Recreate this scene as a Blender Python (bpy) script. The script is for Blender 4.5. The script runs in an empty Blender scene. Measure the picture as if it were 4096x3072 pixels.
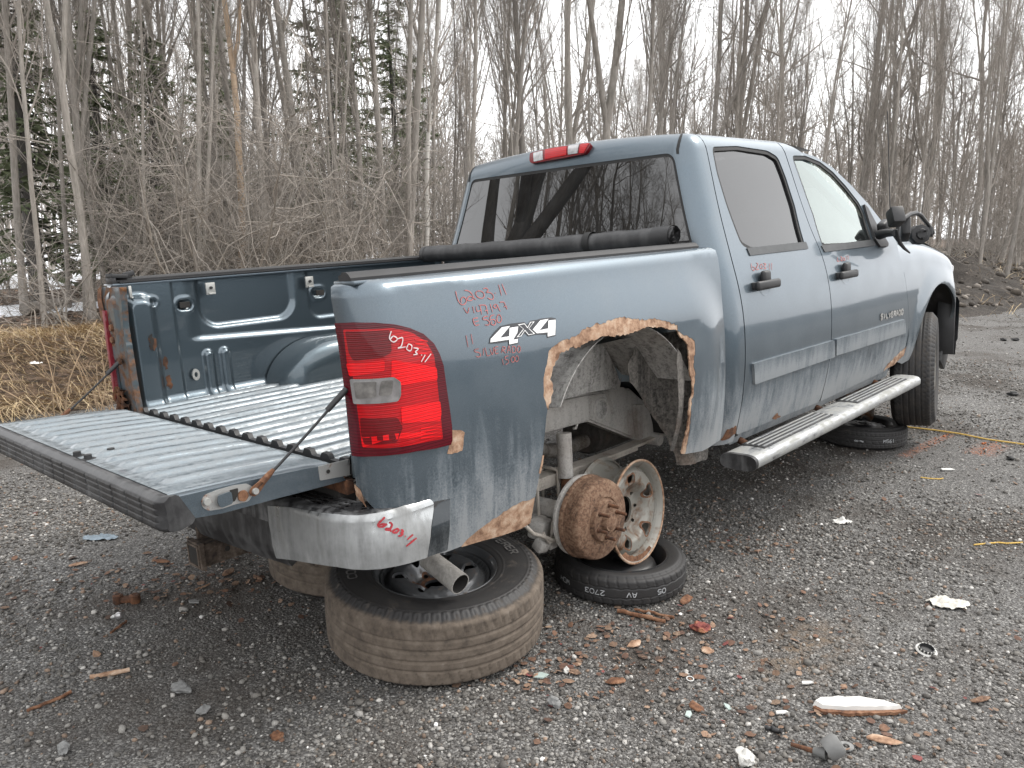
import bpy, bmesh, math, random
import numpy as np
from mathutils import Vector, Matrix, noise as mnoise
from mathutils.geometry import tessellate_polygon

random.seed(7); RNG = np.random.default_rng(11)
scene = bpy.context.scene
col = scene.collection
R_ = math.radians

# ------------------------------------------------------------------ camera
CAM = np.array([-2.36777516, -2.74055259, 1.47]); YAW = R_(44.24879); PITCH = R_(10.5)
FOC = 3210.2116          # focal length in pixels of a 4096 px wide frame
def rotcw(y, p, r):
    f = np.array([math.cos(p)*math.cos(y), math.cos(p)*math.sin(y), -math.sin(p)])
    rt = np.array([math.sin(y), -math.cos(y), 0.]); dn = np.cross(f, rt)
    return np.array([rt*math.cos(r)+dn*math.sin(r), -rt*math.sin(r)+dn*math.cos(r), f])
RW = rotcw(YAW, PITCH, 0.)
RT = rotcw(YAW, R_(10.29410), R_(3.47343)); CT = np.array([-2.36777516, -2.74055259, 1.46972382])
MT = RW.T @ RT           # the truck sits nose up and leaning: its own frame -> the world
cam_d = bpy.data.cameras.new('camera'); cam = bpy.data.objects.new('camera', cam_d); col.objects.link(cam)
cam_d.sensor_width = 36.; cam_d.lens = 36.*FOC/4096; cam_d.clip_start = .05; cam_d.clip_end = 2000
cam.matrix_world = Matrix([[RW[0][i], -RW[1][i], -RW[2][i], CAM[i]] for i in range(3)] + [[0, 0, 0, 1]])
scene.camera = cam

# ------------------------------------------------------------------ light: bright overcast
SUN_EL, SUN_AZ = R_(52), R_(-25)      # azimuth measured from +x towards +y
world = bpy.data.worlds.new('World'); scene.world = world; world.use_nodes = True
wn = world.node_tree; wn.nodes.clear()
sky = wn.nodes.new('ShaderNodeTexSky'); sky.sky_type = 'NISHITA'; sky.sun_disc = False
sky.sun_elevation = SUN_EL; sky.sun_rotation = R_(90)-SUN_AZ; sky.air_density = 1.0; sky.dust_density = 4.0; sky.ozone_density = 1.0
hs = wn.nodes.new('ShaderNodeHueSaturation'); hs.inputs['Saturation'].default_value = .10; hs.inputs['Value'].default_value = 1.0
mx = wn.nodes.new('ShaderNodeMix'); mx.data_type = 'RGBA'; mx.inputs[0].default_value = .75
mx.inputs[7].default_value = (18.5, 18.6, 18.9, 1)      # even cloud layer over the clear sky
bg = wn.nodes.new('ShaderNodeBackground'); bg.inputs['Strength'].default_value = .12
wo = wn.nodes.new('ShaderNodeOutputWorld')
wn.links.new(sky.outputs[0], hs.inputs['Color']); wn.links.new(hs.outputs[0], mx.inputs[6])
wn.links.new(mx.outputs[2], bg.inputs['Color']); wn.links.new(bg.outputs[0], wo.inputs['Surface'])
sun_d = bpy.data.lights.new('sun', 'SUN'); sun_d.energy = 2.0; sun_d.angle = R_(24); sun_d.color = (1., .95, .88)
sun = bpy.data.objects.new('sun', sun_d); col.objects.link(sun)
sd = Vector((math.cos(SUN_EL)*math.cos(SUN_AZ), math.cos(SUN_EL)*math.sin(SUN_AZ), math.sin(SUN_EL)))
sun.rotation_euler = sd.to_track_quat('Z', 'Y').to_euler(); sun.location = (5, -8, 15)
scene.view_settings.view_transform = 'Standard'; scene.view_settings.look = 'None'
scene.view_settings.gamma = 1; scene.view_settings.exposure = 0.25; scene.view_settings.use_curve_mapping = False
scene.render.engine = 'CYCLES'
scene.cycles.use_denoising = True
scene.cycles.max_bounces = 8; scene.cycles.transparent_max_bounces = 12; scene.cycles.caustics_reflective = False; scene.cycles.caustics_refractive = False

# ------------------------------------------------------------------ pixels -> places
def crop(ox, oy, s): return lambda x, y: (ox+s*x, oy+s*y)
cA = crop(0, 1000, .7535); cB = crop(1300, 1000, .7837); cC = crop(2000, 1150, .8137); cD = crop(1600, 480, .6103)
cE = crop(2700, 500, .8439); cF = crop(1000, 1900, .5877); cG = crop(3400, 700, .7235); cH = crop(2100, 1450, .5125)
cI = crop(0, 850, .6329); cK = crop(0, 1850, .7365); cL = crop(2100, 2200, .6329); cM = crop(3000, 1500, .9473); cZ = crop(0, 0, 4096/2212)
cN = crop(0, 0, 2048/2212); cJ = crop(2048, 0, 2048/2212)
def ray(u, v): return np.array([(u-2048)/FOC, (v-1536)/FOC, 1.])
def ground(p, z=0.):                       # where the ray through a photo pixel meets the ground
    d = RW.T @ ray(*p); t = (z-CAM[2])/d[2]; q = CAM+d*t
    return Vector((q[0], q[1], q[2]))
def tplane(p, ax, val):                    # ... or a plane of the truck's own frame
    d = RT.T @ ray(*p); t = (val-CT[ax])/d[ax]; return Vector(CT+d*t)
def tproj(X):
    q = RT @ (np.asarray(X)-CT); return np.array([2048+FOC*q[0]/q[2], 1536+FOC*q[1]/q[2]])
def on_surf(surf, p, guess=None):          # ... or a curved body panel
    if guess is None:
        g = tplane(p, 1, -.965); a, b = g.x, g.z
    else: a, b = guess
    tgt = np.array(p)
    for _ in range(14):
        r = tproj(surf(a, b))-tgt; h = 1e-4
        ja = (tproj(surf(a+h, b))-tgt-r)/h; jb = (tproj(surf(a, b+h))-tgt-r)/h
        J = np.array([ja, jb]).T
        try: d = np.linalg.solve(J, -r)
        except Exception: break
        n = math.hypot(*d)
        if n > .12: d *= .12/n
        a += d[0]; b += d[1]
        if n < 1e-6: break
    return (a, b)

# ------------------------------------------------------------------ object helpers
def tag(o, label=None, cat=None, group=None, kind=None):
    if label: o['label'] = label
    if cat: o['category'] = cat
    if group: o['group'] = group
    if kind: o['kind'] = kind
    return o
def empty(name, loc=(0, 0, 0), rot=(0, 0, 0)):
    o = bpy.data.objects.new(name, None); o.empty_display_size = .1; col.objects.link(o)
    o.location = loc; o.rotation_euler = rot; return o
def link(name, me, parent=None, loc=None):
    o = bpy.data.objects.new(name, me); col.objects.link(o)
    if parent: o.parent = parent
    if loc is not None: o.location = loc
    return o
def mesh_np(name, V, F, mat, smooth=True):
    """V (n,3) array, F (m,k) array of equal-length faces or list"""
    me = bpy.data.meshes.new(name)
    if isinstance(F, np.ndarray):
        V = np.asarray(V, np.float32); m, k = F.shape
        me.vertices.add(len(V)); me.vertices.foreach_set('co', V.ravel())
        me.loops.add(m*k); me.loops.foreach_set('vertex_index', F.astype(np.int32).ravel())
        me.polygons.add(m); me.polygons.foreach_set('loop_start', np.arange(0, m*k, k, dtype=np.int32))
        me.update(calc_edges=True)
    else:
        me.from_pydata([tuple(v) for v in V], [], F); me.update()
    if mat: me.materials.append(mat)
    if smooth: me.polygons.foreach_set('use_smooth', [True]*len(me.polygons))
    return me
def obj(name, V, F, mat, parent=None, smooth=True, loc=None):
    return link(name, mesh_np(name, V, F, mat, smooth), parent, loc)
def bm_obj(name, bm, mat, parent=None, smooth=False, loc=None, sharp=None):
    me = bpy.data.meshes.new(name); bmesh.ops.recalc_face_normals(bm, faces=bm.faces[:]); bm.to_mesh(me); bm.free()
    if mat: me.materials.append(mat)
    if smooth:
        me.polygons.foreach_set('use_smooth', [True]*len(me.polygons))
        me.set_sharp_from_angle(angle=R_(sharp or 40))
    return link(name, me, parent, loc)
def add_box(bm, c, size, rot=None, bev=0., seg=2):
    r = bmesh.ops.create_cube(bm, size=1.0); vs = r['verts']
    bmesh.ops.scale(bm, vec=size, verts=vs)
    if bev > 0:
        es = list({e for v in vs for e in v.link_edges})
        rr = bmesh.ops.bevel(bm, geom=es, offset=bev, segments=seg, affect='EDGES', profile=.5)
        vs = list({v for f in rr['faces'] for v in f.verts} | {v for v in vs if v.is_valid})
    m = Matrix.Translation(c)
    if rot is not None: m = m @ (rot if isinstance(rot, Matrix) else __import__('mathutils').Euler(rot).to_matrix().to_4x4())
    bmesh.ops.transform(bm, matrix=m, verts=[v for v in vs if v.is_valid])
    return vs
def frames(path):
    P = [Vector(p) for p in path]; T = []
    for i in range(len(P)):
        T.append((P[min(i+1, len(P)-1)]-P[max(i-1, 0)]).normalized())
    up = Vector((0, 0, 1)) if abs(T[0].z) < .9 else Vector((1, 0, 0))
    N = []; n = (up - T[0]*up.dot(T[0])).normalized()
    for t in T:
        n = (n - t*n.dot(t)).normalized(); N.append(n.copy())
    return P, T, N
def add_tube(bm, path, r, n=10, cap=True):
    P, T, N = frames(path); rad = r if hasattr(r, '__len__') else [r]*len(P); rings = []
    for p, t, nn, rr in zip(P, T, N, rad):
        b = t.cross(nn)
        rings.append([bm.verts.new(p + (nn*math.cos(2*math.pi*k/n) + b*math.sin(2*math.pi*k/n))*rr) for k in range(n)])
    for a, b in zip(rings, rings[1:]):
        for k in range(n): bm.faces.new((a[k], a[(k+1) % n], b[(k+1) % n], b[k]))
    if cap:
        bm.faces.new(rings[0][::-1]); bm.faces.new(rings[-1])
    return rings
def tube(name, path, r, mat, parent=None, n=10, cap=True):
    bm = bmesh.new(); add_tube(bm, path, r, n, cap); return bm_obj(name, bm, mat, parent, True, sharp=50)
def box(name, c, size, mat, parent=None, rot=None, bev=.004):
    bm = bmesh.new(); add_box(bm, c, size, rot, bev); return bm_obj(name, bm, mat, parent, True, sharp=35)
def sweep(name, prof, path, mat, parent=None, closed=True, upv=(0, 0, 1), smooth=True, sharp=35):
    """sweep a 2-D profile (side, up) along a path, keeping upv up"""
    bm = bmesh.new(); P = [Vector(p) for p in path]; U = Vector(upv); rings = []
    for i, p in enumerate(P):
        t = (P[min(i+1, len(P)-1)]-P[max(i-1, 0)]).normalized(); s = t.cross(U).normalized(); u = s.cross(t).normalized()
        rings.append([bm.verts.new(p+s*a+u*b) for a, b in prof])
    n = len(prof)
    for a, b in zip(rings, rings[1:]):
        for k in range(n if closed else n-1): bm.faces.new((a[k], a[(k+1) % n], b[(k+1) % n], b[k]))
    if closed: bm.faces.new(rings[0][::-1]); bm.faces.new(rings[-1])
    return bm_obj(name, bm, mat, parent, smooth, sharp=sharp)
def lathe(bm, prof, n=48, axis='Z', close=False, c=(0, 0, 0)):
    """prof: (r, h) list"""
    rings = []
    for r, h in prof:
        rings.append([bm.verts.new((r*math.cos(2*math.pi*k/n), r*math.sin(2*math.pi*k/n), h)) for k in range(n)] if r > 1e-6 else [bm.verts.new((0, 0, h))])
    seq = list(zip(rings, rings[1:])) + ([(rings[-1], rings[0])] if close else [])
    for a, b in seq:
        for k in range(n):
            k2 = (k+1) % n
            if len(a) == 1 and len(b) == 1: continue
            if len(a) == 1: bm.faces.new((a[0], b[k2], b[k]))
            elif len(b) == 1: bm.faces.new((a[k], a[k2], b[0]))
            else: bm.faces.new((a[k], a[k2], b[k2], b[k]))
    return rings
def sstep(e0, e1, x):
    t = min(1., max(0., (x-e0)/(e1-e0))); return t*t*(3-2*t)
def nstep(e0, e1, x):
    t = np.clip((x-e0)/(e1-e0), 0, 1); return t*t*(3-2*t)

def dens(pts, step=.03, closed=True):
    out = []; n = len(pts)
    for i in range(n if closed else n-1):
        p, q = pts[i], pts[(i+1) % n]; L = math.hypot(q[0]-p[0], q[1]-p[1]); k = max(1, int(L/step))
        out += [(p[0]+(q[0]-p[0])*j/k, p[1]+(q[1]-p[1])*j/k) for j in range(k)]
    if not closed: out.append(pts[-1])
    return out
def roundpoly(pts, r, n=5):
    """round the corners of a polygon"""
    out = []; m = len(pts)
    for i in range(m):
        p0, p, p1 = Vector(pts[i-1]), Vector(pts[i]), Vector(pts[(i+1) % m])
        rr = r[i] if hasattr(r, '__len__') else r
        d0 = (p0-p); d1 = (p1-p); rr = min(rr, d0.length*.45, d1.length*.45)
        if rr < 1e-4: out.append((p.x, p.y)); continue
        a = p+d0.normalized()*rr; b = p+d1.normalized()*rr
        for k in range(n+1):
            t = k/n; q = a*(1-t)**2 + p*2*t*(1-t) + b*t*t; out.append((q.x, q.y))
    return out
def jag(pts, amp, step=.012, seed=0, closed=False):
    """ragged torn edge along a polyline"""
    rr = random.Random(seed); d = dens(pts, step, closed)
    return [(x+rr.uniform(-amp, amp), y+rr.uniform(-amp, amp)) for x, y in d]

def panel(name, surf, outline, mat, parent=None, holes=(), grid=.05, rim=.015, off=0., flip=False, mirror=False, fn=None):
    """sheet-metal panel: polygon with holes in the parameter plane of a curved surface, cut on a grid so that it bends with the
    surface; smooth normals come from the surface itself; 'rim' is the folded edge"""
    bm = bmesh.new(); loops = [list(outline)] + [list(h) for h in holes]
    V3 = [[Vector((a, b, 0)) for a, b in l] for l in loops]
    flat = [v for l in V3 for v in l]; vs = [bm.verts.new(v) for v in flat]
    for t in tessellate_polygon(V3):
        try: bm.faces.new([vs[i] for i in t])
        except ValueError: pass
    a0 = min(v.x for v in flat); a1 = max(v.x for v in flat); b0 = min(v.y for v in flat); b1 = max(v.y for v in flat)
    ga, gb = grid if hasattr(grid, '__len__') else (grid, grid)
    for ax, lo, hi, g in ((0, a0, a1, ga), (1, b0, b1, gb)):
        k = int((hi-lo)/g)
        for i in range(1, k+1):
            c = lo+(hi-lo)*i/(k+1); co = Vector((c, 0, 0)) if ax == 0 else Vector((0, c, 0)); no = Vector((1, 0, 0)) if ax == 0 else Vector((0, 1, 0))
            bmesh.ops.bisect_plane(bm, geom=bm.verts[:]+bm.edges[:]+bm.faces[:], dist=1e-6, plane_co=co, plane_no=no)
    bm.verts.ensure_lookup_table(); h = 1e-3; nor = {}
    sg = -1. if mirror else 1.
    def S(a, b):
        p = surf(a, b); return Vector((p[0], p[1], p[2]))
    bedges = [e for e in bm.edges if len(e.link_faces) == 1]
    pos = {}
    for v in bm.verts:
        a, b = v.co.x, v.co.y; p = S(a, b); n = (S(a+h, b)-S(a-h, b)).cross(S(a, b+h)-S(a, b-h)).normalized()
        if flip: n = -n
        o = off + (fn(a, b) if fn else 0.)
        pos[v] = p+n*o; nor[v] = n
    if fn:   # a height field on top: take the normals from the displaced surface
        def S2(a, b):
            p = S(a, b); n = (S(a+h, b)-S(a-h, b)).cross(S(a, b+h)-S(a, b-h)).normalized()
            return p+n*((1 if not flip else -1)*(fn(a, b)))
        for v in bm.verts:
            a, b = v.co.x, v.co.y; n = (S2(a+.003, b)-S2(a-.003, b)).cross(S2(a, b+.003)-S2(a, b-.003)).normalized()
            nor[v] = -n if flip else n
    front = list(bm.faces)
    for v in bm.verts: v.co = pos[v]
    # face winding follows the normal
    for f in front:
        f.normal_update()
        if f.normal.dot(nor[f.verts[0]]) < 0: f.normal_flip()
    rimfaces = []
    if rim > 0:
        top = {}; bot = {}
        for e in bedges:
            for v in e.verts:
                if v not in top:
                    top[v] = bm.verts.new(v.co); bot[v] = bm.verts.new(v.co-nor[v]*rim)
            f0 = e.link_faces[0]; vl = list(f0.verts); i0 = vl.index(e.verts[0]); i1 = vl.index(e.verts[1])
            a, b = (e.verts[0], e.verts[1]) if (i0+1) % len(vl) == i1 else (e.verts[1], e.verts[0])
            try: rimfaces.append(bm.faces.new((top[b], top[a], bot[a], bot[b])))
            except ValueError: pass
    bm.verts.index_update()
    me = bpy.data.meshes.new(name); idx = {v.index: nor[v] for v in nor}
    bm.to_mesh(me); bm.free()
    if mirror:
        for v in me.vertices: v.co.y = -v.co.y
        me.flip_normals()
    me.materials.append(mat); me.polygons.foreach_set('use_smooth', [True]*len(me.polygons))
    ln = []
    for l in me.loops:
        n = idx.get(l.vertex_index)
        ln.append((n.x, sg*n.y, n.z) if n is not None else (0, 0, 0))
    me.normals_split_custom_set(ln)
    return link(name, me, parent)

# ------------------------------------------------------------------ materials
class NT:
    def __init__(s, name):
        s.m = bpy.data.materials.new(name); s.m.use_nodes = True; s.t = s.m.node_tree; s.t.nodes.clear()
        s.out = s.n('ShaderNodeOutputMaterial'); s.co = s.n('ShaderNodeTexCoord'); s.obj = s.co.outputs['Object']
    def n(s, t, **k):
        x = s.t.nodes.new(t)
        for a, b in k.items(): setattr(x, a, b)
        return x
    def put(s, sock, v):
        if v is None: return
        if isinstance(v, bpy.types.NodeSocket): s.t.links.new(v, sock)
        else:
            if hasattr(v, '__len__') and len(v) == 3 and sock.type == 'RGBA': v = (*v, 1)
            sock.default_value = v
    def map(s, scale=(1, 1, 1), loc=(0, 0, 0), rot=(0, 0, 0), vec=None):
        x = s.n('ShaderNodeMapping'); s.put(x.inputs[0], vec or s.obj); s.put(x.inputs['Scale'], scale); s.put(x.inputs['Location'], loc); s.put(x.inputs['Rotation'], rot); return x.outputs[0]
    def noise(s, scale, detail=4, rough=.55, vec=None, dist=0.):
        x = s.n('ShaderNodeTexNoise'); s.put(x.inputs['Vector'], vec or s.obj); s.put(x.inputs['Scale'], scale); s.put(x.inputs['Detail'], detail)
        s.put(x.inputs['Roughness'], rough); s.put(x.inputs['Distortion'], dist); return x.outputs[0]
    def voro(s, scale, vec=None, feature='F1', out=0, rnd=1.):
        x = s.n('ShaderNodeTexVoronoi', feature=feature); s.put(x.inputs['Vector'], vec or s.obj); s.put(x.inputs['Scale'], scale); s.put(x.inputs['Randomness'], rnd); return x.outputs[out]
    def ramp(s, f, stops, interp='LINEAR'):
        x = s.n('ShaderNodeValToRGB'); s.put(x.inputs[0], f); e = x.color_ramp; e.interpolation = interp
        while len(e.elements) < len(stops): e.elements.new(.5)
        for el, (p, c) in zip(e.elements, stops):
            el.position = p; el.color = (c, c, c, 1) if not hasattr(c, '__len__') else (*c, 1)
        return x.outputs[0]
    def mix(s, f, a, b, mode='MIX'):
        x = s.n('ShaderNodeMix', data_type='RGBA', blend_type=mode); s.put(x.inputs[0], f); s.put(x.inputs[6], a); s.put(x.inputs[7], b); return x.outputs[2]
    def math(s, op, a, b=None, clamp=False):
        x = s.n('ShaderNodeMath', operation=op, use_clamp=clamp); s.put(x.inputs[0], a)
        if b is not None: s.put(x.inputs[1], b)
        return x.outputs[0]
    def xyz(s, vec=None):
        x = s.n('ShaderNodeSeparateXYZ'); s.put(x.inputs[0], vec or s.obj); return x.outputs
    def range(s, v, a, b, c=0., d=1.):
        x = s.n('ShaderNodeMapRange'); s.put(x.inputs[0], v); s.put(x.inputs[1], a); s.put(x.inputs[2], b); s.put(x.inputs[3], c); s.put(x.inputs[4], d); return x.outputs[0]
    def bump(s, h, strength=.3, dist=.01, nrm=None):
        x = s.n('ShaderNodeBump'); s.put(x.inputs['Height'], h); s.put(x.inputs['Strength'], strength); s.put(x.inputs['Distance'], dist)
        if nrm: s.put(x.inputs['Normal'], nrm)
        return x.outputs[0]
    def attr(s, name):
        x = s.n('ShaderNodeAttribute', attribute_name=name); return x.outputs['Color']
    def bsdf(s, base, rough=.6, metal=0., nrm=None, **k):
        x = s.n('ShaderNodeBsdfPrincipled'); s.put(x.inputs['Base Color'], base); s.put(x.inputs['Roughness'], rough); s.put(x.inputs['Metallic'], metal); s.put(x.inputs['Normal'], nrm)
        for a, b in k.items(): s.put(x.inputs[a.replace('_', ' ')], b)
        s.t.links.new(x.outputs[0], s.out.inputs['Surface']); s.b = x
        return s.m

def simple(name, c, rough=.6, metal=0., var=.25, scale=14., bump=.15, **k):
    t = NT(name); n = t.noise(scale, 6); f = t.range(n, .3, .7, 1-var, 1+var)
    colr = t.mix(1., (*c, 1), f, 'MULTIPLY')
    t2 = t.noise(scale*8, 4)
    return t.bsdf(colr, rough, metal, t.bump(t2, bump, .003) if bump else None, **k)

def paint_mat(name, dirt_lo=.5, dirt_hi=1.0, amount=1.0, base=(.095, .124, .148), scuff=0.):
    """blue-grey metallic clear-coated paint under road salt that ran down in streaks"""
    t = NT(name); z = t.xyz()[2]
    streak = t.noise(1., 7, .62, vec=t.map((26, 26, 2.4)), dist=.5); fine = t.noise(160., 3); big = t.noise(3.2, 3)
    low = t.range(z, dirt_hi, dirt_lo, 0., 1.)
    f = t.math('ADD', t.math('MULTIPLY', low, 1.0), t.math('MULTIPLY', t.math('SUBTRACT', streak, .5), 1.6))
    f = t.math('ADD', f, t.math('MULTIPLY', t.math('SUBTRACT', big, .55), .9))
    f = t.math('ADD', f, t.math('MULTIPLY', t.math('SUBTRACT', fine, .5), .8))
    f = t.math('MULTIPLY', t.range(f, .30, .98, 0., .88), amount, clamp=True)
    f = t.math('MULTIPLY', f, low, clamp=True)
    # dust film everywhere and small spatter
    film = t.range(t.noise(6., 5), .35, .75, .01, .10)
    sp = t.voro(95.); spm = t.math('MULTIPLY', t.range(sp, .10, .05, 0., .7), t.range(t.noise(7.), .5, .62, 0., 1.))
    f = t.math('MAXIMUM', t.math('MAXIMUM', f, film), spm)
    if scuff:
        sc = t.noise(1., 8, .7, vec=t.map((5, 60, 60))); sc2 = t.noise(55., 6, .75); sc3 = t.noise(2.5, 4)
        s2 = t.math('MULTIPLY', t.range(t.math('ADD', t.math('MULTIPLY', sc, .55), t.math('MULTIPLY', sc2, .5)), .45, .60, 0., 1.), t.range(sc3, .3, .6, .45, 1.), clamp=True)
        f = t.math('MAXIMUM', f, t.math('MULTIPLY', s2, scuff))
    flake = t.noise(900., 1); b = t.mix(t.range(flake, .35, .65, 0., 1.), tuple(x*.8 for x in base)+(1,), tuple(x*1.25 for x in base)+(1,))
    c = t.mix(f, b, (.27, .278, .28, 1)); rough = t.range(f, 0., .7, .40, .9); coat = t.range(f, 0., .5, .85, 0.)
    met = t.range(f, 0., .6, .88, 0.)
    return t.bsdf(c, rough, met, t.bump(t.math('ADD', t.math('MULTIPLY', fine, f), t.math('MULTIPLY', flake, .04)), .25, .002), Coat_Weight=coat, Coat_Roughness=t.range(film, .01, .10, .05, .11), Coat_IOR=1.5)

PAINT = paint_mat('truck_paint', .54, 1.14)
PAINT_CAB = paint_mat('truck_paint_cab', .54, .98)
PAINT_BED = paint_mat('truck_paint_bed', -2, -1, base=(.078, .104, .120))
PAINT_FLOOR = paint_mat('truck_paint_scuffed', -2, -1, base=(.155, .185, .205), scuff=.55)
PAINT_GATE = paint_mat('truck_paint_tailgate_side', .70, .95, amount=.5, scuff=.12)

def rust_mat(name, c0=(.06, .032, .022), c1=(.22, .10, .05), c2=(.40, .24, .14), scale=30., bump=.5, bias=0.):
    t = NT(name); n = t.noise(scale, 8, .65); m = t.noise(scale*.25, 4); f = t.math('ADD', t.math('MULTIPLY', n, .7), t.math('MULTIPLY', m, .45))
    c = t.ramp(f, [(.42-bias, c0), (.56-bias, c1), (.72-bias, c2)])
    return t.bsdf(c, .9, 0., t.bump(t.noise(scale*4, 6, .7), bump, .004))
RUST_TAN = rust_mat('rust_tan_sheet', (.16, .085, .05), (.36, .225, .145), (.52, .40, .30), 26., .6, bias=-.02)
RUST_DARK = rust_mat('rust_dark', (.025, .014, .010), (.085, .038, .02), (.17, .075, .035), 30.)
RUST_HITCH = rust_mat('rust_hitch', (.028, .021, .017), (.075, .055, .042), (.15, .12, .095), 40.)
RUST_DRUM = rust_mat('rust_drum', (.055, .032, .022), (.155, .086, .052), (.25, .165, .11), 85., .4)
RUST_ORANGE = rust_mat('rust_orange', (.065, .030, .018), (.155, .070, .035), (.25, .135, .078), 55.)

def patchy(name, base, rust, lo, hi, scale, rough=.45, metal=0., extra=None, rrough=.9, coat=0.):
    t = NT(name); n = t.noise(scale, 8, .62, dist=.4); f = t.range(n, lo, hi, 0., 1.)
    rc = t.ramp(t.noise(scale*5, 6, .65), [(.35, tuple(x*.45 for x in rust)), (.6, rust), (.75, tuple(min(1, x*1.6) for x in rust))])
    c = t.mix(f, (*base, 1), rc); return t.bsdf(c, t.range(f, 0., 1., rough, rrough), t.range(f, 0, 1, metal, 0), t.bump(t.noise(scale*12, 5), .3, .002), Coat_Weight=t.range(f, 0, .5, coat, 0.))
POST = patchy('rusted_bed_post', (.055, .075, .085), (.17, .075, .03), .44, .60, 14., coat=.6)
WALL_BED = patchy('bed_wall_paint', (.092, .120, .140), (.22, .13, .06), .735, .80, 9., .34, .80, coat=1.)
SILVER_RIM = patchy('silver_steel_wheel', (.27, .26, .23), (.17, .085, .04), .50, .68, 13., .45, .25)
RIM_RUST = patchy('rusty_steel_wheel', (.26, .24, .22), (.18, .09, .045), .42, .6, 14., .6, .2)
LATCHM = patchy('latch_plate', (.36, .36, .35), (.22, .09, .04), .58, .70, 22., .5, .5)

def dusty(name, dark, light, lo=.35, hi=.62, scale=60., streak=True, bump=.6):
    t = NT(name); crk = t.noise(scale, 6, .7, dist=.8); st = t.noise(1., 5, .6, vec=t.map((30, 30, 3))); n = t.math('ADD', t.math('MULTIPLY', crk, .6), t.math('MULTIPLY', st, .45 if streak else .0))
    if not streak: n = t.math('MULTIPLY', n, 1.7)
    f = t.range(n, lo, hi, 0., 1.); c = t.mix(f, (*dark, 1), (*light, 1))
    c = t.mix(t.range(t.noise(5., 4), .55, .75, 0., .45), c, (.13, .075, .045, 1))
    return t.bsdf(c, .93, 0., t.bump(crk, bump, .004))
DUST_FRAME = dusty('dusty_frame', (.19, .18, .165), (.50, .48, .45), .30, .55, 90.)
DUST_WELL = dusty('dusty_wheelhouse', (.10, .097, .09), (.48, .465, .44), .36, .58, 70.)
DUST_WELL2 = dusty('dusty_wheelhouse_rusty', (.04, .037, .034), (.26, .24, .215), .42, .70, 60.)
DUST_SPRING = dusty('dusty_spring', (.20, .17, .145), (.46, .42, .37), .30, .52, 80.)
UNDER = simple('dark_underbody', (.022, .020, .018), .9)
MUFF = dusty('muffler_steel', (.05, .045, .04), (.13, .12, .11), .4, .7, 40.)

BLACKP = simple('black_plastic', (.018, .018, .019), .5, var=.3, bump=.1)
def dusty_black(name, amt=.5):
    t = NT(name); f = t.range(t.math('ADD', t.math('MULTIPLY', t.noise(9., 6, .65), .6), t.math('MULTIPLY', t.noise(1., 5, vec=t.map((30, 30, 4))), .4)), .46, .68, 0., amt)
    c = t.mix(f, (.02, .02, .021, 1), (.33, .33, .33, 1)); return t.bsdf(c, t.range(f, 0, .6, .45, .9), 0., t.bump(t.noise(300., 2), .15, .002))
BLACK_DUSTY = dusty_black('black_plastic_dusty', .32); BLACK_LIGHT = dusty_black('black_plastic_light_dust', .22)
BLACK_STEP = dusty_black('black_step_dusty', .8)
VINYL = dusty_black('black_vinyl', .14)
RAILM = simple('black_rail', (.016, .016, .017), .62, bump=.1)
GASKET = simple('black_rubber', (.012, .012, .012), .7, bump=0)
BAND = simple('grey_plastic_trim', (.045, .048, .05), .55)

def chrome_mat():
    t = NT('dirty_chrome'); z = t.xyz()[2]; st = t.noise(1., 6, .6, vec=t.map((22, 22, 3.0))); n = t.noise(7., 6, .6)
    f = t.math('ADD', t.math('MULTIPLY', st, .7), t.math('MULTIPLY', n, .5)); f = t.math('ADD', f, t.range(z, .74, .52, -.10, .10)); f = t.range(f, .42, .70, .10, .95)
    c = t.mix(f, (.42, .43, .43, 1), t.ramp(t.noise(26., 6, .65), [(.35, (.13, .132, .13)), (.6, (.19, .192, .19)), (.75, (.25, .252, .245))])); return t.bsdf(c, t.range(f, .1, .9, .14, .85), t.range(f, .1, .9, 1., .0), t.bump(n, .1, .002))
CHROME = chrome_mat()
def alu_mat():
    t = NT('dirty_aluminium'); n = t.noise(1., 6, .65, vec=t.map((6, 40, 40))); f = t.range(t.math('ADD', t.math('MULTIPLY', n, .6), t.math('MULTIPLY', t.noise(16., 6), .45)), .42, .62, .1, .95)
    c = t.mix(f, (.46, .47, .48, 1), (.27, .27, .25, 1)); return t.bsdf(c, t.range(f, 0, 1, .2, .8), t.range(f, 0, 1, 1., .1))
ALU = alu_mat()
STEEL = simple('bright_steel', (.45, .45, .44), .35, .9, .2)
GALV = simple('galvanised_clip', (.42, .42, .40), .5, .6, .2)

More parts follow.
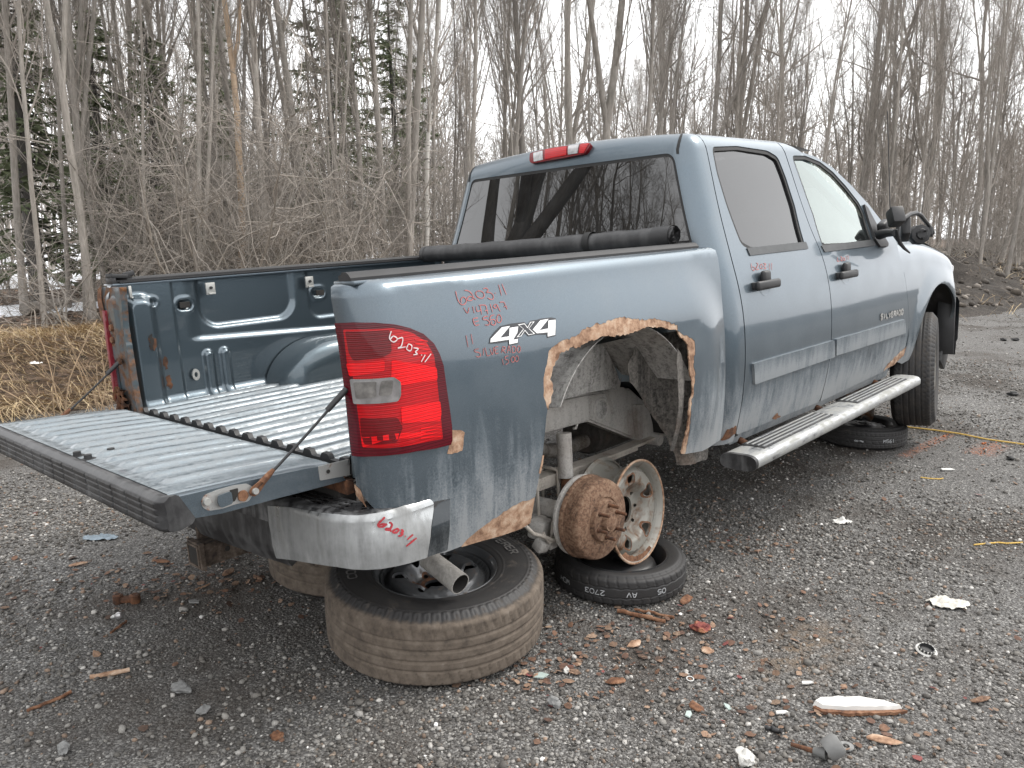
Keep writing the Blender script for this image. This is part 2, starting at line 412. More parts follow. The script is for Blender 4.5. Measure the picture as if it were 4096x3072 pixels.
def glass(name, tint, trans_w, rough=.0, gcol=(1, 1, 1)):
    """thin tinted pane: see-through part tinted, mirror part from the surface"""
    t = NT(name); tr = t.n('ShaderNodeBsdfTransparent'); t.put(tr.inputs[0], (*tint, 1)); gl = t.n('ShaderNodeBsdfGlossy'); t.put(gl.inputs['Color'], (*gcol, 1)); t.put(gl.inputs['Roughness'], rough)
    fr = t.n('ShaderNodeFresnel'); t.put(fr.inputs['IOR'], 1.52); f = t.math('MULTIPLY', fr.outputs[0], trans_w, clamp=True)
    df = t.n('ShaderNodeBsdfDiffuse'); t.put(df.inputs[0], (.30, .31, .32, 1))
    m1 = t.n('ShaderNodeMixShader'); t.put(m1.inputs[0], f); t.t.links.new(tr.outputs[0], m1.inputs[1]); t.t.links.new(gl.outputs[0], m1.inputs[2])
    m2 = t.n('ShaderNodeMixShader'); t.put(m2.inputs[0], t.range(t.noise(7., 5), .3, .8, .01, .06)); t.t.links.new(m1.outputs[0], m2.inputs[1]); t.t.links.new(df.outputs[0], m2.inputs[2])
    t.t.links.new(m2.outputs[0], t.out.inputs['Surface']); return t.m
GLASS_TINT = glass('privacy_glass', (.045, .045, .048), 1.35)
GLASS_REAR = glass('rear_privacy_glass', (.008, .008, .009), 2.1)
GLASS_CLEAR = glass('door_glass', (.70, .80, .75), 2.2, 0., (.92, 1., .96))
GLASS_WIND = glass('windscreen_glass', (.78, .85, .82), 1.0)

def lens(name, c, rough=.08):
    t = NT(name); w = t.noise(1., 3, vec=t.map((8, 8, 60))); rib = t.n('ShaderNodeTexWave', wave_type='BANDS', bands_direction='Z'); t.put(rib.inputs['Vector'], t.obj); t.put(rib.inputs['Scale'], 60.)
    ln = t.n('ShaderNodeTexWave', wave_type='BANDS', bands_direction='Z'); t.put(ln.inputs['Vector'], t.obj); t.put(ln.inputs['Scale'], 34.); t.put(ln.inputs['Distortion'], 1.2); t.put(ln.inputs['Detail'], 2.)
    cc = t.mix(t.range(ln.outputs[0], .55, .95, 0., .65), (*c, 1), tuple(x*.38 for x in c)+(1,)); cc = t.mix(t.range(t.noise(9., 3), .4, .65, 0., .4), cc, tuple(x*.5 for x in c)+(1,))
    return t.bsdf(cc, rough, 0., t.bump(t.math('ADD', rib.outputs[0], w), .12, .004), Coat_Weight=.25, Coat_Roughness=.05, Specular_IOR_Level=.3)
RED = lens('red_lens', (.46, .003, .007)); RED_DARK = lens('dark_red_lens', (.095, .004, .010)); RED_HOT = lens('bright_red_reflector', (.80, .004, .008))
RED_DEEP = lens('deep_red_lens', (.15, .002, .005))
RED_FADE = patchy('faded_red_lens', (.20, .012, .022), (.30, .19, .20), .5, .75, 20., .5)
CLEARL = simple('clear_lens', (.34, .33, .33), .12, .55, .3, 30., 0., Coat_Weight=1.)
CLEAR_DIM = simple('reversing_lamp_bowl', (.23, .22, .21), .15, .5, .4, 40., 0., Coat_Weight=1.)
WHITE = simple('white_vinyl', (.80, .80, .79), .5, var=.05, bump=0); DECAL_BLK = simple('decal_dark', (.035, .037, .042), .5, bump=0)
MARK = simple('red_paint_marker', (.38, .115, .11), .6, var=.35, scale=60., bump=0); MARK_W = simple('pale_paint_marker', (.62, .55, .55), .6, var=.2, bump=0); MARK_LT = simple('red_paint_marker_worn', (.33, .11, .105), .6, var=.35, scale=60., bump=0)
BADGE = simple('badge_chrome', (.62, .62, .60), .25, .8, .2)

def rubber(name, mud=0., c=(.020, .020, .021), light=(.14, .115, .09)):
    t = NT(name); f = t.math('ADD', t.math('MULTIPLY', t.noise(9., 6, .65), .6), t.math('MULTIPLY', t.noise(60., 5), .4))
    f = t.range(f, .62-.35*mud, .80-.3*mud, .04, .25+.75*mud); col_ = t.mix(f, (*c, 1), (*light, 1))
    return t.bsdf(col_, t.range(f, 0, .6, .62, .95), 0., t.bump(t.noise(140., 5, .7), .35, .002))
TYRE = rubber('tyre_rubber', .15); TYRE_TREAD = rubber('tyre_rubber_worn', .45, light=(.10, .085, .07))
def muddy_tyre():
    """brown dried mud on the tread and lower shoulder, black rubber towards the upper sidewall"""
    t = NT('tyre_rubber_muddy'); x, y, z = t.xyz(); r = t.math('SQRT', t.math('ADD', t.math('MULTIPLY', x, x), t.math('MULTIPLY', y, y)))
    n = t.math('ADD', t.math('MULTIPLY', t.noise(7., 6, .6), .6), t.math('MULTIPLY', t.noise(70., 5, .7), .4))
    m = t.range(r, .368, .396, 0., 1.); f = t.range(t.math('ADD', t.math('MULTIPLY', m, .75), n), .62, 1.0, 0., 1.)
    f = t.math('MAXIMUM', f, t.range(t.noise(26., 6, .7), .56, .75, .05, .55))
    mud = t.ramp(t.noise(24., 7, .65), [(.3, (.062, .050, .040)), (.5, (.120, .096, .075)), (.62, (.145, .118, .094)), (.78, (.20, .172, .142))])
    c = t.mix(f, (.024, .024, .025, 1), mud); return t.bsdf(c, t.range(f, 0, .5, .55, .95), 0., t.bump(t.noise(160., 6, .7), .25, .002))
TYRE_MUD = muddy_tyre()
LETTER = simple('tyre_lettering', (.13, .125, .12), .8); CHALK = simple('chalk_marker', (.42, .43, .44), .8, var=.3, scale=80., bump=0)
BLACK_RIM = patchy('black_steel_wheel', (.085, .088, .092), (.13, .09, .065), .58, .72, 18., .34, .4, coat=.5)
SPARE_BLACK = patchy('black_spare_wheel', (.016, .016, .017), (.09, .05, .03), .62, .75, 12., .42, .0)

# ------------------------------------------------------------------ the pickup truck (its own frame: x forward from the rear axle, y left, z up)
truck = empty('pickup_truck')
Mw = Matrix([[MT[i][j] for j in range(3)] + [0] for i in range(3)] + [[0, 0, 0, 1]])
truck.matrix_world = Matrix.Translation(Vector(CAM)) @ Mw @ Matrix.Translation(-Vector(CT))
tag(truck, 'blue-grey crew cab pickup truck with open tailgate and rusted-out wheel arch, propped on wheels', 'pickup truck')

def spline(tab):
    X = np.array([p[0] for p in tab]); Y = np.array([p[1] for p in tab]); n = len(X); h = np.diff(X)
    A = np.zeros((n, n)); B = np.zeros(n); A[0, 0] = A[-1, -1] = 1
    for i in range(1, n-1):
        A[i, i-1] = h[i-1]; A[i, i] = 2*(h[i-1]+h[i]); A[i, i+1] = h[i]; B[i] = 6*((Y[i+1]-Y[i])/h[i]-(Y[i]-Y[i-1])/h[i-1])
    M = np.linalg.solve(A, B)
    def f(x):
        x = min(max(x, X[0]), X[-1]); i = min(max(int(np.searchsorted(X, x))-1, 0), n-2); a = X[i+1]-x; b = x-X[i]
        return float((M[i]*a**3+M[i+1]*b**3)/(6*h[i])+(Y[i]/h[i]-M[i]*h[i]/6)*a+(Y[i+1]/h[i]-M[i+1]*h[i]/6)*b)
    return f
bedbase = spline([(.40, .925), (.52, .950), (.65, .966), (.85, .976), (1.1, .973), (1.27, .964), (1.40, .945)])
cabw = spline([(.40, .905), (.50, .934), (.60, .958), (.74, .980), (.86, .988), (.98, .987), (1.11, .974), (1.20, .956), (1.31, .925), (1.40, .894), (1.54, .846), (1.80, .768), (1.95, .72)])
PI2 = math.pi/2
def bedW(x, z):
    # fender bulge with a rounded upper front corner
    qx = x-(.86-.40); qz = z-(1.36-.40); d = math.hypot(max(qx, 0), max(qz, 0))+min(max(qx, qz), 0.)-.40
    k = sstep(0., .26, -d)*sstep(-1.25, .05, x)
    return bedbase(z)+.047*k*(1-.45*sstep(.75, .5, z))
BZ1, BR, BXA, BRC = 1.345, .035, -.99, .11
def bed_surf(a, b):
    if b <= BZ1: d, z = 0., b
    elif b <= BZ1+BR*PI2: t = (b-BZ1)/BR; d, z = BR*(1-math.cos(t)), BZ1+BR*math.sin(t)
    else: d, z = BR+(b-BZ1-BR*PI2), BZ1+BR
    if a >= BXA: return (a, -(bedW(a, z)-d), z)
    w = bedW(BXA, z); la = BXA-a; r = max(BRC-d, .002)
    if la < BRC*PI2: t = la/BRC; return (BXA-r*math.sin(t), -(w-BRC+r*math.cos(t)), z)
    return (BXA-r, -(w-BRC)+(la-BRC*PI2), z)
CZ1, CR, CAL, CA0, CRC = 1.818, .112, R_(16.5), .92, .10
def cxr(z):
    u = z-1.30; return .82+.08*(u+math.sqrt(u*u+.0009))
def cab_surf(a, b):
    if b <= CZ1: d, z, zz = 0., b, b
    else:
        t = CAL+(b-CZ1)/CR; zz = CZ1
        if t < PI2: d, z = CR*.82*(math.cos(CAL)-math.cos(t)), CZ1+CR*(math.sin(t)-math.sin(CAL))
        else: d, z = CR*.82*math.cos(CAL)+CR*(t-PI2), CZ1+CR*(1-math.sin(CAL))
    xr = cxr(zz); w = cabw(zz)
    if a >= CA0:
        x = a+(xr-.82)*max(0., 1-(a-CA0)/.5)
        g = .012*min(max((x-1.)/.9, 0.), 1.4)*sstep(1.45, 1.2, z)
        return (x, -(w+g-d), z)
    la = CA0-a; r = max(CRC-d, .002)
    if la < CRC*PI2:
        t = la/CRC; return (xr+CRC-r*math.sin(t), -(w-CRC+r*math.cos(t)), z)
    k = (la-CRC*PI2)/.8; y = -(w-CRC)*(1-k)
    return (xr+CRC-r-.02*(1-(1-k)**2), y, z+.028*(1-(1-k)**2)*sstep(1.80, 1.90, z))
ftop = spline([(2.8, 1.315), (3.2, 1.31), (3.7, 1.275), (4.0, 1.215), (4.25, 1.12), (4.45, .96)])
def fend_surf(a, b):
    R = .13; tp = ftop(a)
    if b <= 1.15: z = .45+(b-.45)*(tp-R-.45)/.70; d = 0.
    else:
        t = min((b-1.15)/R, PI2); d, z = R*(1-math.cos(t)), tp-R+R*math.sin(t)
        if (b-1.15)/R > PI2: d += (b-1.15)-R*PI2; z += .03*min(1, (d-R)/.4)
    fl = .022*sstep(.62, .47, math.hypot(a-3.72, z-.52))*sstep(.40, .47, math.hypot(a-3.72, z-.52))
    w = cabw(z)+.015+fl-.30*(max(0., a-3.98)/.46)**2.3
    return (a, -(w-d), z)
BPX, BPR = -1.03, .17
def bump_surf(a, b):
    z1, R = .715, .022
    if b <= z1: d, z = .03*sstep(.56, .47, b), b
    elif b <= z1+R*PI2: t = (b-z1)/R; d, z = R*(1-math.cos(t)), z1+R*math.sin(t)
    else: d, z = R+(b-z1-R*PI2), z1+R
    w = .998-.02*sstep(.62, .74, z); r = max(BPR-d, .004)
    if a >= BPX: return (a, -(w-d), z)
    la = BPX-a
    if la < BPR*PI2: t = la/BPR; return (BPX-r*math.sin(t), -(w-BPR+r*math.cos(t)), z)
    y = -(w-BPR)+(la-BPR*PI2); k = 1-min(1, abs(y)/(w-BPR))**2
    return (BPX-r-.035*k, y, z)
_grids = {}
def px(surf, p, ar=(-1.4, .8), br=(.45, 1.4)):
    key = (surf.__name__, ar, br)
    if key not in _grids:
        _grids[key] = [(a, b, tproj(surf(a, b))) for a in np.linspace(*ar, 46) for b in np.linspace(*br, 24)]
    a, b, _ = min(_grids[key], key=lambda q: (q[2][0]-p[0])**2+(q[2][1]-p[1])**2)
    return on_surf(surf, p, (a, b))
def pxs(surf, cropf, pts, **k): return [px(surf, cropf(*p), **k) for p in pts]
def offset_poly(pts, d):
    """grow a polygon by d"""
    n = len(pts); A = sum(pts[i][0]*pts[(i+1) % n][1]-pts[(i+1) % n][0]*pts[i][1] for i in range(n)); s = 1 if A > 0 else -1; out = []
    for i in range(n):
        p0, p, p1 = pts[i-1], pts[i], pts[(i+1) % n]
        t0 = Vector((p[0]-p0[0], p[1]-p0[1])); t1 = Vector((p1[0]-p[0], p1[1]-p[1]))
        if t0.length < 1e-7 or t1.length < 1e-7: out.append(p); continue
        t0.normalize(); t1.normalize(); nn = Vector((t0.y+t1.y, -t0.x-t1.x)); L = nn.length
        nn = nn/L if L > 1e-6 else Vector((t0.y, -t0.x)); c = max(.5, nn.dot(Vector((t0.y, -t0.x))))
        out.append((p[0]+s*nn.x*d/c, p[1]+s*nn.y*d/c))
    return out

# ---- bed side, right: painted skin with the arch torn out by rust
arch_paint = pxs(bed_surf, cC, [(236, 600), (228, 575), (212, 510), (215, 430), (232, 360), (245, 300), (290, 268), (330, 258), (380, 232), (420, 200), (470, 180), (520, 170), (570, 152), (610, 143), (640, 150), (680, 155), (710, 160), (750, 150), (780, 155), (820, 165), (870, 185), (875, 210), (905, 235), (958, 258), (958, 330), (952, 390), (962, 420), (955, 480), (955, 520), (945, 545), (941, 600), (932, 700), (918, 790), (908, 822)])
arch_hole = pxs(bed_surf, cC, [(240, 600), (250, 562), (263, 505), (262, 480), (250, 450), (268, 380), (285, 350), (300, 318), (338, 310), (345, 290), (385, 297), (430, 268), (470, 255), (520, 237), (560, 240), (600, 235), (640, 225), (670, 215), (700, 200), (740, 195), (790, 195), (850, 207), (868, 210), (885, 235), (905, 258), (926, 278), (931, 320), (931, 370), (937, 430), (948, 460), (948, 520), (936, 560), (932, 600), (922, 700), (905, 760), (893, 815)])
rear_edge = pxs(bed_surf, cB, [(1050, 1395), (1075, 1290), (1085, 1200), (1105, 1060), (1120, 960), (1130, 850), (1139, 800)])
low_rust = pxs(bed_surf, cB, [(695, 1515), (720, 1485), (760, 1450), (790, 1420), (830, 1395), (900, 1345), (960, 1310), (1010, 1285), (1076, 1262)])
low_edge = pxs(bed_surf, cB, [(1050, 1395), (1000, 1425), (900, 1460), (800, 1487), (700, 1517)])
BAE = BXA-BRC*PI2-.022          # inner edge of the rear face
BTOP = BZ1+BR*PI2+.035
front_bot = px(bed_surf, cE(218, 1493))
ap = jag(arch_paint, .004, .010, 3)
outline = [(.787, BTOP), (BAE, BTOP), (BAE, .90), (BAE+.01, .80), (BXA-BRC*.9, .715), (-.95, .70), (-.95, .56), (-.875, .542)] + jag(low_rust, .003, .012, 5) \
    + [rear_edge[2], rear_edge[4], rear_edge[5], rear_edge[6]] + ap + [(.60, .515), (.787, .52)]
bed_r = panel('bed_side', bed_surf, outline, PAINT, truck, grid=(.035, .035), rim=.006)
hole_j = jag(arch_hole, .0035, .008, 9)
panel('rust_band', bed_surf, ap + hole_j[::-1], RUST_TAN, bed_r, grid=.03, rim=.006, off=-.0012)
lowr = jag(low_rust, .003, .012, 5)
panel('rust_band', bed_surf, lowr + [rear_edge[0]] + low_edge[1:], RUST_TAN, bed_r, grid=.03, rim=.006, off=-.0012)
panel('rust_band', bed_surf, jag(pxs(bed_surf, cB, [(640, 915), (700, 922), (712, 930), (700, 1025), (645, 1040), (622, 1038), (632, 1000), (640, 970)]), .0015, .01, 4, True), RUST_TAN, bed_r, grid=.05, rim=0, off=.0012)
panel('rust_band', bed_surf, jag(pxs(bed_surf, cB, [(1108, 1050), (1118, 1045), (1112, 1090), (1100, 1140), (1090, 1140)]), .001, .01, 6, True), RUST_TAN, bed_r, grid=.05, rim=0, off=.0012)
panel('rust_band', bed_surf, jag([(BAE+.002, .80), (BAE+.03, .79), (BAE+.05, .735), (BXA-BRC*.8, .715), (BXA-BRC*1.0, .712), (BAE+.005, .77)], .002, .01, 6, True), RUST_TAN, bed_r, grid=.05, rim=0, off=.0012)
# left side outer skin, seen only along its rear end and top
bed_l = panel('bed_side', bed_surf, [(.787, BTOP), (BAE, BTOP), (BAE, .90), (BAE+.01, .80), (BXA-BRC*.9, .715), (-.93, .70), (-.868, .55), (-.50, .53)] + [(.05+.5*math.cos(t), .62+.5*math.sin(t)) for t in np.linspace(math.pi*1.02, -.1, 16)] + [(.60, .515), (.787, .52)], PAINT, truck, grid=.06, rim=.006, mirror=True)

# ---- tail lights
tl = pxs(bed_surf, cB, [(65, 365), (150, 362), (250, 365), (340, 375), (420, 395), (490, 425), (545, 475), (575, 530), (595, 590), (610, 700), (625, 800), (638, 900), (640, 970), (630, 995), (550, 1015), (450, 1030), (350, 1045), (250, 1052), (155, 1050), (148, 1000), (130, 830), (105, 620), (85, 480)])
tlo = dens(tl, .02)
tail = panel('taillight', bed_surf, offset_poly(tlo, -.003), RED_DARK, truck, grid=.03, rim=.03, off=.014)
tail['label'] = 'dark red taillight lens with clear reversing lamp and pale numbers written across'
def tlp(name, pts, m, off, step=.02, **k): return panel(name, bed_surf, roundpoly(pxs(bed_surf, cB, pts), .006), m, tail, grid=.03, rim=.0015, off=off, **k)
tlp('lens', [(112, 402), (330, 400), (430, 425), (500, 470), (540, 540), (552, 640), (585, 960), (300, 1005), (205, 1000), (160, 640), (135, 600)], RED, .0155)
tlp('reflector', [(330, 560), (552, 600), (556, 660), (380, 690), (330, 680)], RED_HOT, .0170)
tlp('reflector', [(375, 800), (570, 770), (576, 830), (570, 870), (380, 880)], RED_HOT, .0170)
tlp('reflector', [(130, 575), (300, 560), (300, 615), (145, 640)], RED_HOT, .0170)
tlp('reflector', [(200, 950), (350, 930), (500, 925), (480, 945), (300, 965), (210, 1000)], RED_HOT, .0172)
tlp('bulb_bowl', [(122, 412), (320, 410), (330, 520), (290, 545), (160, 560), (140, 520)], RED_DEEP, .0170)
tlp('bulb_bowl', [(195, 850), (360, 850), (385, 900), (360, 975), (215, 985), (200, 930)], RED_DEEP, .0170)
for yy in (455, 475, 497, 520): tlp('lens_rib', [(440, yy), (505, yy+10), (507, yy+15), (440, yy+6)], RED_HOT, .0172)
for yy in (905, 920, 937, 955): tlp('lens_rib', [(470, yy), (572, yy-12), (572, yy-6), (470, yy+5)], RED_HOT, .0172)
rv = tlp('reversing_lamp', [(150, 652), (340, 645), (370, 670), (372, 740), (360, 768), (168, 778)], CLEARL, .0205)
tlp('lamp_bowl', [(168, 668), (268, 664), (262, 690), (268, 742), (180, 752)], CLEAR_DIM, .0225)
tlp('lamp_bowl', [(285, 662), (338, 660), (330, 735), (275, 738)], CLEAR_DIM, .0225)
tl2 = panel('taillight', bed_surf, offset_poly(tlo, -.003), RED_FADE, truck, grid=.05, rim=.03, off=.014, mirror=True)

# ---- bed: floor, inner walls, posts, bulkhead
FZ = .836
ys = []
def ridge(y):
    u = (y+.8)/.0985 % 1.0
    return .017*(sstep(.18, .30, u)-sstep(.62, .74, u))
Y = np.unique(np.concatenate([np.linspace(-.80, .80, 17*16+1)])); X = np.linspace(-1.058, .775, 16)
V = [(x, y, FZ+ridge(y)) for x in X for y in Y]; n = len(Y)
F = [(i*n+j, (i+1)*n+j, (i+1)*n+j+1, i*n+j+1) for i in range(len(X)-1) for j in range(n-1)]
F = [f for f in F if not (abs(V[f[0]][1]) > .60 and -.42 < V[f[0]][0] < .50)]
bed_floor = obj('bed_floor', V, F, PAINT_FLOOR, truck)
# dark hemmed end of the corrugated floor
bm = bmesh.new(); prev = None
for y in Y:
    z = FZ+ridge(y); a = [bm.verts.new(q) for q in ((-1.068, y, z+.004), (-1.068, y, z-.026), (-1.050, y, z+.0045))]
    if prev:
        bm.faces.new((prev[0], a[0], a[1], prev[1])); bm.faces.new((prev[2], a[2], a[0], prev[0]))
    prev = a
bm_obj('floor_end_hem', bm, BLACKP, bed_floor, True)
box('rear_sill', (-1.075, 0, .775), (.03, 1.58, .045), RUST_DARK, bed_floor)

def rrect(x, z, x0, x1, z0, z1, r):
    qx = np.abs(x-(x0+x1)/2)-((x1-x0)/2-r); qz = np.abs(z-(z0+z1)/2)-((z1-z0)/2-r)
    return np.hypot(np.maximum(qx, 0), np.maximum(qz, 0))+np.minimum(np.maximum(qx, qz), 0)-r
def inner_wall(x, z):       # relief of the stamped inner wall, positive = towards the bed
    h = 0*x
    h += .050*nstep(.012, -.035, rrect(x, z, -1.060, -.925, .70, 1.325, .055))
    h += -.010*nstep(-.84, -.825, x)
    h += -.020*nstep(.014, -.014, rrect(x, z, -.705, -.22, 1.150-.05*0, 1.50, .09))
    zl = 1.10-.05*(x+.65)
    h += -.014*nstep(-.014, .014, z-zl)*nstep(-.79, -.70, x)
    h += -.010*nstep(.012, -.012, rrect(x, z, -.13, .75, 1.13, 1.5, .06))
    for xc in (-.703, -.622): h += .022*nstep(.008, -.012, rrect(x, z, xc-.022, xc+.022, .70, 1.045, .022))
    d = rrect(x, z, -.43, .55, .4, 1.02, .30); h += .016*nstep(.02, -.012, d)
    h += .05*nstep(.89, .815, z)**2                     # coved foot
    for xc, zc, a, b in ((-.778, 1.262, .036, .022), (-.07, 1.253, .036, .022)):
        d = rrect(x, z, xc-a, xc+a, zc-b, zc+b, b); h += .004*nstep(.022, .012, d)-.016*nstep(.004, -.006, d)
    d = np.hypot(x+.926, z-1.287); h += .003*nstep(.034, .026, d)-.014*nstep(.020, .012, d)
    return h
for s in (1, -1):
    X = np.linspace(-1.08, .78, 311 if s > 0 else 40); Z = np.linspace(.80, 1.372, 105 if s > 0 else 8); gx, gz = np.meshgrid(X, Z, indexing='ij')
    h = inner_wall(gx, gz)+.010*nstep(1.10, .82, gz)*0
    V = np.stack([gx, s*(.815-h), gz], -1).reshape(-1, 3); nz = len(Z); ii, jj = np.meshgrid(np.arange(len(X)-1), np.arange(nz-1), indexing='ij'); k = (ii*nz+jj).ravel()
    Fq = np.stack([k, k+1, k+nz+1, k+nz], -1)
    if s < 0: Fq = Fq[:, ::-1]
    if s < 0:
        cc = V[Fq].mean(1); Fq = Fq[(((cc[:, 0]-.07)/.56)**2+((cc[:, 2]-.66)/.52)**2) > 1.]
    iw = obj('bed_inner_wall', V, Fq, WALL_BED, truck)
    if s > 0:
        for xc, zc in ((-.778, 1.262), (-.07, 1.253)):
            bm = bmesh.new(); add_box(bm, (xc, .828, zc), (.048, .006, .028), None, .002); bm_obj('stake_hole', bm, UNDER, iw)
        bm = bmesh.new(); lathe(bm, [(0, 0), (.012, 0), (.012, .004), (0, .004)], 16); bmesh.ops.rotate(bm, matrix=Matrix.Rotation(R_(90), 3, 'X'), verts=bm.verts[:]); bmesh.ops.translate(bm, vec=(-.926, .829, 1.287), verts=bm.verts[:]); bm_obj('round_hole', bm, UNDER, iw)
        bm = bmesh.new(); lathe(bm, [(.010, 0), (.022, 0), (.022, .008), (.010, .008)], 18, close=True); bmesh.ops.scale(bm, vec=(.8, 1.2, 1), verts=bm.verts[:]); bmesh.ops.rotate(bm, matrix=Matrix.Rotation(R_(90), 3, 'X'), verts=bm.verts[:]); bmesh.ops.translate(bm, vec=(-.778, .812, .945), verts=bm.verts[:]); bm_obj('tie_down_ring', bm, GALV, iw, True)
    # wheelhouse box inside the bed
    X = np.linspace(-.46, .58, 60); U = np.linspace(0, 1, 18); gx, gu = np.meshgrid(X, U, indexing='ij')
    arc = np.sqrt(np.clip(1-np.clip((np.abs(gx-.06)-.20)/.30, 0, 1)**2, 0, 1)); H = (FZ-.03)+.235*arc; wd = .235*np.clip(arc*1.4, 0, 1)**.6
    t = gu*(H-(FZ-.03)+wd); zz = np.minimum((FZ-.03)+t, H); yy = np.maximum(t-(H-(FZ-.03)), 0)
    r = .05; # soften the edge
    zz = zz-.02*np.exp(-((t-(H-(FZ-.03)))/.05)**2)*arc; yy = yy+.02*np.exp(-((t-(H-(FZ-.03)))/.05)**2)*arc
    V = np.stack([gx, s*(.815-wd+yy), zz], -1).reshape(-1, 3); nz = len(U); ii, jj = np.meshgrid(np.arange(len(X)-1), np.arange(nz-1), indexing='ij'); k = (ii*nz+jj).ravel(); Fq = np.stack([k, k+1, k+nz+1, k+nz], -1)
    obj('inner_wheelhouse', V, Fq if s > 0 else Fq[:, ::-1], PAINT_BED, truck)
    # cap over the wall top
    box('bed_rail', (-.15, s*.862, 1.374), (1.86, .10, .012), PAINT, truck)
box('bulkhead', (.782, 0, 1.10), (.02, 1.62, .55), PAINT_BED, truck)
# rear posts
post_out = [(.70, 1.366), (.905, 1.366), (.93, 1.30), (.925, 1.15), (.91, .95), (.90, .81), (.705, .81), (.72, .95), (.73, 1.20)]
def postfn(y, z):
    y = np.array(y); z = np.array(z)
    return float(.012*nstep(.01, -.012, rrect(y, z, .765, .865, 1.05, 1.32, .03)) - .006*nstep(.006, -.006, np.hypot(y-.83, z-1.198)-.024)+.006*nstep(.006, -.006, np.hypot(y-.83, z-1.198)-.010) - .006*nstep(.006, -.006, np.hypot(y-.838, z-1.146)-.022)+.004*nstep(.006, -.006, np.hypot(y-.838, z-1.146)-.010))
po = dens(post_out, .03)
pl = panel('bed_post', lambda a, b: (-1.092, a, b), jag(po, .0015, .012, 8, True), POST, truck, grid=.012, rim=.025, flip=True, fn=postfn)
pl['label'] = 'rusted end post of the bed wall with flaking paint'
panel('torn_rust_flap', lambda a, b: (-1.1-.25*(a-.9)**2, a, b), jag([(.885, 1.372), (.93, 1.36), (.955, 1.30), (.945, 1.24), (.93, 1.215), (.90, 1.26), (.905, 1.33)], .003, .01, 2, True), RUST_ORANGE, pl, grid=.02, rim=.002, flip=True)
panel('torn_rust_flap', lambda a, b: (-1.093-.03*abs(math.sin(a*60+b*30)), a, b), jag([(.775, .93), (.86, .94), (.885, .90), (.88, .83), (.79, .825), (.765, .87)], .006, .01, 12, True), RUST_DARK, pl, grid=.015, rim=.002, flip=True)
panel('bed_post', lambda a, b: (-1.080, a, b), [(-.815, .81), (-.86, .81), (-.86, 1.36), (-.815, 1.36)], PAINT_BED, truck, grid=.05, rim=.02, flip=True)
# small ragged hole rusted through the corner rib
panel('rust_hole', lambda a, b: (a, .7625, b), jag([(-.982, 1.14), (-.970, 1.150), (-.955, 1.135), (-.952, 1.11), (-.968, 1.08), (-.982, 1.09)], .005, .006, 3, True), RUST_DARK, truck, grid=.03, rim=0, flip=False)
panel('rust_hole', lambda a, b: (a, .7610, b), jag([(-.98, 1.15), (-.968, 1.155), (-.964, 1.12), (-.972, 1.085), (-.98, 1.095)], .004, .007, 5, True), UNDER, truck, grid=.03, rim=0, flip=False)

for k, (cx, cz, rx, rz_) in enumerate(((-.905, 1.02, .008, .03), (-.90, .93, .012, .035))):
    panel('rust_patch', lambda a, b: (a, .8135, b), jag([(cx+rx*math.cos(t), cz+rz_*math.sin(t)) for t in np.linspace(0, 6.2, 12)], .006, .009, k+20, True), RUST_DARK, truck, grid=.05, rim=0)
# ---- tailgate, let down
tg = empty('tailgate'); tg.parent = truck
prof = [(-1.098, .820), (-1.106, .842), (-1.125, .855), (-1.20, .866), (-1.40, .880), (-1.585, .888), (-1.602, .884), (-1.606, .868), (-1.585, .832), (-1.55, .818), (-1.47, .808), (-1.30, .803), (-1.15, .797), (-1.085, .795)]
bm = bmesh.new(); ring = []
for y, ins in ((-.787, .012), (-.781, .003), (-.770, 0), (.770, 0), (.781, .003), (.787, .012)):
    cx, cz = -1.34, .84
    ring.append([bm.verts.new((x+(cx-x)*ins*.6, y, z+(cz-z)*ins*8*.6 if True else z)) for x, z in prof])
for a, b in zip(ring, ring[1:]):
    for k in range(len(prof)): bm.faces.new((a[k], b[k], b[(k+1) % len(prof)], a[(k+1) % len(prof)]))
bm.faces.new(ring[0]); bm.faces.new(ring[-1][::-1])
bm_obj('gate_shell', bm, PAINT_GATE, tg, True, sharp=38)
X = np.linspace(-1.592, -1.100, 60); Y = np.linspace(-.768, .768, 17*15+1); gx, gy = np.meshgrid(X, Y, indexing='ij')
u = ((gy+.8)/.0985) % 1.0; rd = .012*(nstep(.30, .42, u)-nstep(.66, .78, u))*nstep(-1.565, -1.535, gx)*nstep(-1.13, -1.17, gx)*nstep(.72, .70, np.abs(gy))
gz = np.interp(gx, [-1.6, -1.585, -1.4, -1.2, -1.125, -1.108, -1.10], [.8865, .8895, .8815, .8675, .8565, .845, .83])+.0015+rd-.01*nstep(.755, .768, np.abs(gy))
V = np.stack([gx, gy, gz], -1).reshape(-1, 3); nz = len(Y); ii, jj = np.meshgrid(np.arange(len(X)-1), np.arange(nz-1), indexing='ij'); k = (ii*nz+jj).ravel()
obj('inner_skin', V, np.stack([k, k+nz, k+nz+1, k+1], -1), PAINT_FLOOR, tg)
for p in ((410, 1088), (468, 1104), (590, 1070)):
    q = tplane(cA(*p), 2, .893); bm = bmesh.new(); lathe(bm, [(0, .016), (.011, .016), (.012, .004), (.022, .003), (.023, 0), (0, 0)], 14); bmesh.ops.translate(bm, vec=(q.x, q.y, .888), verts=bm.verts[:]); bm_obj('bolt', bm, BLACKP, tg, True)
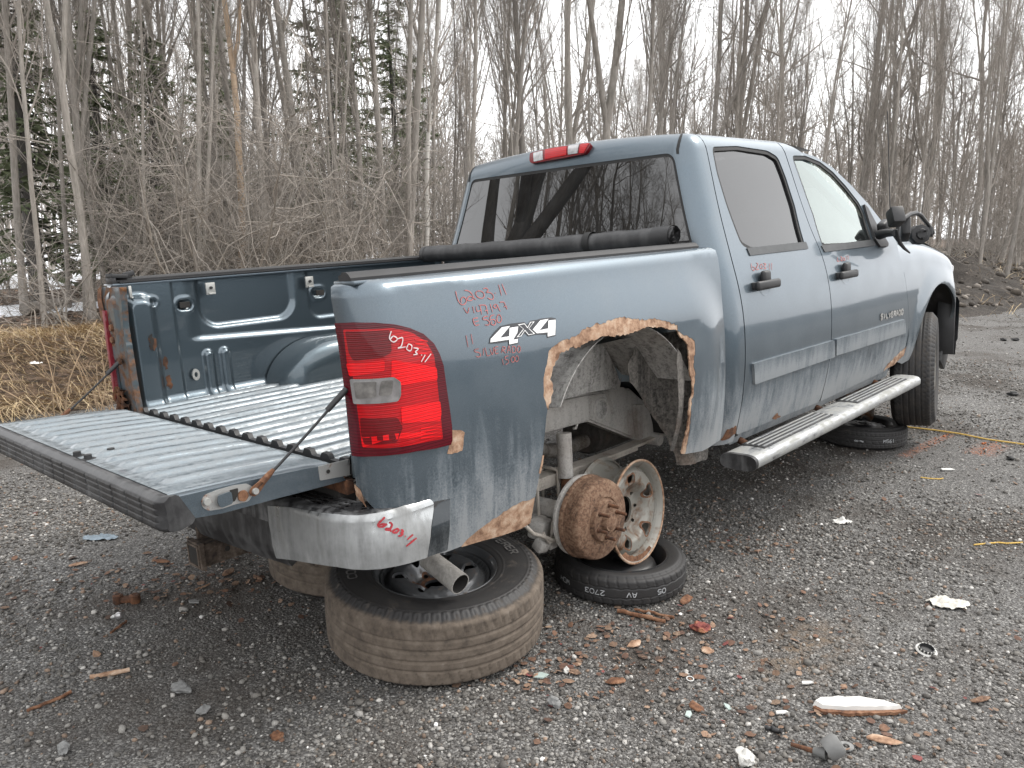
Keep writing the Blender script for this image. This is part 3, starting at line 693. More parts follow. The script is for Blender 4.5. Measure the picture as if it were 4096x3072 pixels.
# black grip cap along the outer edge
Y = np.linspace(-.792, .792, 441); P = [(-1.594, .8885, 0), (-1.602, .8935, 0), (-1.618, .8920, 0), (-1.628, .884, 0)] + [(-1.632+.003*math.sin(t*3.1), .882-.070*t, 1) for t in np.linspace(0, 1, 34)] + [(-1.628, .806, 0), (-1.618, .801, 0), (-1.60, .800, 0), (-1.57, .808, 0), (-1.56, .82, 0)]
V = []
for y in Y:
    for (x, z, g) in P:
        d = 0.
        if g:
            t = (.882-z)/.070; row = t*4.0; fr = row % 1.0; c = (y/.098 + (.5 if int(row) % 2 else 0.)*.0) % 1.0
            pad = nstep(.06, .13, fr)*nstep(.96, .89, fr)*nstep(.0, .07, c)*nstep(1.0, .93, c)
            d = -.0040*float(pad)*float(nstep(.775, .765, abs(y)))*float(nstep(.03, .06, t)*nstep(.97, .93, t))
        e = .02*max(0., (abs(y)-.765)/.027)**2
        V.append((x+d+e*.8, y, z+(.005*0)))
n = len(P); F = np.array([(i*n+j, (i+1)*n+j, (i+1)*n+j+1, i*n+j+1) for i in range(len(Y)-1) for j in range(n-1)])
cap = obj('grip_cap', V, F, BLACK_DUSTY, tg); bmc = None
for s in (-1, 1):
    e = .02; pts = [(x+e*.8, s*.792, z) for x, z, g in P]
    o = obj('cap_end', pts, [list(range(len(pts)))] if s > 0 else [list(range(len(pts)))[::-1]], BLACK_LIGHT, cap, False)
# latch plate and hinge plate on the end of the gate
def yplane(y): return lambda a, b: (a, y, b)
def gatepts(c, pts, y=-.79): return [(q.x, q.z) for q in (tplane(c(*p), 1, y) for p in pts)]
lp = gatepts(cA, [(1075, 1320), (1090, 1300), (1150, 1275), (1240, 1250), (1310, 1240), (1340, 1255), (1345, 1300), (1320, 1335), (1250, 1350), (1180, 1375), (1110, 1385), (1080, 1370), (1070, 1345)])
plate = panel('latch_plate', yplane(-.789), roundpoly(lp, .006), LATCHM, tg, grid=.05, rim=.003)
panel('latch_cover', yplane(-.792), roundpoly(gatepts(cA, [(1145, 1300), (1215, 1275), (1225, 1340), (1160, 1365), (1145, 1340)]), .008), PAINT_GATE, plate, grid=.01, rim=.006, off=.012)
panel('latch_slot', yplane(-.7905), roundpoly(gatepts(cA, [(1215, 1275), (1262, 1262), (1262, 1295), (1245, 1335), (1228, 1335), (1230, 1300)]), .004), UNDER, plate, grid=.05, rim=0, off=.0015)
panel('latch_pawl', yplane(-.7905), roundpoly(gatepts(cA, [(1262, 1285), (1300, 1270), (1320, 1300), (1300, 1335), (1262, 1330)]), .008), RUST_ORANGE, plate, grid=.05, rim=.004, off=.004)
def disc(name, c, r, h, m, parent, axis='Y', s=-1, n=18, dome=.0):
    bm = bmesh.new(); lathe(bm, [(0, h+dome), (r*.6, h+dome*.6), (r*.92, h), (r, h*.7), (r, 0)], n)
    M = Matrix.Rotation(R_(90), 4, 'X') if axis == 'Y' else Matrix.Rotation(R_(-90), 4, 'Y')
    if axis == 'Y' and s > 0: M = Matrix.Rotation(R_(-90), 4, 'X')
    if axis == 'Z': M = Matrix.Identity(4)
    bmesh.ops.transform(bm, matrix=Matrix.Translation(c) @ M, verts=bm.verts[:]); return bm_obj(name, bm, m, parent, True)
q = tplane(cA(1095, 1335), 1, -.79); disc('bolt', (q.x, -.789, q.z), .010, .010, GALV, plate)
hp = gatepts(cA, [(1690, 1150), (1858, 1110), (1858, 1195), (1700, 1225)]); panel('hinge_plate', yplane(-.789), roundpoly(hp, .005), LATCHM, tg, grid=.05, rim=.003)
q = tplane(cA(1740, 1175), 1, -.79); disc('hinge_hole', (q.x, -.7925, q.z), .006, .001, UNDER, tg)
# stay cables
def cable(top, bot, s):
    top = Vector(top); bot = Vector(bot); d = (bot-top).normalized(); L = (bot-top).length
    mid = [top+d*L*t+Vector((0, 0, -.004*math.sin(math.pi*t))) for t in np.linspace(0, 1, 9)]
    c = tube('stay_cable', mid, .0042, BLACKP, tg, 8)
    tube('sleeve', [top-d*.005, top+d*.075], [.0095, .0085], BLACKP, c, 10)
    tube('cable_end', [bot-d*.075, bot-d*.06, bot-d*.03], [.005, .0085, .010], RUST_ORANGE, c, 8)
    # flat lug bolted to the gate
    up = Vector((0, s, 0)); side = d.cross(up).normalized(); bm = bmesh.new()
    a = bot-d*.035; pts = [a+side*.008, a-side*.008, bot-side*.014, bot+d*.012-side*.010, bot+d*.016, bot+d*.012+side*.010, bot+side*.014]
    f = bm.faces.new([bm.verts.new(p) for p in pts]); r = bmesh.ops.extrude_face_region(bm, geom=[f]); bmesh.ops.translate(bm, vec=up*.004, verts=[v for v in r['geom'] if isinstance(v, bmesh.types.BMVert)])
    bm_obj('lug', bm, RUST_ORANGE, c)
    disc('bolt', bot+up*.003, .009, .008, GALV, c, s=s)
qb = tplane(cA(1350, 1278), 1, -.797); qt = tplane(cB(104, 716), 0, -1.115); cable((qt.x, qt.y, qt.z), (qb.x, -.797, qb.z), -1)
qb = tplane(cA(295, 917), 1, .800); qt = tplane(cA(640, 590), 0, -1.105); cable(qt, (qb.x, .797, qb.z), 1)
disc('cable_bolt', (qt.x, qt.y, qt.z), .016, .012, RUST_DARK, pl, axis='X')
for yz in ((.83, 1.198), (.838, 1.146)): disc('striker_bolt', (-1.10, yz[0], yz[1]), .014, .010, RUST_ORANGE, pl, axis='X')

# ---- tonneau rails and the rolled-up cover
for s, z in ((-1, 1.380), (1, 1.380)):
    prof2 = [(-.030, 0), (.028, 0), (.028, .008), (.016, .020), (.006, .024), (-.012, .024), (-.016, .018), (-.030, .014)]
    if s > 0: prof2 = [(-a, b) for a, b in prof2][::-1]
    r = sweep('tonneau_rail', prof2, [(-1.075, s*.862, z), (-.5, s*.862, z), (.74, s*.862, z)], RAILM, truck, sharp=25)
    sweep('rail_lip', [(-.012, 0), (.012, 0), (.012, .004), (-.012, .004)], [(-1.05, s*.818, z+.002), (.74, s*.818, z+.002)], BLACKP, r)
    for p in ((1115, 205), (1640, 170), (690, 225)) if s > 0 else ():
        q = tplane(cA(*p), 1, .80); w = .022 if p[0] > 700 else .006
        bm = bmesh.new(); add_box(bm, (q.x, .797, q.z), (w*2, .010, .055), None, .002); add_box(bm, (q.x, .790, q.z-.022), (w*1.4, .022, .006), None, .001); c = bm_obj('rail_clamp', bm, GALV, r, True)
        if p[0] > 700: disc('clamp_bolt', (q.x, .792, q.z+.004), .007, .008, BLACKP, c, s=-1)
    if s > 0:
        bm = bmesh.new(); add_box(bm, (-1.045, .845, z+.030), (.075, .05, .018), (0, .12, .2), .003); add_box(bm, (-1.0, .838, z+.036), (.05, .012, .022), (0, -.2, .1), .002); add_box(bm, (-1.07, .85, z+.012), (.02, .065, .03), None, .003)
        bm_obj('rail_end', bm, BLACKP, r, True)
ra = tplane(cD(165, 880), 0, .64); rb = tplane(cD(1790, 762), 0, .64)
dr = (rb-ra); path = [ra+dr*t+Vector((0, 0, -.006*math.sin(math.pi*t))) for t in np.linspace(0, 1, 25)]
roll = tube('tonneau_cover', path, [.0445+.0012*math.sin(i*1.7)+.001*math.sin(i*4.1) for i in range(25)], VINYL, truck, 26)
roll['label'] = 'black vinyl bed cover rolled up across the bed in front of the rear window'
tube('strap', [ra+dr*.715, ra+dr*.738], .0475, GASKET, roll, 26, False)
tube('end_sleeve', [ra-dr.normalized()*.004, ra+dr*.02], [.043, .046], BLACKP, roll, 22); tube('end_sleeve', [ra+dr*.945, ra+dr*1.0], [.046, .047], BLACKP, roll, 22, False)
# folded layers at the open end
d1 = dr.normalized(); e1 = Vector((1, 0, 0)); e1 = (e1-d1*e1.dot(d1)).normalized(); e2 = d1.cross(e1)
bm = bmesh.new(); end = ra+dr*1.0; turns = 5.2; N = 150; pv = None
for i in range(N):
    t = i/(N-1); a = t*turns*2*math.pi; rr = .009+.035*t+.0022*math.sin(a*4.3)+.0015*math.sin(a*9.1)
    c = end+(e1*math.cos(a)+e2*math.sin(a))*rr; cur = [bm.verts.new(c-d1*.05), bm.verts.new(c+d1*(.010+.004*math.sin(a*3)))]
    if pv: bm.faces.new((pv[0], pv[1], cur[1], cur[0]))
    pv = cur
bm_obj('rolled_layers', bm, VINYL, roll, True); bm = bmesh.new(); lathe(bm, [(0, 0), (.046, 0)], 24); bmesh.ops.transform(bm, matrix=Matrix.Translation(end-d1*.02) @ d1.to_track_quat('Z', 'X').to_matrix().to_4x4(), verts=bm.verts[:]); bm_obj('roll_core', bm, UNDER, roll)
sweep('tonneau_header', [(-.03, 0), (.03, 0), (.03, .02), (-.03, .02)], [(.70, .83, 1.385), (.70, -.83, 1.385)], BLACKP, truck)

# ---- cab
CAE = CA0-CRC*PI2                 # where the rear wall starts
CTOP = CZ1+CR*(PI2-CAL)+.004
er = dict(ar=(-.9, 4.4), br=(.45, 1.95))
win = roundpoly([(CAE-.008, 1.372), (CAE-.008, 1.795), (CAE-1.592, 1.795), (CAE-1.592, 1.372)], [.02, .035, .035, .02], 6)
wino = offset_poly(win, .014)
cab_back = panel('cab_back', cab_surf, [(.958, .95), (.958, CTOP), (CAE-1.6, CTOP), (CAE-1.6, .95)], PAINT_CAB, truck, holes=[wino], grid=(.05, .03), rim=0)
panel('cab_corner', cab_surf, [(.958, .95), (.958, CTOP), (CAE, CTOP), (CAE, .95)], PAINT_CAB, truck, grid=(.04, .03), rim=0, mirror=True)
rw = panel('rear_window', cab_surf, win, GLASS_REAR, truck, grid=(.10, .06), rim=0, off=-.004)
panel('gasket', cab_surf, offset_poly(win, .015), GASKET, rw, holes=[win], grid=(.10, .06), rim=0, off=-.0025)
rear_q = panel('cab_quarter', cab_surf, [(.958, .47), (.958, .96), (CAE, .96), (CAE, .47)], PAINT_CAB, truck, grid=(.04, .04), rim=0)
# dark roof ditch gaps beside the roof panel
for side in (False, True):
    panel('roof_seam', cab_surf, [(CAE+.02, 1.80), (CAE+.032, 1.80), (CAE+.050, CZ1+.10), (CAE+.050, CZ1+.16), (CAE+.032, CZ1+.16), (CAE+.03, CZ1+.10)], GASKET, cab_back, grid=.02, rim=0, off=.0015, mirror=side)
# roof
X = np.linspace(.985, 2.35, 30); Y = np.linspace(-.69, .69, 25); zt = CZ1+CR*(1-math.sin(CAL))
V = [(x, y, zt-.004+.030*(1-(y/.69)**2)-.09*max(0, x-1.75)**2) for x in X for y in Y]; n = len(Y)
obj('roof', V, np.array([(i*n+j, (i+1)*n+j, (i+1)*n+j+1, i*n+j+1) for i in range(len(X)-1) for j in range(n-1)]), PAINT_CAB, truck)
# high brake light
bl = roundpoly(pxs(cab_surf, cD, [(866, 232), (1000, 200), (1268, 168), (1250, 200), (1225, 230), (1100, 255), (880, 293), (864, 280)], ar=(-.9, 1.0), br=(1.5, 2.0)), .012)
b3 = panel('high_brake_light', cab_surf, bl, RED_DEEP, truck, grid=.03, rim=.03, off=.020)
for nm, pts, m in (('clear_lens', [(890, 232), (950, 218), (955, 270), (895, 282)], CLEARL), ('red_lens', [(965, 212), (1105, 190), (1108, 240), (968, 268)], RED), ('clear_lens', [(1118, 188), (1188, 176), (1180, 228), (1118, 238)], CLEARL), ('red_lens', [(1198, 175), (1255, 170), (1222, 225), (1190, 228)], RED)):
    panel(nm, cab_surf, roundpoly(pxs(cab_surf, cD, pts, ar=(-.9, 1.0), br=(1.5, 2.0)), .004), m, b3, grid=.03, rim=.002, off=.0225)

# doors
def EP(pts): return pxs(cab_surf, cE, pts, **er)
fseam = EP([(1000, 1163), (1050, 1122), (1085, 1078), (1105, 1000), (1108, 900), (1100, 800), (1085, 700), (1062, 610), (1045, 545)])
apil = EP([(1000, 480), (920, 378), (830, 280), (745, 200), (665, 150), (600, 130)])
DT = CZ1+CR*(PI2-CAL)*.80
rdoor = [(.966, .497), (1.885, .485), (1.893, .70), (1.893, 1.31), (1.875, 1.54), (1.835, DT), (.966, DT)]
fdoor = [(1.899, .485)] + [(p[0], p[1]) for p in fseam] + apil + [(1.845, DT+.004), (1.881, 1.54), (1.900, 1.31), (1.900, .70)]
rglass = dens(roundpoly(EP([(186, 122), (300, 116), (440, 138), (485, 165), (520, 255), (560, 380), (606, 562), (365, 578), (318, 552), (250, 370), (205, 220)]), .02), .04)
fglass = dens(roundpoly(EP([(566, 162), (620, 162), (690, 190), (750, 237), (810, 302), (870, 378), (892, 425), (912, 500), (930, 550), (702, 562), (660, 425), (610, 285)]), .012), .04)
for side in (False, True):
    sfx = ' (driver side)' if side else ''
    for nm, o, g, gm in (('rear_door', roundpoly(rdoor, [.03, .03, .01, .01, .02, .02, .01]), rglass, GLASS_TINT), ('front_door', fdoor, fglass, GLASS_CLEAR)):
        hole = offset_poly(g, .020)
        d = panel(nm, cab_surf, o, PAINT_CAB, truck, holes=[hole], grid=(.045, .035), rim=.02, mirror=side)
        w = panel('window', cab_surf, offset_poly(g, .004), gm, d, grid=(.10, .06), rim=0, off=-.014, mirror=side)
        panel('window_seal', cab_surf, hole, GASKET, d, holes=[g], grid=(.08, .05), rim=.008, off=-.004, mirror=side)
        b0 = min(q[1] for q in g); ax = [q[0] for q in g if q[1] < b0+.03]
        panel('belt_moulding', cab_surf, roundpoly([(min(ax)-.03, b0-.030), (max(ax)+.03, b0-.030), (max(ax)+.03, b0+.006), (min(ax)-.04, b0+.006)], .006), BAND, d, grid=(.08, .02), rim=.006, off=.005, mirror=side)
        if side: continue
        if nm == 'rear_door': mo = EP([(363, 1130), (745, 1020), (748, 1098), (368, 1228)]); hd = (415, 760, 1.0)
        else: mo = EP([(757, 1014), (1082, 920), (1085, 985), (755, 1092)]); hd = (800, 712, .72)
        panel('side_moulding', cab_surf, roundpoly(mo, .008), paint_mat('moulding_paint_'+nm, .76, 1.0, .75), d, grid=(.06, .02), rim=.014, off=.013)
        # handle: scalloped cup, pivot boss and grip
        hx, hz = px(cab_surf, cE(hd[0], hd[1]), **er)
        cup = panel('handle_cup', cab_surf, [(hx+.012+.052*math.cos(t), hz-.005+.045*math.sin(t)) for t in np.linspace(0, 2*math.pi, 25)[:-1]], PAINT_CAB, d, grid=.02, rim=0, off=.001, fn=lambda a, b, hx=hx, hz=hz: -.016*sstep(1., .2, math.hypot((a-hx-.012)/.052, (b-hz+.005)/.045)))
        p = Vector(cab_surf(hx, hz)); bm = bmesh.new()
        add_box(bm, (p.x+.005, p.y-.026, p.z+.004), (.225, .026, .042), None, .011, 3); h = bm_obj('handle', bm, BLACKP, d, True)
        bm = bmesh.new(); add_box(bm, (p.x+.012, p.y-.010, p.z+.040), (.068, .03, .058), None, .013, 3); bm_obj('handle_boss', bm, BLACKP, h, True)
        for sx in (-.085, .09): bm = bmesh.new(); add_box(bm, (p.x+sx, p.y-.006, p.z+.004), (.034, .03, .034), None, .006); bm_obj('handle_mount', bm, BLACKP, h, True)
    rr = [(.966, .445), (2.99, .44), (2.99, .490), (.966, .492)]
    panel('rocker', lambda a, b: (cab_surf(a, b)[0], cab_surf(a, b)[1]+.02, b), rr, PAINT_CAB, truck, grid=.06, rim=.02, mirror=side)
    # pillar between the doors behind the gap
    panel('pillar', lambda a, b: (cab_surf(a, b)[0], cab_surf(a, b)[1]+.018, cab_surf(a, b)[2]), [(1.80, .5), (1.99, .5), (1.99, 1.30), (1.93, 1.56), (1.87, 1.86), (1.76, 1.86), (1.81, 1.56), (1.80, 1.30)], GASKET, truck, grid=.05, rim=0, mirror=side)
    panel('pillar', lambda a, b: (cab_surf(a, b)[0], cab_surf(a, b)[1]+.018, cab_surf(a, b)[2]), [(.93, .48), (1.03, .48), (1.03, 1.30), (1.0, 1.86), (.93, 1.86)], GASKET, truck, grid=.05, rim=0, mirror=side)
# rust at the foot of the front and rear doors
panel('rust_patch', cab_surf, jag(EP([(1095, 1050), (1065, 1075), (1035, 1105), (1005, 1135), (985, 1168), (1040, 1132), (1090, 1082)]), .006, .015, 2, True), RUST_TAN, truck, grid=.05, rim=0, off=.0025)
panel('rust_patch', cab_surf, jag(EP([(460, 1385), (482, 1365), (498, 1382), (470, 1396)]), .004, .012, 4, True), RUST_ORANGE, truck, grid=.05, rim=0, off=.0025)
panel('rust_patch', cab_surf, jag(EP([(215, 1490), (250, 1440), (290, 1425), (285, 1462), (225, 1496)]), .004, .012, 7, True), RUST_DARK, truck, grid=.05, rim=0, off=.002)

# front fender, bonnet, windscreen
arc = [(3.74+.475*math.cos(t), .53+.46*math.sin(t)) for t in np.linspace(math.pi*1.02, -.05, 22)]
fo = [(2.962, 1.22), (fseam[-1][0]+.008, fseam[-1][1]-.06)]
fsm = [(p[0]+.008, p[1]) for p in fseam[::-1]]
for side in (False, True):
    o = [(3.0, 1.15+.13*PI2+.06), (2.965, 1.15)] + [(x, .45+(z-.45)*.70/(ftop(x)-.13-.45)) for x, z in fsm[2:-1]] + [(3.15, .50), (3.25, .52)] + arc + [(4.32, .62), (4.44, .75), (4.44, 1.15+.13*PI2+.06)]
    panel('front_fender', fend_surf, o, PAINT_CAB, truck, grid=(.04, .04), rim=.02, mirror=side)
    # liner inside the arch
    bm = bmesh.new(); pv = None; s = 1 if side else -1
    for t in np.linspace(math.pi*1.05, -.25, 24):
        x = 3.74+.50*math.cos(t); z = .53+.49*math.sin(t); cur = [bm.verts.new((x, s*.985, z)), bm.verts.new((x, s*.55, z))]
        if pv: bm.faces.new((pv[0], pv[1], cur[1], cur[0]))
        pv = cur
    bm_obj('arch_liner', bm, BLACK_LIGHT, truck, True)
X = np.linspace(2.95, 4.40, 24); Y = np.linspace(-.84, .84, 17); n = len(Y)
V = [(x, y, ftop(x)+.025+.03*(1-(y/.84)**2)) for x in X for y in Y]
obj('bonnet', V, np.array([(i*n+j, (i+1)*n+j, (i+1)*n+j+1, i*n+j+1) for i in range(len(X)-1) for j in range(n-1)]), PAINT_CAB, truck)
bm = bmesh.new(); pv = None
Zs = np.linspace(1.27, 1.86, 12)
for z in Zs:
    k = (z-1.27)/.59; cur = []
    for j in range(13):
        y = -1+2*j/12; cur.append(bm.verts.new((3.06-.80*k-.10*y*y*(1-k*.4)-.06*k*k, y*(.90-.20*k), z)))
    if pv:
        for j in range(12): bm.faces.new((pv[j], pv[j+1], cur[j+1], cur[j]))
    pv = cur
bm_obj('windscreen', bm, GLASS_WIND, truck, True)
for s in (-1, 1):
    sweep('windscreen_pillar', [(-.03, -.02), (.03, -.02), (.03, .02), (-.03, .02)], [(3.00, s*.88, 1.24), (2.72, s*.82, 1.43), (2.44, s*.745, 1.63), (2.20, s*.68, 1.79), (2.00, s*.64, 1.835)], PAINT_CAB, truck)
# nose: closed front, headlight seen edge-on, hanging bumper corner and dangling air dam
panel('grille_panel', lambda a, b: (4.40-.10*(a/.8)**2, a, b), [(-.72, .55), (.72, .55), (.72, 1.0), (-.72, 1.0)], BLACKP, truck, grid=.08, rim=.02, flip=True)
for s in (-1, 1):
    bm = bmesh.new(); add_box(bm, (4.335, s*.80, .985), (.14, .22, .20), (0, .12, s*.55), .03, 3); bm_obj('headlight', bm, CLEARL, truck, True)
fb = [(4.285, -.985, 0), (4.35, -.96, 0), (4.43, -.88, 0), (4.50, -.70, 0), (4.55, -.35, 0), (4.56, 0, 0)]
for s in (1,):
    bm = bmesh.new(); rows = []
    for i, (x, y, _) in enumerate(fb + [(x, -y, 0) for x, y, _ in fb[-2::-1]]):
        rows.append([bm.verts.new((x-ix, y*(1-iy), z)) for z, ix, iy in ((.46, .05, .02), (.52, .01, 0), (.66, 0, 0), (.80, .0, 0), (.84, .02, .01), (.845, .07, .03))])
    for a, b in zip(rows, rows[1:]):
        for k in range(5): bm.faces.new((a[k], b[k], b[k+1], a[k+1]))
    fbo = bm_obj('front_bumper', bm, PAINT_CAB, truck, True)
bm = bmesh.new(); add_box(bm, (4.22, -.90, .40), (.20, .035, .16), (.1, .5, .1), .008); bm_obj('air_dam', bm, BLACK_LIGHT, truck, True)
bm = bmesh.new(); add_box(bm, (4.16, -.93, .62), (.03, .12, .40), (0, .05, .25), .008); bm_obj('splash_shield', bm, BLACKP, truck, True)

# broken door mirror: sail plate, arm, empty housing frame, motor, hanging trim
def gp(p, y): return tplane(cG(*p), 1, y)
mr = empty('door_mirror'); mr.parent = truck
sail = pxs(cab_surf, cE, [(888, 378), (905, 395), (1003, 565), (1000, 580), (965, 580), (940, 545), (925, 500)], **er)
panel('sail_plate', cab_surf, roundpoly(sail, .006), BLACKP, mr, grid=.04, rim=.02, off=.014)
yM = -1.10
a0 = gp((165, 330), -.96); a1 = gp((250, 318), yM)
bm = bmesh.new(); add_tube(bm, [a0, (a0+a1)/2+Vector((0, 0, .004)), a1], [.030, .024, .020], 10); add_box(bm, gp((185, 285), -.955), (.10, .05, .07), (0, -.3, 0), .016, 3); bm_obj('mirror_arm', bm, BLACKP, mr, True)
bm = bmesh.new(); pts = [gp(p, yM) for p in ((262, 330), (268, 280), (290, 245), (330, 218), (365, 210), (390, 222), (425, 265), (455, 305), (462, 322))]
add_tube(bm, pts, [.013, .013, .013, .014, .014, .013, .012, .011, .010], 8); bm_obj('mirror_frame', bm, BLACKP, mr, True)
bm = bmesh.new(); pts = [gp(p, yM-.02) for p in ((258, 300), (262, 335), (275, 375), (300, 405), (330, 430))]; add_tube(bm, pts, [.008, .012, .012, .009, .005], 8); bm_obj('hanging_trim', bm, BLACKP, mr, True)
bm = bmesh.new(); c = gp((378, 330), yM+.02); lathe(bm, [(0, .055), (.03, .055), (.036, .045), (.058, .04), (.062, .02), (.062, -.02), (.045, -.05), (0, -.05)], 9); bmesh.ops.transform(bm, matrix=Matrix.Translation(c) @ Vector((-.75, -.65, .1)).to_track_quat('Z', 'Y').to_matrix().to_4x4(), verts=bm.verts[:]); mo = bm_obj('mirror_motor', bm, BLACKP, mr, True)
for k in range(3):
    t = k*2.1+.4; cc = c+Vector((-.040, -.034, .005)); bm = bmesh.new(); lathe(bm, [(0, .018), (.007, .018), (.008, 0)], 8); bmesh.ops.transform(bm, matrix=Matrix.Translation(cc+Vector((0, .022*math.cos(t), .028*math.sin(t)))) @ Vector((-.75, -.65, .1)).to_track_quat('Z', 'Y').to_matrix().to_4x4(), verts=bm.verts[:]); bm_obj('motor_screw', bm, GASKET, mo, True)
bm = bmesh.new(); add_box(bm, gp((305, 300), yM+.03), (.16, .05, .11), (0, .35, .4), .012); bm_obj('mirror_bracket', bm, BLACKP, mr, True); bm = bmesh.new(); add_box(bm, gp((440, 315), yM), (.06, .04, .055), (0, .3, .3), .008); bm_obj('mirror_bracket', bm, BLACKP, mr, True)
bm = bmesh.new(); c = gp((240, 235), yM); add_box(bm, (0, 0, .03), (.075, .10, .085), None, .014); bmesh.ops.transform(bm, matrix=Matrix.Translation(c+Vector((0, 0, -.01))) @ Vector((-.5, -.5, .35)).to_track_quat('Z', 'Y').to_matrix().to_4x4(), verts=bm.verts[:]); bm_obj('mirror_housing_rest', bm, BLACKP, mr, True)
# whip aerial
tube('aerial', [gp((222, 200), -.55), tplane(cJ(1628, 700), 1, -.55), tplane(cJ(1622, 480), 1, -.55)], [.004, .0035, .003], BLACKP, truck, 6)
# left mirror, mostly hidden
bm = bmesh.new(); add_box(bm, (2.80, 1.06, 1.40), (.12, .22, .26), (0, 0, .2), .04, 3); bm_obj('door_mirror', bm, BLACKP, truck, True)

# cab interior
INT = simple('grey_interior', (.16, .165, .16), .85); INTD = simple('dark_interior', (.035, .036, .037), .8)
box('cab_floor', (1.9, 0, .56), (2.1, 1.76, .04), INTD, truck)
box('dashboard', (2.78, 0, 1.14), (.40, 1.62, .30), INTD, truck, (0, .15, 0), .05)
for x, sx in ((2.15, 1), (1.46, 0)):
    for y in ((-.42, .42) if sx else (0,)):
        w = .54 if sx else 1.4
        st = box('seat', (x, y, .86), (.54, w, .20), INT, truck, (0, -.08, 0), .05)
        box('backrest', (x-.26, y, 1.20), (.16, w, .62), INT, st, (0, -.18, 0), .05)
        for hy in ((y,) if sx else (-.42, .42)): box('headrest', (x-.35, hy, 1.60), (.11, .27, .17), INT, st, (0, -.15, 0), .045)
bm = bmesh.new(); add_tube(bm, [(0, .185*math.cos(t), .185*math.sin(t)) for t in np.linspace(0, 2*math.pi, 33)], .016, 8, False); add_box(bm, (.02, 0, -.01), (.04, .15, .11), None, .02); add_box(bm, (.015, 0, -.02), (.02, .35, .04), None, .008)
bmesh.ops.transform(bm, matrix=Matrix.Translation((2.50, .42, 1.20)) @ Matrix.Rotation(R_(-25), 4, 'Y'), verts=bm.verts[:]); bm_obj('steering_wheel', bm, INTD, truck, True)
bm = bmesh.new(); add_box(bm, (2.52, -.05, 1.72), (.03, .24, .06), (0, .1, 0), .012); bm_obj('interior_mirror', bm, INTD, truck, True)

# ---- rear bumper
bk = dict(ar=(-2.3, -.75), br=(.44, .80))
chrome_top = pxs(bump_surf, cF, [(130, 205), (300, 225), (450, 255), (600, 275), (740, 282), (850, 268), (950, 245), (1050, 215), (1150, 185)], **bk)
chrome_end = pxs(bump_surf, cF, [(1225, 172), (1242, 190), (1240, 250), (1225, 350), (1210, 480), (1198, 555)], **bk)
chrome_bot = pxs(bump_surf, cF, [(1195, 560), (1100, 590), (1000, 615), (880, 635), (780, 640), (600, 620), (450, 600), (300, 575), (190, 560)], **bk)
chrome_in = pxs(bump_surf, cF, [(165, 480), (140, 330)], **bk)
AC = BPX-BPR*PI2-(.998-BPR)          # centre line
co = roundpoly(chrome_top+chrome_end+chrome_bot+chrome_in, .004, 2)
END_CAP = paint_mat('bumper_end_paint', .50, .80, .45, base=(.025, .032, .038)); rb_ = empty('rear_bumper'); rb_.parent = truck
aend = max(q[0] for q in chrome_end)
for side in (False, True):
    panel('chrome_shell', bump_surf, co, CHROME, rb_, grid=(.04, .03), rim=.03, off=.006, mirror=side)
    zt = .715+.022*PI2
    tb = [(x, min(b+.004, .712)) for x, b in chrome_top]
    pad = [(-.845, zt+.10), (AC, zt+.10), (AC, .66)] + [(AC, .655)] + [(chrome_in[-1][0]-.01, .66)] + [(x, b-.012) for x, b in chrome_top] + [(aend-.01, .69), (aend+.02, .71), (-.86, .712)]
    panel('step_pad', bump_surf, pad, BLACK_STEP, rb_, grid=(.03, .012), rim=.02, mirror=side)
    endcap = roundpoly(pxs(bump_surf, cF, [(1248, 150), (1262, 108), (1300, 98), (1345, 112), (1362, 150), (1360, 300), (1345, 512), (1205, 560), (1222, 480), (1238, 350), (1252, 240)], **bk), .006)
    panel('end_cap', bump_surf, endcap, END_CAP, rb_, grid=.03, rim=.02, mirror=side)
    panel('centre_section', bump_surf, [(chrome_in[-1][0]+.02, .50), (chrome_in[-1][0]+.01, .66), (AC, .66), (AC, .48)], BLACK_DUSTY, rb_, grid=.05, rim=.03, off=-.02, mirror=side)
    # ribs on the step
    for i, dd in enumerate((.028, .050, .072)):
        s0 = -1.10-.0; rib = [(-.95, zt+dd), (-1.62, zt+dd), (-1.62, zt+dd+.008), (-.95, zt+dd+.008)]
        panel('step_rib', bump_surf, dens(rib, .06), BLACK_DUSTY, rb_, grid=(.05, .02), rim=.003, off=.003, mirror=side)
# under-panel of the bed ahead of the bumper so that nothing shows through
box('bed_underside', (-.14, 0, .800), (1.84, 1.14, .02), UNDER, truck)
box('rear_crossmember', (-1.06, 0, .68), (.06, 1.5, .16), UNDER, truck)
# hitch receiver
hq = tplane(cK(1047, 505), 1, 0.)
bm = bmesh.new(); L = .26; w = .038; t = .008
for dy, dz, sy, sz in ((0, w, 2*w+t, t), (0, -w, 2*w+t, t), (w, 0, t, 2*w), (-w, 0, t, 2*w)): add_box(bm, (hq.x+L/2, hq.y+dy, hq.z+dz), (L, sy, sz), None, .001)
add_box(bm, (hq.x+.016, hq.y, hq.z), (.02, .10, .10), None, .003); hr = bm_obj('hitch_receiver', bm, RUST_HITCH, truck)
bm = bmesh.new(); add_box(bm, (hq.x+.016-.012, hq.y, hq.z), (.004, .064, .064)); bm_obj('receiver_opening', bm, UNDER, hr)
box('hitch_bar', (hq.x+.22, 0, hq.z+.045), (.06, 1.0, .06), RUST_HITCH, hr); box('hitch_bracket', (hq.x+.10, .04, hq.z+.085), (.12, .012, .10), RUST_HITCH, hr)
disc('pin_hole', (hq.x+.11, hq.y-.0425, hq.z), .010, .002, UNDER, hr)

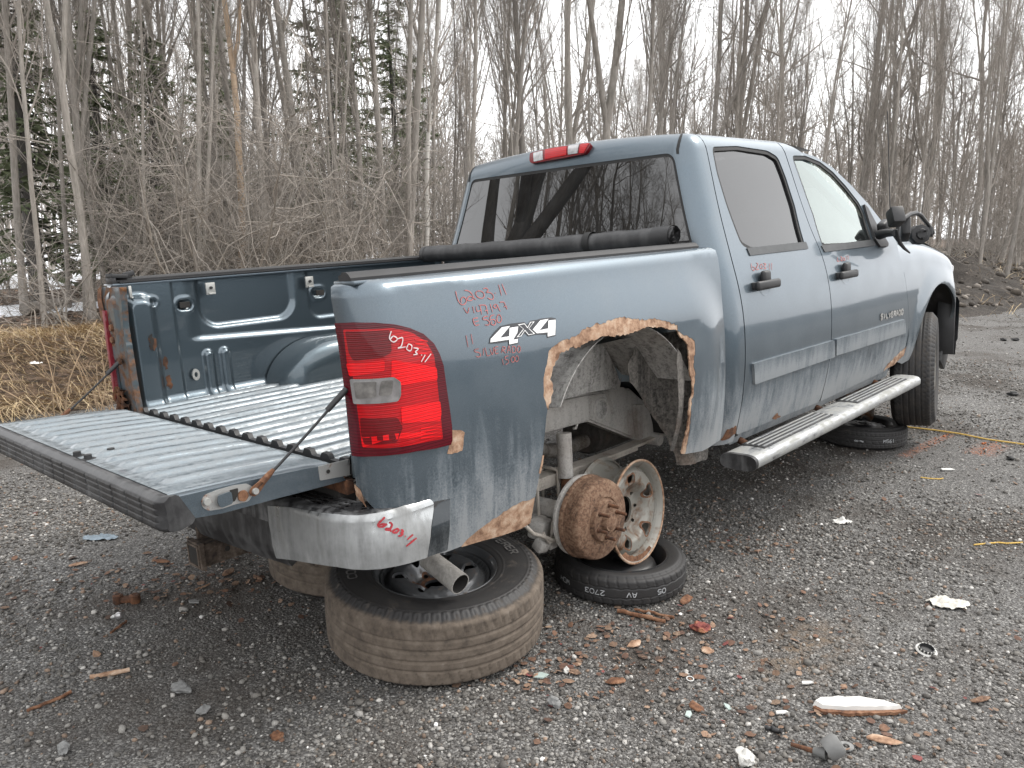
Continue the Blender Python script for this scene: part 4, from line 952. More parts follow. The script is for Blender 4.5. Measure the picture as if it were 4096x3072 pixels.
# ---- chassis seen through the arch
hpt = lambda p, y: tplane(cH(*p), 1, y)
def rail(y0, s):
    top = [(-1.05, .69), (-.5, .73), (-.1, .79), (.15, .785), (.38, .77), (.70, .735), (.80, .66), (.95, .585), (1.3, .56), (4.3, .56)]
    bot = [(4.3, .44), (1.3, .44), (.95, .435), (.80, .455), (.70, .49), (.38, .64), (.15, .65), (-.1, .66), (-.5, .60), (-1.05, .56)]
    bm = bmesh.new(); pts = top+bot; a = [bm.verts.new((x, y0-.035, z)) for x, z in pts]; b = [bm.verts.new((x, y0+.035, z)) for x, z in pts]; n = len(pts); nt = len(top)
    for i in range(n): j = (i+1) % n; bm.faces.new((a[i], a[j], b[j], b[i]))
    for i in range(nt-1):
        k = n-1-i; bm.faces.new((a[i], a[i+1], a[k-1], a[k])); bm.faces.new((b[k], b[k-1], b[i+1], b[i]))
    bmesh.ops.recalc_face_normals(bm, faces=bm.faces[:]); bmesh.ops.bevel(bm, geom=[e for e in bm.edges if e.calc_face_angle(0) > .8], offset=.010, segments=2, affect='EDGES')
    return bm_obj('frame_rail', bm, DUST_FRAME, truck, True)
fr = rail(-.50, -1); rail(.50, 1)
c = hpt((600, 365), -.54); bm = bmesh.new(); lathe(bm, [(.042, 0), (.046, .006), (.052, .006), (.056, 0)], 24); bmesh.ops.transform(bm, matrix=Matrix.Translation((c.x, -.537, c.z)) @ Matrix.Rotation(R_(90), 4, 'X'), verts=bm.verts[:]); bm_obj('rail_hole_rim', bm, DUST_FRAME, fr, True); disc('rail_hole', (c.x, -.5365, c.z), .042, .0015, DUST_WELL, fr)
br = [(q.x, q.z) for q in (hpt(p, -.55) for p in ((640, 215), (760, 190), (800, 225), (790, 300), (755, 330), (750, 380), (690, 400), (680, 330), (650, 260)))]
panel('bump_stop_bracket', yplane(-.545), roundpoly(br, .01), DUST_FRAME, fr, grid=.05, rim=.04, off=.01)
br = [(q.x, q.z) for q in (hpt(p, -.56) for p in ((870, 330), (960, 330), (1000, 480), (1010, 600), (900, 610), (880, 480)))]
panel('spring_hanger', yplane(-.545), roundpoly(br, .01), DUST_FRAME, fr, grid=.05, rim=.05, off=.012)
hk = hpt((390, 490), -.52); tube('hook', [hk+Vector((.012, 0, .03)), hk+Vector((.014, 0, 0)), hk+Vector((.004, 0, -.016)), hk+Vector((-.01, 0, -.012))], .006, DUST_FRAME, fr, 8)
# leaf spring pack
sp = empty('leaf_spring'); sp.parent = truck
for i, (x0, x1, dz) in enumerate(((-.70, .83, 0), (-.55, .66, -.013), (-.36, .42, -.026), (-.2, .2, -.039))):
    pth = [(x, -.56, .485+dz-.010*i*0+(.07*((x-.05)/.8)**2 if x < .05 else -.012*math.sin((x-.05)/.8*math.pi)-.01*((x-.05)/.8))) for x in np.linspace(x0, x1, 14)]
    sweep('leaf', [(-.034, -.006), (.034, -.006), (.034, .006), (-.034, .006)], pth, DUST_SPRING, sp)
e = hpt((975, 625), -.56); bm = bmesh.new(); lathe(bm, [(.0, .045), (.026, .045), (.03, .04), (.03, -.04), (0, -.045)], 18); bmesh.ops.transform(bm, matrix=Matrix.Translation((.835, -.56, .462)) @ Matrix.Rotation(R_(90), 4, 'X'), verts=bm.verts[:]); bm_obj('spring_eye', bm, DUST_FRAME, sp, True)
for x in (-.065, .065): tube('u_bolt', [(x, -.605, .34), (x, -.605, .50), (x, -.598, .508), (x, -.522, .508), (x, -.515, .50), (x, -.515, .34)], .007, DUST_SPRING, sp, 8)
box('spring_plate', (0, -.56, .33), (.17, .13, .018), DUST_FRAME, sp)
# axle with brake drum
ax = empty('rear_axle'); ax.parent = truck; AZ = .355
for s in (-1, 1): tube('axle_tube', [(.0, s*.15, AZ), (.0, s*.70, AZ)], .042, DUST_FRAME, ax, 18)
bm = bmesh.new(); bmesh.ops.create_uvsphere(bm, u_segments=20, v_segments=12, radius=.17); bmesh.ops.scale(bm, vec=(1, .85, 1), verts=bm.verts[:]); bmesh.ops.translate(bm, vec=(0, 0, AZ), verts=bm.verts[:]); bm_obj('differential', bm, UNDER, ax, True)
dprof = [(0, .052), (.036, .052), (.038, .046), (.040, .030), (.080, .029), (.083, .024), (.085, .010), (.091, .009), (.094, .013), (.128, .012), (.132, .009), (.150, .007), (.157, .002), (.161, -.008), (.163, -.02), (.163, -.062), (.168, -.066), (.169, -.080), (.163, -.083), (.1, -.083), (0, -.083)]
for s in (-1, 1):
    bm = bmesh.new(); lathe(bm, dprof, 64); M = Matrix.Translation((.02, s*.862, AZ)) @ Matrix.Rotation(R_(90 if s < 0 else -90), 4, 'X'); bmesh.ops.transform(bm, matrix=M, verts=bm.verts[:])
    dm = bm_obj('brake_drum', bm, RUST_DRUM, ax, True, sharp=50)
    if s < 0:
        for k in range(6):
            t = R_(60*k+18); bm = bmesh.new(); lathe(bm, [(0, .078), (.0052, .077), (.0068, .073), (.0068, .036), (.0092, .034), (.0092, .026)], 10); bmesh.ops.transform(bm, matrix=Matrix.Translation((.02+.0635*math.cos(t), s*.862, AZ+.0635*math.sin(t))) @ Matrix.Rotation(R_(90), 4, 'X'), verts=bm.verts[:]); bm_obj('wheel_stud', bm, RUST_DARK, dm, True)
        for t in (R_(5), R_(185)): disc('drum_hole', (.02+.060*math.cos(t), s*.862-.0282, AZ+.060*math.sin(t)), .0055, .0008, UNDER, dm)
        disc('hub_cap', (.02, s*.862-.050, AZ), .030, .004, RUST_DRUM, dm, dome=.003)
    bm = bmesh.new(); lathe(bm, [(0, 0), (.15, 0), (.165, -.01), (.165, -.02), (0, -.02)], 40); bmesh.ops.transform(bm, matrix=Matrix.Translation((.02, s*.770, AZ)) @ Matrix.Rotation(R_(90 if s < 0 else -90), 4, 'X'), verts=bm.verts[:]); bm_obj('backing_plate', bm, DUST_FRAME, ax, True)
bm = bmesh.new(); add_box(bm, (-.10, -.64, .31), (.09, .07, .08), (.2, .1, .3), .012); add_box(bm, (-.14, -.68, .26), (.06, .05, .05), (.5, .2, 0), .01); add_box(bm, (-.07, -.66, .235), (.05, .05, .03), None, .008); bm_obj('brake_bracket', bm, DUST_FRAME, ax, True)
tube('brake_hose', [(-.05, -.70, .37), (-.09, -.70, .34), (-.10, -.70, .29), (-.06, -.70, .26), (-.14, -.72, .28), (-.17, -.72, .33)], .006, DUST_SPRING, ax, 8)
q0 = hpt((5, 1275), -.72); q1 = hpt((120, 1350), -.72); q2 = hpt((285, 1382), -.72); tube('parking_brake_cable', [q0, (q0+q1)/2+Vector((0, 0, -.012)), q1, (q1+q2)/2+Vector((0, 0, -.008)), q2, q2+Vector((.06, .03, .03))], .008, DUST_SPRING, ax, 8)
# shock absorber
s0 = Vector((.10, -.62, .66)); s1 = Vector((.075, -.64, .36)); sh = tube('shock_absorber', [s0, s0+(s1-s0)*.62], .032, DUST_FRAME, truck, 18); tube('shock_rod', [s0+(s1-s0)*.62, s1], .022, RUST_DARK, sh, 14)
# exhaust
mu = empty('exhaust'); mu.parent = truck
bm = bmesh.new(); lathe(bm, [(0, -.28), (.12, -.28), (.14, -.26), (.14, .26), (.12, .28), (0, .28)], 28); bmesh.ops.scale(bm, vec=(.75, 1, 1), verts=bm.verts[:]); bmesh.ops.transform(bm, matrix=Matrix.Translation((.98, -.22, .47)) @ Matrix.Rotation(R_(90), 4, 'Y'), verts=bm.verts[:]); bm_obj('muffler', bm, MUFF, mu, True)
tube('exhaust_pipe', [(.72, -.24, .44), (.50, -.25, .44), (.36, -.27, .47), (.2, -.32, .56), (-.1, -.36, .60), (-.4, -.50, .54)], .036, dusty('exhaust_steel', (.08, .05, .035), (.32, .30, .27), .35, .6, 50.), mu, 16)
tp1 = tplane(cF(1432, 742), 0, -.725); tp0 = tplane(cF(1225, 580), 0, -.72)
dv = (tp1-tp0).normalized(); TAILP = dusty('tailpipe_steel', (.14, .13, .12), (.36, .345, .32), .3, .6, 40.)
tube('tailpipe', [(-.4, -.50, .54), (-.55, -.62, .53), tp0+Vector((.06, .06, .08)), tp0, tp1], .0375, TAILP, mu, 26, False)
tube('tailpipe_bore', [tp1-dv*.0005, tp1-dv*.12], .0335, UNDER, mu, 22, False)
bm = bmesh.new(); lathe(bm, [(.0335, 0), (.0375, 0)], 26); bmesh.ops.transform(bm, matrix=Matrix.Translation(tp1) @ dv.to_track_quat('Z', 'Y').to_matrix().to_4x4(), verts=bm.verts[:]); bm_obj('tailpipe_rim', bm, TAILP, mu)

# ---- outer wheelhouse, right
def well_surf(a, b):      # a: 0..1 along the arch from rear to front, b: depth in from the skin
    t = math.pi*(1.02-1.09*a); rx = .455+.045*sstep(.55, 1., a); x = .07+rx*math.cos(t); z = .66+.46*math.sin(t)*(1-.03*b)
    if a > .93: z -= (a-.93)*2.2; x -= .10*(a-.93)/.07*(1-b*.0)*.5
    if a < .05: z -= (.05-a)*1.0
    return (x, -.985+.40*b, z+.01*math.sin(a*26)*b)
panel('wheelhouse', lambda a, b: well_surf(a*.2, b), [(.85, 0.02), (4.1, 0.02), (4.1, 1.0), (.75, 1.0)], DUST_WELL, truck, grid=(.12, .08), rim=.004, flip=True)
# inner upright wall of the wheelhouse with its dipping lower edge
wl = [(q.x, q.z) for q in (tplane(cC(*p), 1, -.66) for p in ((150, 590), (260, 545), (400, 500), (480, 478), (570, 462), (640, 462)))]
wtop = [(.07+.455*math.cos(t), .66+.455*math.sin(t)) for t in np.linspace(.30, math.pi*.84, 18)]
panel('wheelhouse_wall', yplane(-.62), [(-.36, .87)] + [(x-.03, z-.035) for x, z in wl] + [(.52, .84)] + wtop, DUST_WELL, truck, grid=.04, rim=.03, fn=lambda a, b: .03*math.exp(-((a-.30)/.07)**2)*sstep(.8, 1.0, b))
# front splash panel of the wheelhouse, tapering to a foot
sp_ = [(q.x, q.z) for q in (tplane(cC(*p), 1, -.80) for p in ((650, 465), (700, 530), (745, 620), (770, 690), (800, 830), (800, 862), (905, 825), (925, 640), (928, 400), (905, 290), (800, 210), (690, 240), (640, 380)))]
panel('splash_panel', lambda a, b: (a, -.77-.05*sstep(.25, .65, a)-.10*sstep(.42, .62, a)**2, b), jag(sp_, .003, .02, 3, True), DUST_WELL2, truck, grid=.02, rim=.004, fn=lambda a, b: .016*math.sin((a-.3)*24)*sstep(.45, .6, b))
panel('arch_flange', bed_surf, jag(pxs(bed_surf, cC, [(905, 300), (925, 330), (932, 400), (938, 470), (932, 600), (912, 720), (885, 815), (868, 815), (900, 680), (912, 560), (905, 450), (902, 380)]), .002, .01, 3, True), DUST_WELL2, truck, grid=.04, rim=.004, off=-.03)

# ---- running board, right
rbz = .425
e0 = tplane(cE(285, 1560), 1, -1.06); e1_ = tplane(cE(1085, 1205), 1, -1.06)
xs = np.linspace(.80, 2.99, 20)
pr = []
for t in np.linspace(0, 2*math.pi, 29)[:-1]:
    c, s = math.cos(t), math.sin(t); pr.append((math.copysign(abs(c)**.55, c)*.088, math.copysign(abs(s)**.7, s)*.036))
rbd = sweep('running_board', pr, [(x, -1.035, rbz+.0*x) for x in xs], ALU, truck, sharp=30)
bm = bmesh.new(); r0 = [bm.verts.new((.797, -1.035+a*1.01, rbz+b*1.02)) for a, b in pr]; r1 = [bm.verts.new((.82, -1.035+a*1.01, rbz+b*1.02)) for a, b in pr]
for i in range(len(pr)): bm.faces.new((r0[i], r0[(i+1) % len(pr)], r1[(i+1) % len(pr)], r1[i]))
bm.faces.new(r0); bm_obj('end_cap', bm, BLACK_DUSTY, rbd, True)
for x0, x1 in ((.95, 1.72), (2.05, 2.85)):
    bm = bmesh.new(); add_box(bm, ((x0+x1)/2, -1.028, rbz+.0365), (x1-x0, .118, .006), None, .002); tr = bm_obj('step_tread', bm, BLACK_LIGHT, rbd, True)
    for k in range(4): bm = bmesh.new(); add_box(bm, ((x0+x1)/2, -1.072+.028*k, rbz+.041), (x1-x0-.03, .010, .004), None, .001); bm_obj('tread_rib', bm, ALU, tr)
for x in (1.05, 1.9, 2.75): tube('board_bracket', [(x, -1.0, rbz-.01), (x+.02, -.88, rbz+.03), (x+.03, -.62, .50)], .018, RUST_DARK, rbd, 8)
box('running_board', (1.9, 1.02, rbz), (2.1, .14, .05), ALU, truck)
# dark plate put in under the cab to block light, and the engine bay
box('underbody_plate', (1.95, 0, .515), (2.2, 1.70, .05), UNDER, truck); box('engine_bay', (3.7, 0, .85), (1.1, 1.05, .60), UNDER, truck)
box('transmission', (2.2, 0, .42), (1.1, .32, .18), UNDER, truck, None, .05)

# ------------------------------------------------------------------ tyres and wheels (axis = local z)
def tyre_mesh(name, R, W, Rb, tw, mat, seg=480, kind='suv'):
    """R outer radius, W section width, Rb bead radius, tw tread width"""
    h = W/2; pr = [(Rb+.006, h*.70), (Rb+.002, h*.80), (Rb+.006, h*.86), (Rb+.016, h*.90)]
    for t in np.linspace(0, 1, 16 if kind != 'suv' else 44)[1:]:         # sidewall
        r = Rb+.016+(R-.022-Rb-.016)*t; z = h*(.90+.10*math.sin(min(1, t*1.15)*math.pi*.62)**1.0) if t < .75 else h*(.997-.16*((t-.75)/.25)**1.6)
        pr.append((r, z))
    ns = 7; r0, z0 = pr[-1]
    for t in np.linspace(0, 1, ns)[1:]:         # shoulder
        a = t*PI2; pr.append((r0+(R-.003-r0)*math.sin(a), z0-(z0-tw/2)*(1-math.cos(a))*1.0 if z0 > tw/2 else z0-.006*t))
    top = pr[:]; zt = pr[-1][1]
    mid = [(R-.003*(abs(z)/(tw/2))**2, z) for z in np.linspace(zt, -zt, 58)[1:-1]]
    full = top+mid+[(r, -z) for r, z in top[::-1]]
    P = np.array(full); n = len(P); th = np.linspace(0, 2*math.pi, seg, endpoint=False); T, I = np.meshgrid(th, np.arange(n), indexing='ij'); r = P[I, 0].copy(); z = P[I, 1].copy()
    tread = (np.abs(z) <= zt+.001)
    if kind == 'suv':
        g = np.zeros_like(r)
        for zc, gw in ((-.055, .0042), (-.019, .0040), (.019, .0040), (.055, .0042)):
            g = np.maximum(g, nstep(gw+.002, gw-.001, np.abs(z-zc)))
        lat = (T*72/(2*math.pi)+z*9) % 1.0; sh = nstep(.085, .05, np.abs(lat-.5))*(np.abs(z) > .062)
        lat2 = (T*72/(2*math.pi)-z*14+.3) % 1.0; sh2 = .7*nstep(.07, .04, np.abs(lat2-.5))*(np.abs(z) < .055)*(np.sin(T*36) > -.3)
        dpt = .0040*np.maximum(g*tread, np.maximum(sh*(r > R-.020), .6*sh2*tread))
        lug = (T*72/(2*math.pi)+.5) % 1.0; blk = (nstep(.36, .30, np.abs(lug-.5)))*nstep(R-.052, R-.046, r)*nstep(R-.014, R-.022, r); zz = np.sign(z)*.0045*blk
        blk2 = nstep(.20, .17, np.abs(lug-.5))*nstep(R-.042, R-.039, r)*nstep(R-.022, R-.028, r); zz = zz-np.sign(z)*.0035*blk2
        ring = .0018*(nstep(.004, .002, np.abs(r-(R-.058)))+nstep(.004, .002, np.abs(r-(Rb+.032)))); zz = zz+np.sign(z)*ring*(~tread)
        r = r-dpt; z = z+zz*(~tread)
    elif kind == 'spare':
        zg = .0045*np.abs(((T*34/(2*math.pi)) % 1.0)-.5)*2
        g = np.maximum(nstep(.0032, .0014, np.abs(z-.018-zg)), nstep(.0032, .0014, np.abs(z+.018+zg)))
        lat = (T*44/(2*math.pi)+z*7) % 1.0; sh = nstep(.075, .045, np.abs(lat-.5))*(np.abs(z) > .020)*nstep(R-.03, R-.024, r)
        r = r-.004*np.maximum(g*tread, sh)
    else:
        g = np.zeros_like(r)
        for zc in (-.028, 0, .028): g = np.maximum(g, nstep(.003, .0015, np.abs(z-zc)))
        lat = (T*62/(2*math.pi)+z*5) % 1.0; sh = nstep(.085, .05, np.abs(lat-.5))*(np.abs(z) > .030)*nstep(R-.03, R-.024, r); d2 = ((T*40/(2*math.pi)-np.abs(z)*16) % 1.0); sh2 = .8*nstep(.09, .05, np.abs(d2-.5))*(np.abs(z) < .028)
        r = r-.004*np.maximum(np.maximum(g, sh2)*tread, sh)
    V = np.stack([r*np.cos(T), r*np.sin(T), z], -1).reshape(-1, 3); ii, jj = np.meshgrid(np.arange(seg), np.arange(n-1), indexing='ij'); a = (ii*n+jj).ravel(); b = (((ii+1) % seg)*n+jj).ravel()
    F = np.stack([a, b, b+1, a+1], -1)[:, ::-1]
    return mesh_np(name, V, F, mat)
def polar(h): return lambda a, b: (a, b, h(math.hypot(a, b)))
def circ(r, n=48, c=(0, 0), e=1., rot=0.): return [(c[0]+r*math.cos(t)*math.cos(rot)-r*e*math.sin(t)*math.sin(rot), c[1]+r*math.cos(t)*math.sin(rot)+r*e*math.sin(t)*math.cos(rot)) for t in np.linspace(0, 2*math.pi, n, endpoint=False)]
def rim(parent, mat, Rl, halfw, disc_h, Rd, holes, hub, lugs, lugr=.0085, dish=0., rimname='rim', hubmat=None):
    """steel wheel: barrel with lips, pressed disc with slots, hub bore and stud holes"""
    bm = bmesh.new()
    lathe(bm, [(Rl-.020, halfw-.012), (Rl-.006, halfw-.006), (Rl, halfw), (Rl+.003, halfw+.006), (Rl, halfw+.010), (Rl-.006, halfw+.008), (Rl-.014, halfw-.002), (Rl-.022, halfw-.020), (Rl-.040, halfw-.055), (Rl-.042, -halfw+.05), (Rl-.022, -halfw+.020), (Rl-.010, -halfw), (Rl, -halfw-.008), (Rl+.002, -halfw), (Rl-.012, -halfw+.012)], 72)
    o = bm_obj(rimname, bm, mat, parent, True, sharp=60)
    hl = [circ(hub, 28)] + [circ(lugr, 12, (lugs[1]*math.cos(t), lugs[1]*math.sin(t))) for t in np.linspace(0, 2*math.pi, lugs[0], endpoint=False)] + holes
    d = panel('wheel_disc', polar(disc_h), circ(Rd, 72), mat, o, holes=hl, grid=.012, rim=.010)
    return o, d
def wheel_shadow(parent, z, R, mat=None):  # flat dark disc standing in for the shade inside a wheel
    bm = bmesh.new(); lathe(bm, [(0, z), (R, z)], 32); return bm_obj('shade_disc', bm, mat or UNDER, parent)
suv = tyre_mesh('tyre', .400, .268, .220, .196, TYRE_MUD)
suv2 = tyre_mesh('tyre_clean', .400, .268, .220, .196, TYRE_TREAD, 360)

# 1: the big wheel lying under the bumper
def away(p, r, z=0.):
    g = ground(p, z); d = Vector((g.x-CAM[0], g.y-CAM[1], 0)).normalized(); return g+d*r
c1 = away(cZ(945, 1496), .395)
w1 = empty('truck_wheel', (c1.x, c1.y, 0.022)); _v = math.atan2(c1.y-CAM[1], c1.x-CAM[0]); w1.rotation_euler = (Matrix.Rotation(R_(3.6), 3, Vector((math.sin(_v), -math.cos(_v), 0))) @ Matrix.Rotation(R_(20), 3, 'Z')).to_euler()
tag(w1, 'mud-caked tyre on a black six-stud steel wheel lying flat below the bumper corner', 'wheel')
t1 = link('tyre', suv, w1, (0, 0, .134))
def dh1(r): return .046+.058*sstep(.066, .122, r)-.034*sstep(.150, .182, r)+.020*sstep(.185, .20, r)
slots = [circ(.030, 20, (.128*math.cos(t), .128*math.sin(t)), .78, t) for t in np.linspace(.2, .2+2*math.pi, 6, endpoint=False)]
sub = empty('wheel'); sub.parent = w1; sub.location = (0, 0, .134)
o, d = rim(sub, BLACK_RIM, .226, .108, dh1, .200, slots, .0392, (6, .0698), .009)
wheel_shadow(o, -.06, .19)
ring_r = circ(.050, 36); panel('hub_rust', polar(lambda r: .0465), circ(.054, 36), RUST_DARK, d, holes=[circ(.0395, 30)], grid=.03, rim=.001, off=.0008)
for k in range(6): t = 2*math.pi*k/6; panel('stud_rust', polar(lambda r: dh1(r)), circ(.016, 16, (.0698*math.cos(t), .0698*math.sin(t))), RUST_DARK, d, holes=[circ(.0092, 12, (.0698*math.cos(t), .0698*math.sin(t)))], grid=.03, rim=0, off=.0009)
# 2: a second one behind it
dirv = RW.T @ ray(*cZ(772, 1000)); dirv = Vector((dirv[0], dirv[1], 0)).normalized(); c2 = Vector((CAM[0], CAM[1], 0))+dirv*3.49
w2 = empty('truck_wheel', (c2.x, c2.y, .004), (0, 0, 1.3)); tag(w2, 'brown muddy truck tyre lying flat behind the black six-stud wheel, half hidden', 'wheel')
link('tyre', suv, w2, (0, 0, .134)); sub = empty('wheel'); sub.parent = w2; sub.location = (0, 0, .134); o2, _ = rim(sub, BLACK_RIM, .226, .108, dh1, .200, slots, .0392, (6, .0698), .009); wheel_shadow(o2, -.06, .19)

# front wheel on the truck, steered
fc = tplane(cZ(1977, 797), 1, -.90); DEL = R_(14.0)
fw = empty('front_wheel'); fw.parent = truck
nrm = Vector((math.sin(DEL), -math.cos(DEL), .02)); q = nrm.to_track_quat('Z', 'X'); fw.rotation_mode = 'QUATERNION'; fw.rotation_quaternion = q; fw.location = fc
link('tyre', suv2, fw); o, d = rim(fw, SILVER_RIM, .226, .108, lambda r: .03+.03*sstep(.05, .12, r)+.04*sstep(.17, .2, r), .200, [circ(.028, 18, (.13*math.cos(t), .13*math.sin(t)), .8, t) for t in np.linspace(0, 2*math.pi, 5, endpoint=False)], .0392, (6, .0698)); wheel_shadow(o, -.05, .185)
fw2 = empty('front_wheel'); fw2.parent = truck; fw2.rotation_mode = 'QUATERNION'; fw2.rotation_quaternion = Vector((-math.sin(DEL), math.cos(DEL), 0)).to_track_quat('Z', 'X'); fw2.location = (fc.x, .90, fc.z-.02); link('tyre', suv2, fw2); rim(fw2, SILVER_RIM, .226, .108, lambda r: .05, .200, [], .0392, (6, .0698))
bm = bmesh.new(); add_tube(bm, [(fc.x, -.72, fc.z), (fc.x, -.3, .45)], .03, 8); add_tube(bm, [(fc.x-.1, -.70, fc.z-.1), (fc.x-.2, -.4, .40)], .025, 8); bm_obj('front_suspension', bm, RUST_DARK, truck, True)

# 3: compact spare under the rear axle
sp_t = tyre_mesh('spare_tyre', .283, .132, .196, .086, TYRE, 396, 'spare')
c3 = away(cZ(1336, 1315), .279)
w3 = empty('spare_wheel', (c3.x, c3.y, .003), (R_(.6), R_(-.8), 0)); tag(w3, 'narrow black spare tyre with chalk numbers 05 AV 2703, lying flat under a silver wheel', 'spare wheel')
link('tyre', sp_t, w3, (0, 0, .066)); sub = empty('wheel'); sub.parent = w3; sub.location = (0, 0, .066)
bm = bmesh.new(); lathe(bm, [(.203, .050), (.200, .062), (.196, .060), (.188, .040), (.176, .012), (.172, -.03)], 64); bm_obj('rim', bm, SPARE_BLACK, sub, True)
bm = bmesh.new(); lathe(bm, [(.172, -.028), (.160, .0), (.150, .020), (.134, .032), (.09, .036), (.05, .036), (.034, .030), (.033, .015), (0, .015)], 56); bm_obj('wheel_disc', bm, SPARE_BLACK, sub, True, sharp=60)
# 4: silver steel wheel standing on it
zb = .098; pb = ground(cH(815, 1562), zb); pt_ = cH(925, 788)
vdir = Vector((pb.x-CAM[0], pb.y-CAM[1], 0)).normalized()
Rs = .218
n4 = Vector((.10, -1., .10)).normalized()         # outward face
up4 = (Vector((.03, 0, 1))-n4*Vector((.03, 0, 1)).dot(n4)).normalized(); c4 = pb+up4*(Rs+.003)-n4*.088+Vector((.035, -.028, 0))
w4 = empty('steel_wheel', pb); w4.rotation_mode = 'QUATERNION'; x4 = up4.cross(n4).normalized()
M4 = Matrix([[x4[i], up4[i], n4[i]] for i in range(3)]); w4.rotation_quaternion = M4.to_quaternion(); w4.location = c4
tag(w4, 'silver steel wheel with rusty slots standing upright on the narrow spare behind the brake drum', 'wheel')
def dh4(r): return -.030+.050*sstep(.080, .128, r)-.022*sstep(.168, .192, r)
def slot4(t):
    pts = [(.112, -.013), (.148, -.030), (.160, -.022), (.161, .022), (.148, .030), (.112, .013)]
    pts = roundpoly(pts, .013, 4); return [(x*math.cos(t)-y*math.sin(t), x*math.sin(t)+y*math.cos(t)) for x, y in pts]
ang4 = [R_(26), R_(-46), R_(-118), R_(98), R_(170)]
o, d = rim(w4, SILVER_RIM, Rs-.002, .085, lambda r: dh4(r)+.055, .192, [slot4(t) for t in ang4], .0585, (8, .0826), .0085)
for t in ang4:
    ring = offset_poly(slot4(t), .007); panel('slot_rust', polar(lambda r: dh4(r)+.055), jag(ring, .0012, .006, int(t*10) % 7, True), RUST_ORANGE, d, holes=[offset_poly(slot4(t), .0006)], grid=.012, rim=0, off=.0008)
bm = bmesh.new(); add_tube(bm, [((Rs+.0)*math.cos(t), (Rs+.0)*math.sin(t), .094) for t in np.linspace(0, 2*math.pi, 73)], .0055, 6, False); bm_obj('lip_rust', bm, RUST_TAN, o, True)
panel('foot_rust', polar(lambda r: .093-.0*r), jag([(.2105*math.cos(t), .2105*math.sin(t)) for t in np.linspace(R_(-135), R_(-62), 20)]+[(.186*math.cos(t), .186*math.sin(t)) for t in np.linspace(R_(-65), R_(-130), 14)], .002, .008, 3, True), RUST_ORANGE, o, grid=.03, rim=0)
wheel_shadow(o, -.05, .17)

# 5: spare with round vents under the front frame and 6: rusty wheel on it
sp_5 = tyre_mesh('spare_tyre_ribbed', .300, .150, .195, .100, TYRE, 372, 'ribbed')
c5 = away(cZ(1858, 974), .298)
w5 = empty('spare_wheel', (c5.x, c5.y, .003)); tag(w5, 'black spare tyre with round vent holes and number M561, flat beneath the running board', 'spare wheel')
link('tyre', sp_5, w5, (0, 0, .075)); sub = empty('wheel'); sub.parent = w5; sub.location = (0, 0, .075)
def dh5(r): return .045+.012*sstep(.10, .06, r)-.035*sstep(.15, .18, r)
rim(sub, SPARE_BLACK, .199, .058, dh5, .178, [circ(.0155, 14, (.140*math.cos(t), .140*math.sin(t)), .75, t) for t in np.linspace(0, 2*math.pi, 14, endpoint=False)], .03, (5, .055), .007); wheel_shadow(sub, -.05, .17)
p6 = ground(cT4(1280, 400), .125) if 'cT4' in globals() else ground((3230+.16727*1280, 1620+.16727*400), .135)
n6 = Vector((.55, -.8, .12)).normalized(); up6 = (Vector((0, 0, 1))-n6*n6.z).normalized(); x6 = up6.cross(n6).normalized()
w6 = empty('steel_wheel'); w6.rotation_mode = 'QUATERNION'; w6.rotation_quaternion = Matrix([[x6[i], up6[i], n6[i]] for i in range(3)]).to_quaternion(); w6.location = p6+up6*.19+Vector((-.03, .03, 0))
tag(w6, 'rust-flaked steel wheel standing upright on the vented spare behind the running board', 'wheel')
o, d = rim(w6, RIM_RUST, .186, .085, lambda r: .01+.05*sstep(.07, .12, r)-.03*sstep(.14, .165, r), .168, [circ(.02, 14, (.13*math.cos(t), .13*math.sin(t)), .7, t) for t in np.linspace(.3, .3+2*math.pi, 8, endpoint=False)], .035, (5, .055))
# left-hand props, hidden behind but carrying the weight
for nm, loc, lab in (('spare_wheel', (.45, .62, 0), 'narrow spare tyre flat in the shade under the far frame rail'),):
    ww = empty(nm, (loc[0], loc[1], .003)); tag(ww, lab, 'spare wheel'); link('tyre', sp_t, ww, (0, 0, .066)); bm = bmesh.new(); lathe(bm, [(.203, .055), (.19, .04), (.172, -.02), (.146, .03), (.09, .055), (0, .055)], 40); bm_obj('wheel_disc', bm, SPARE_BLACK, ww, True, loc=(0, 0, .066))

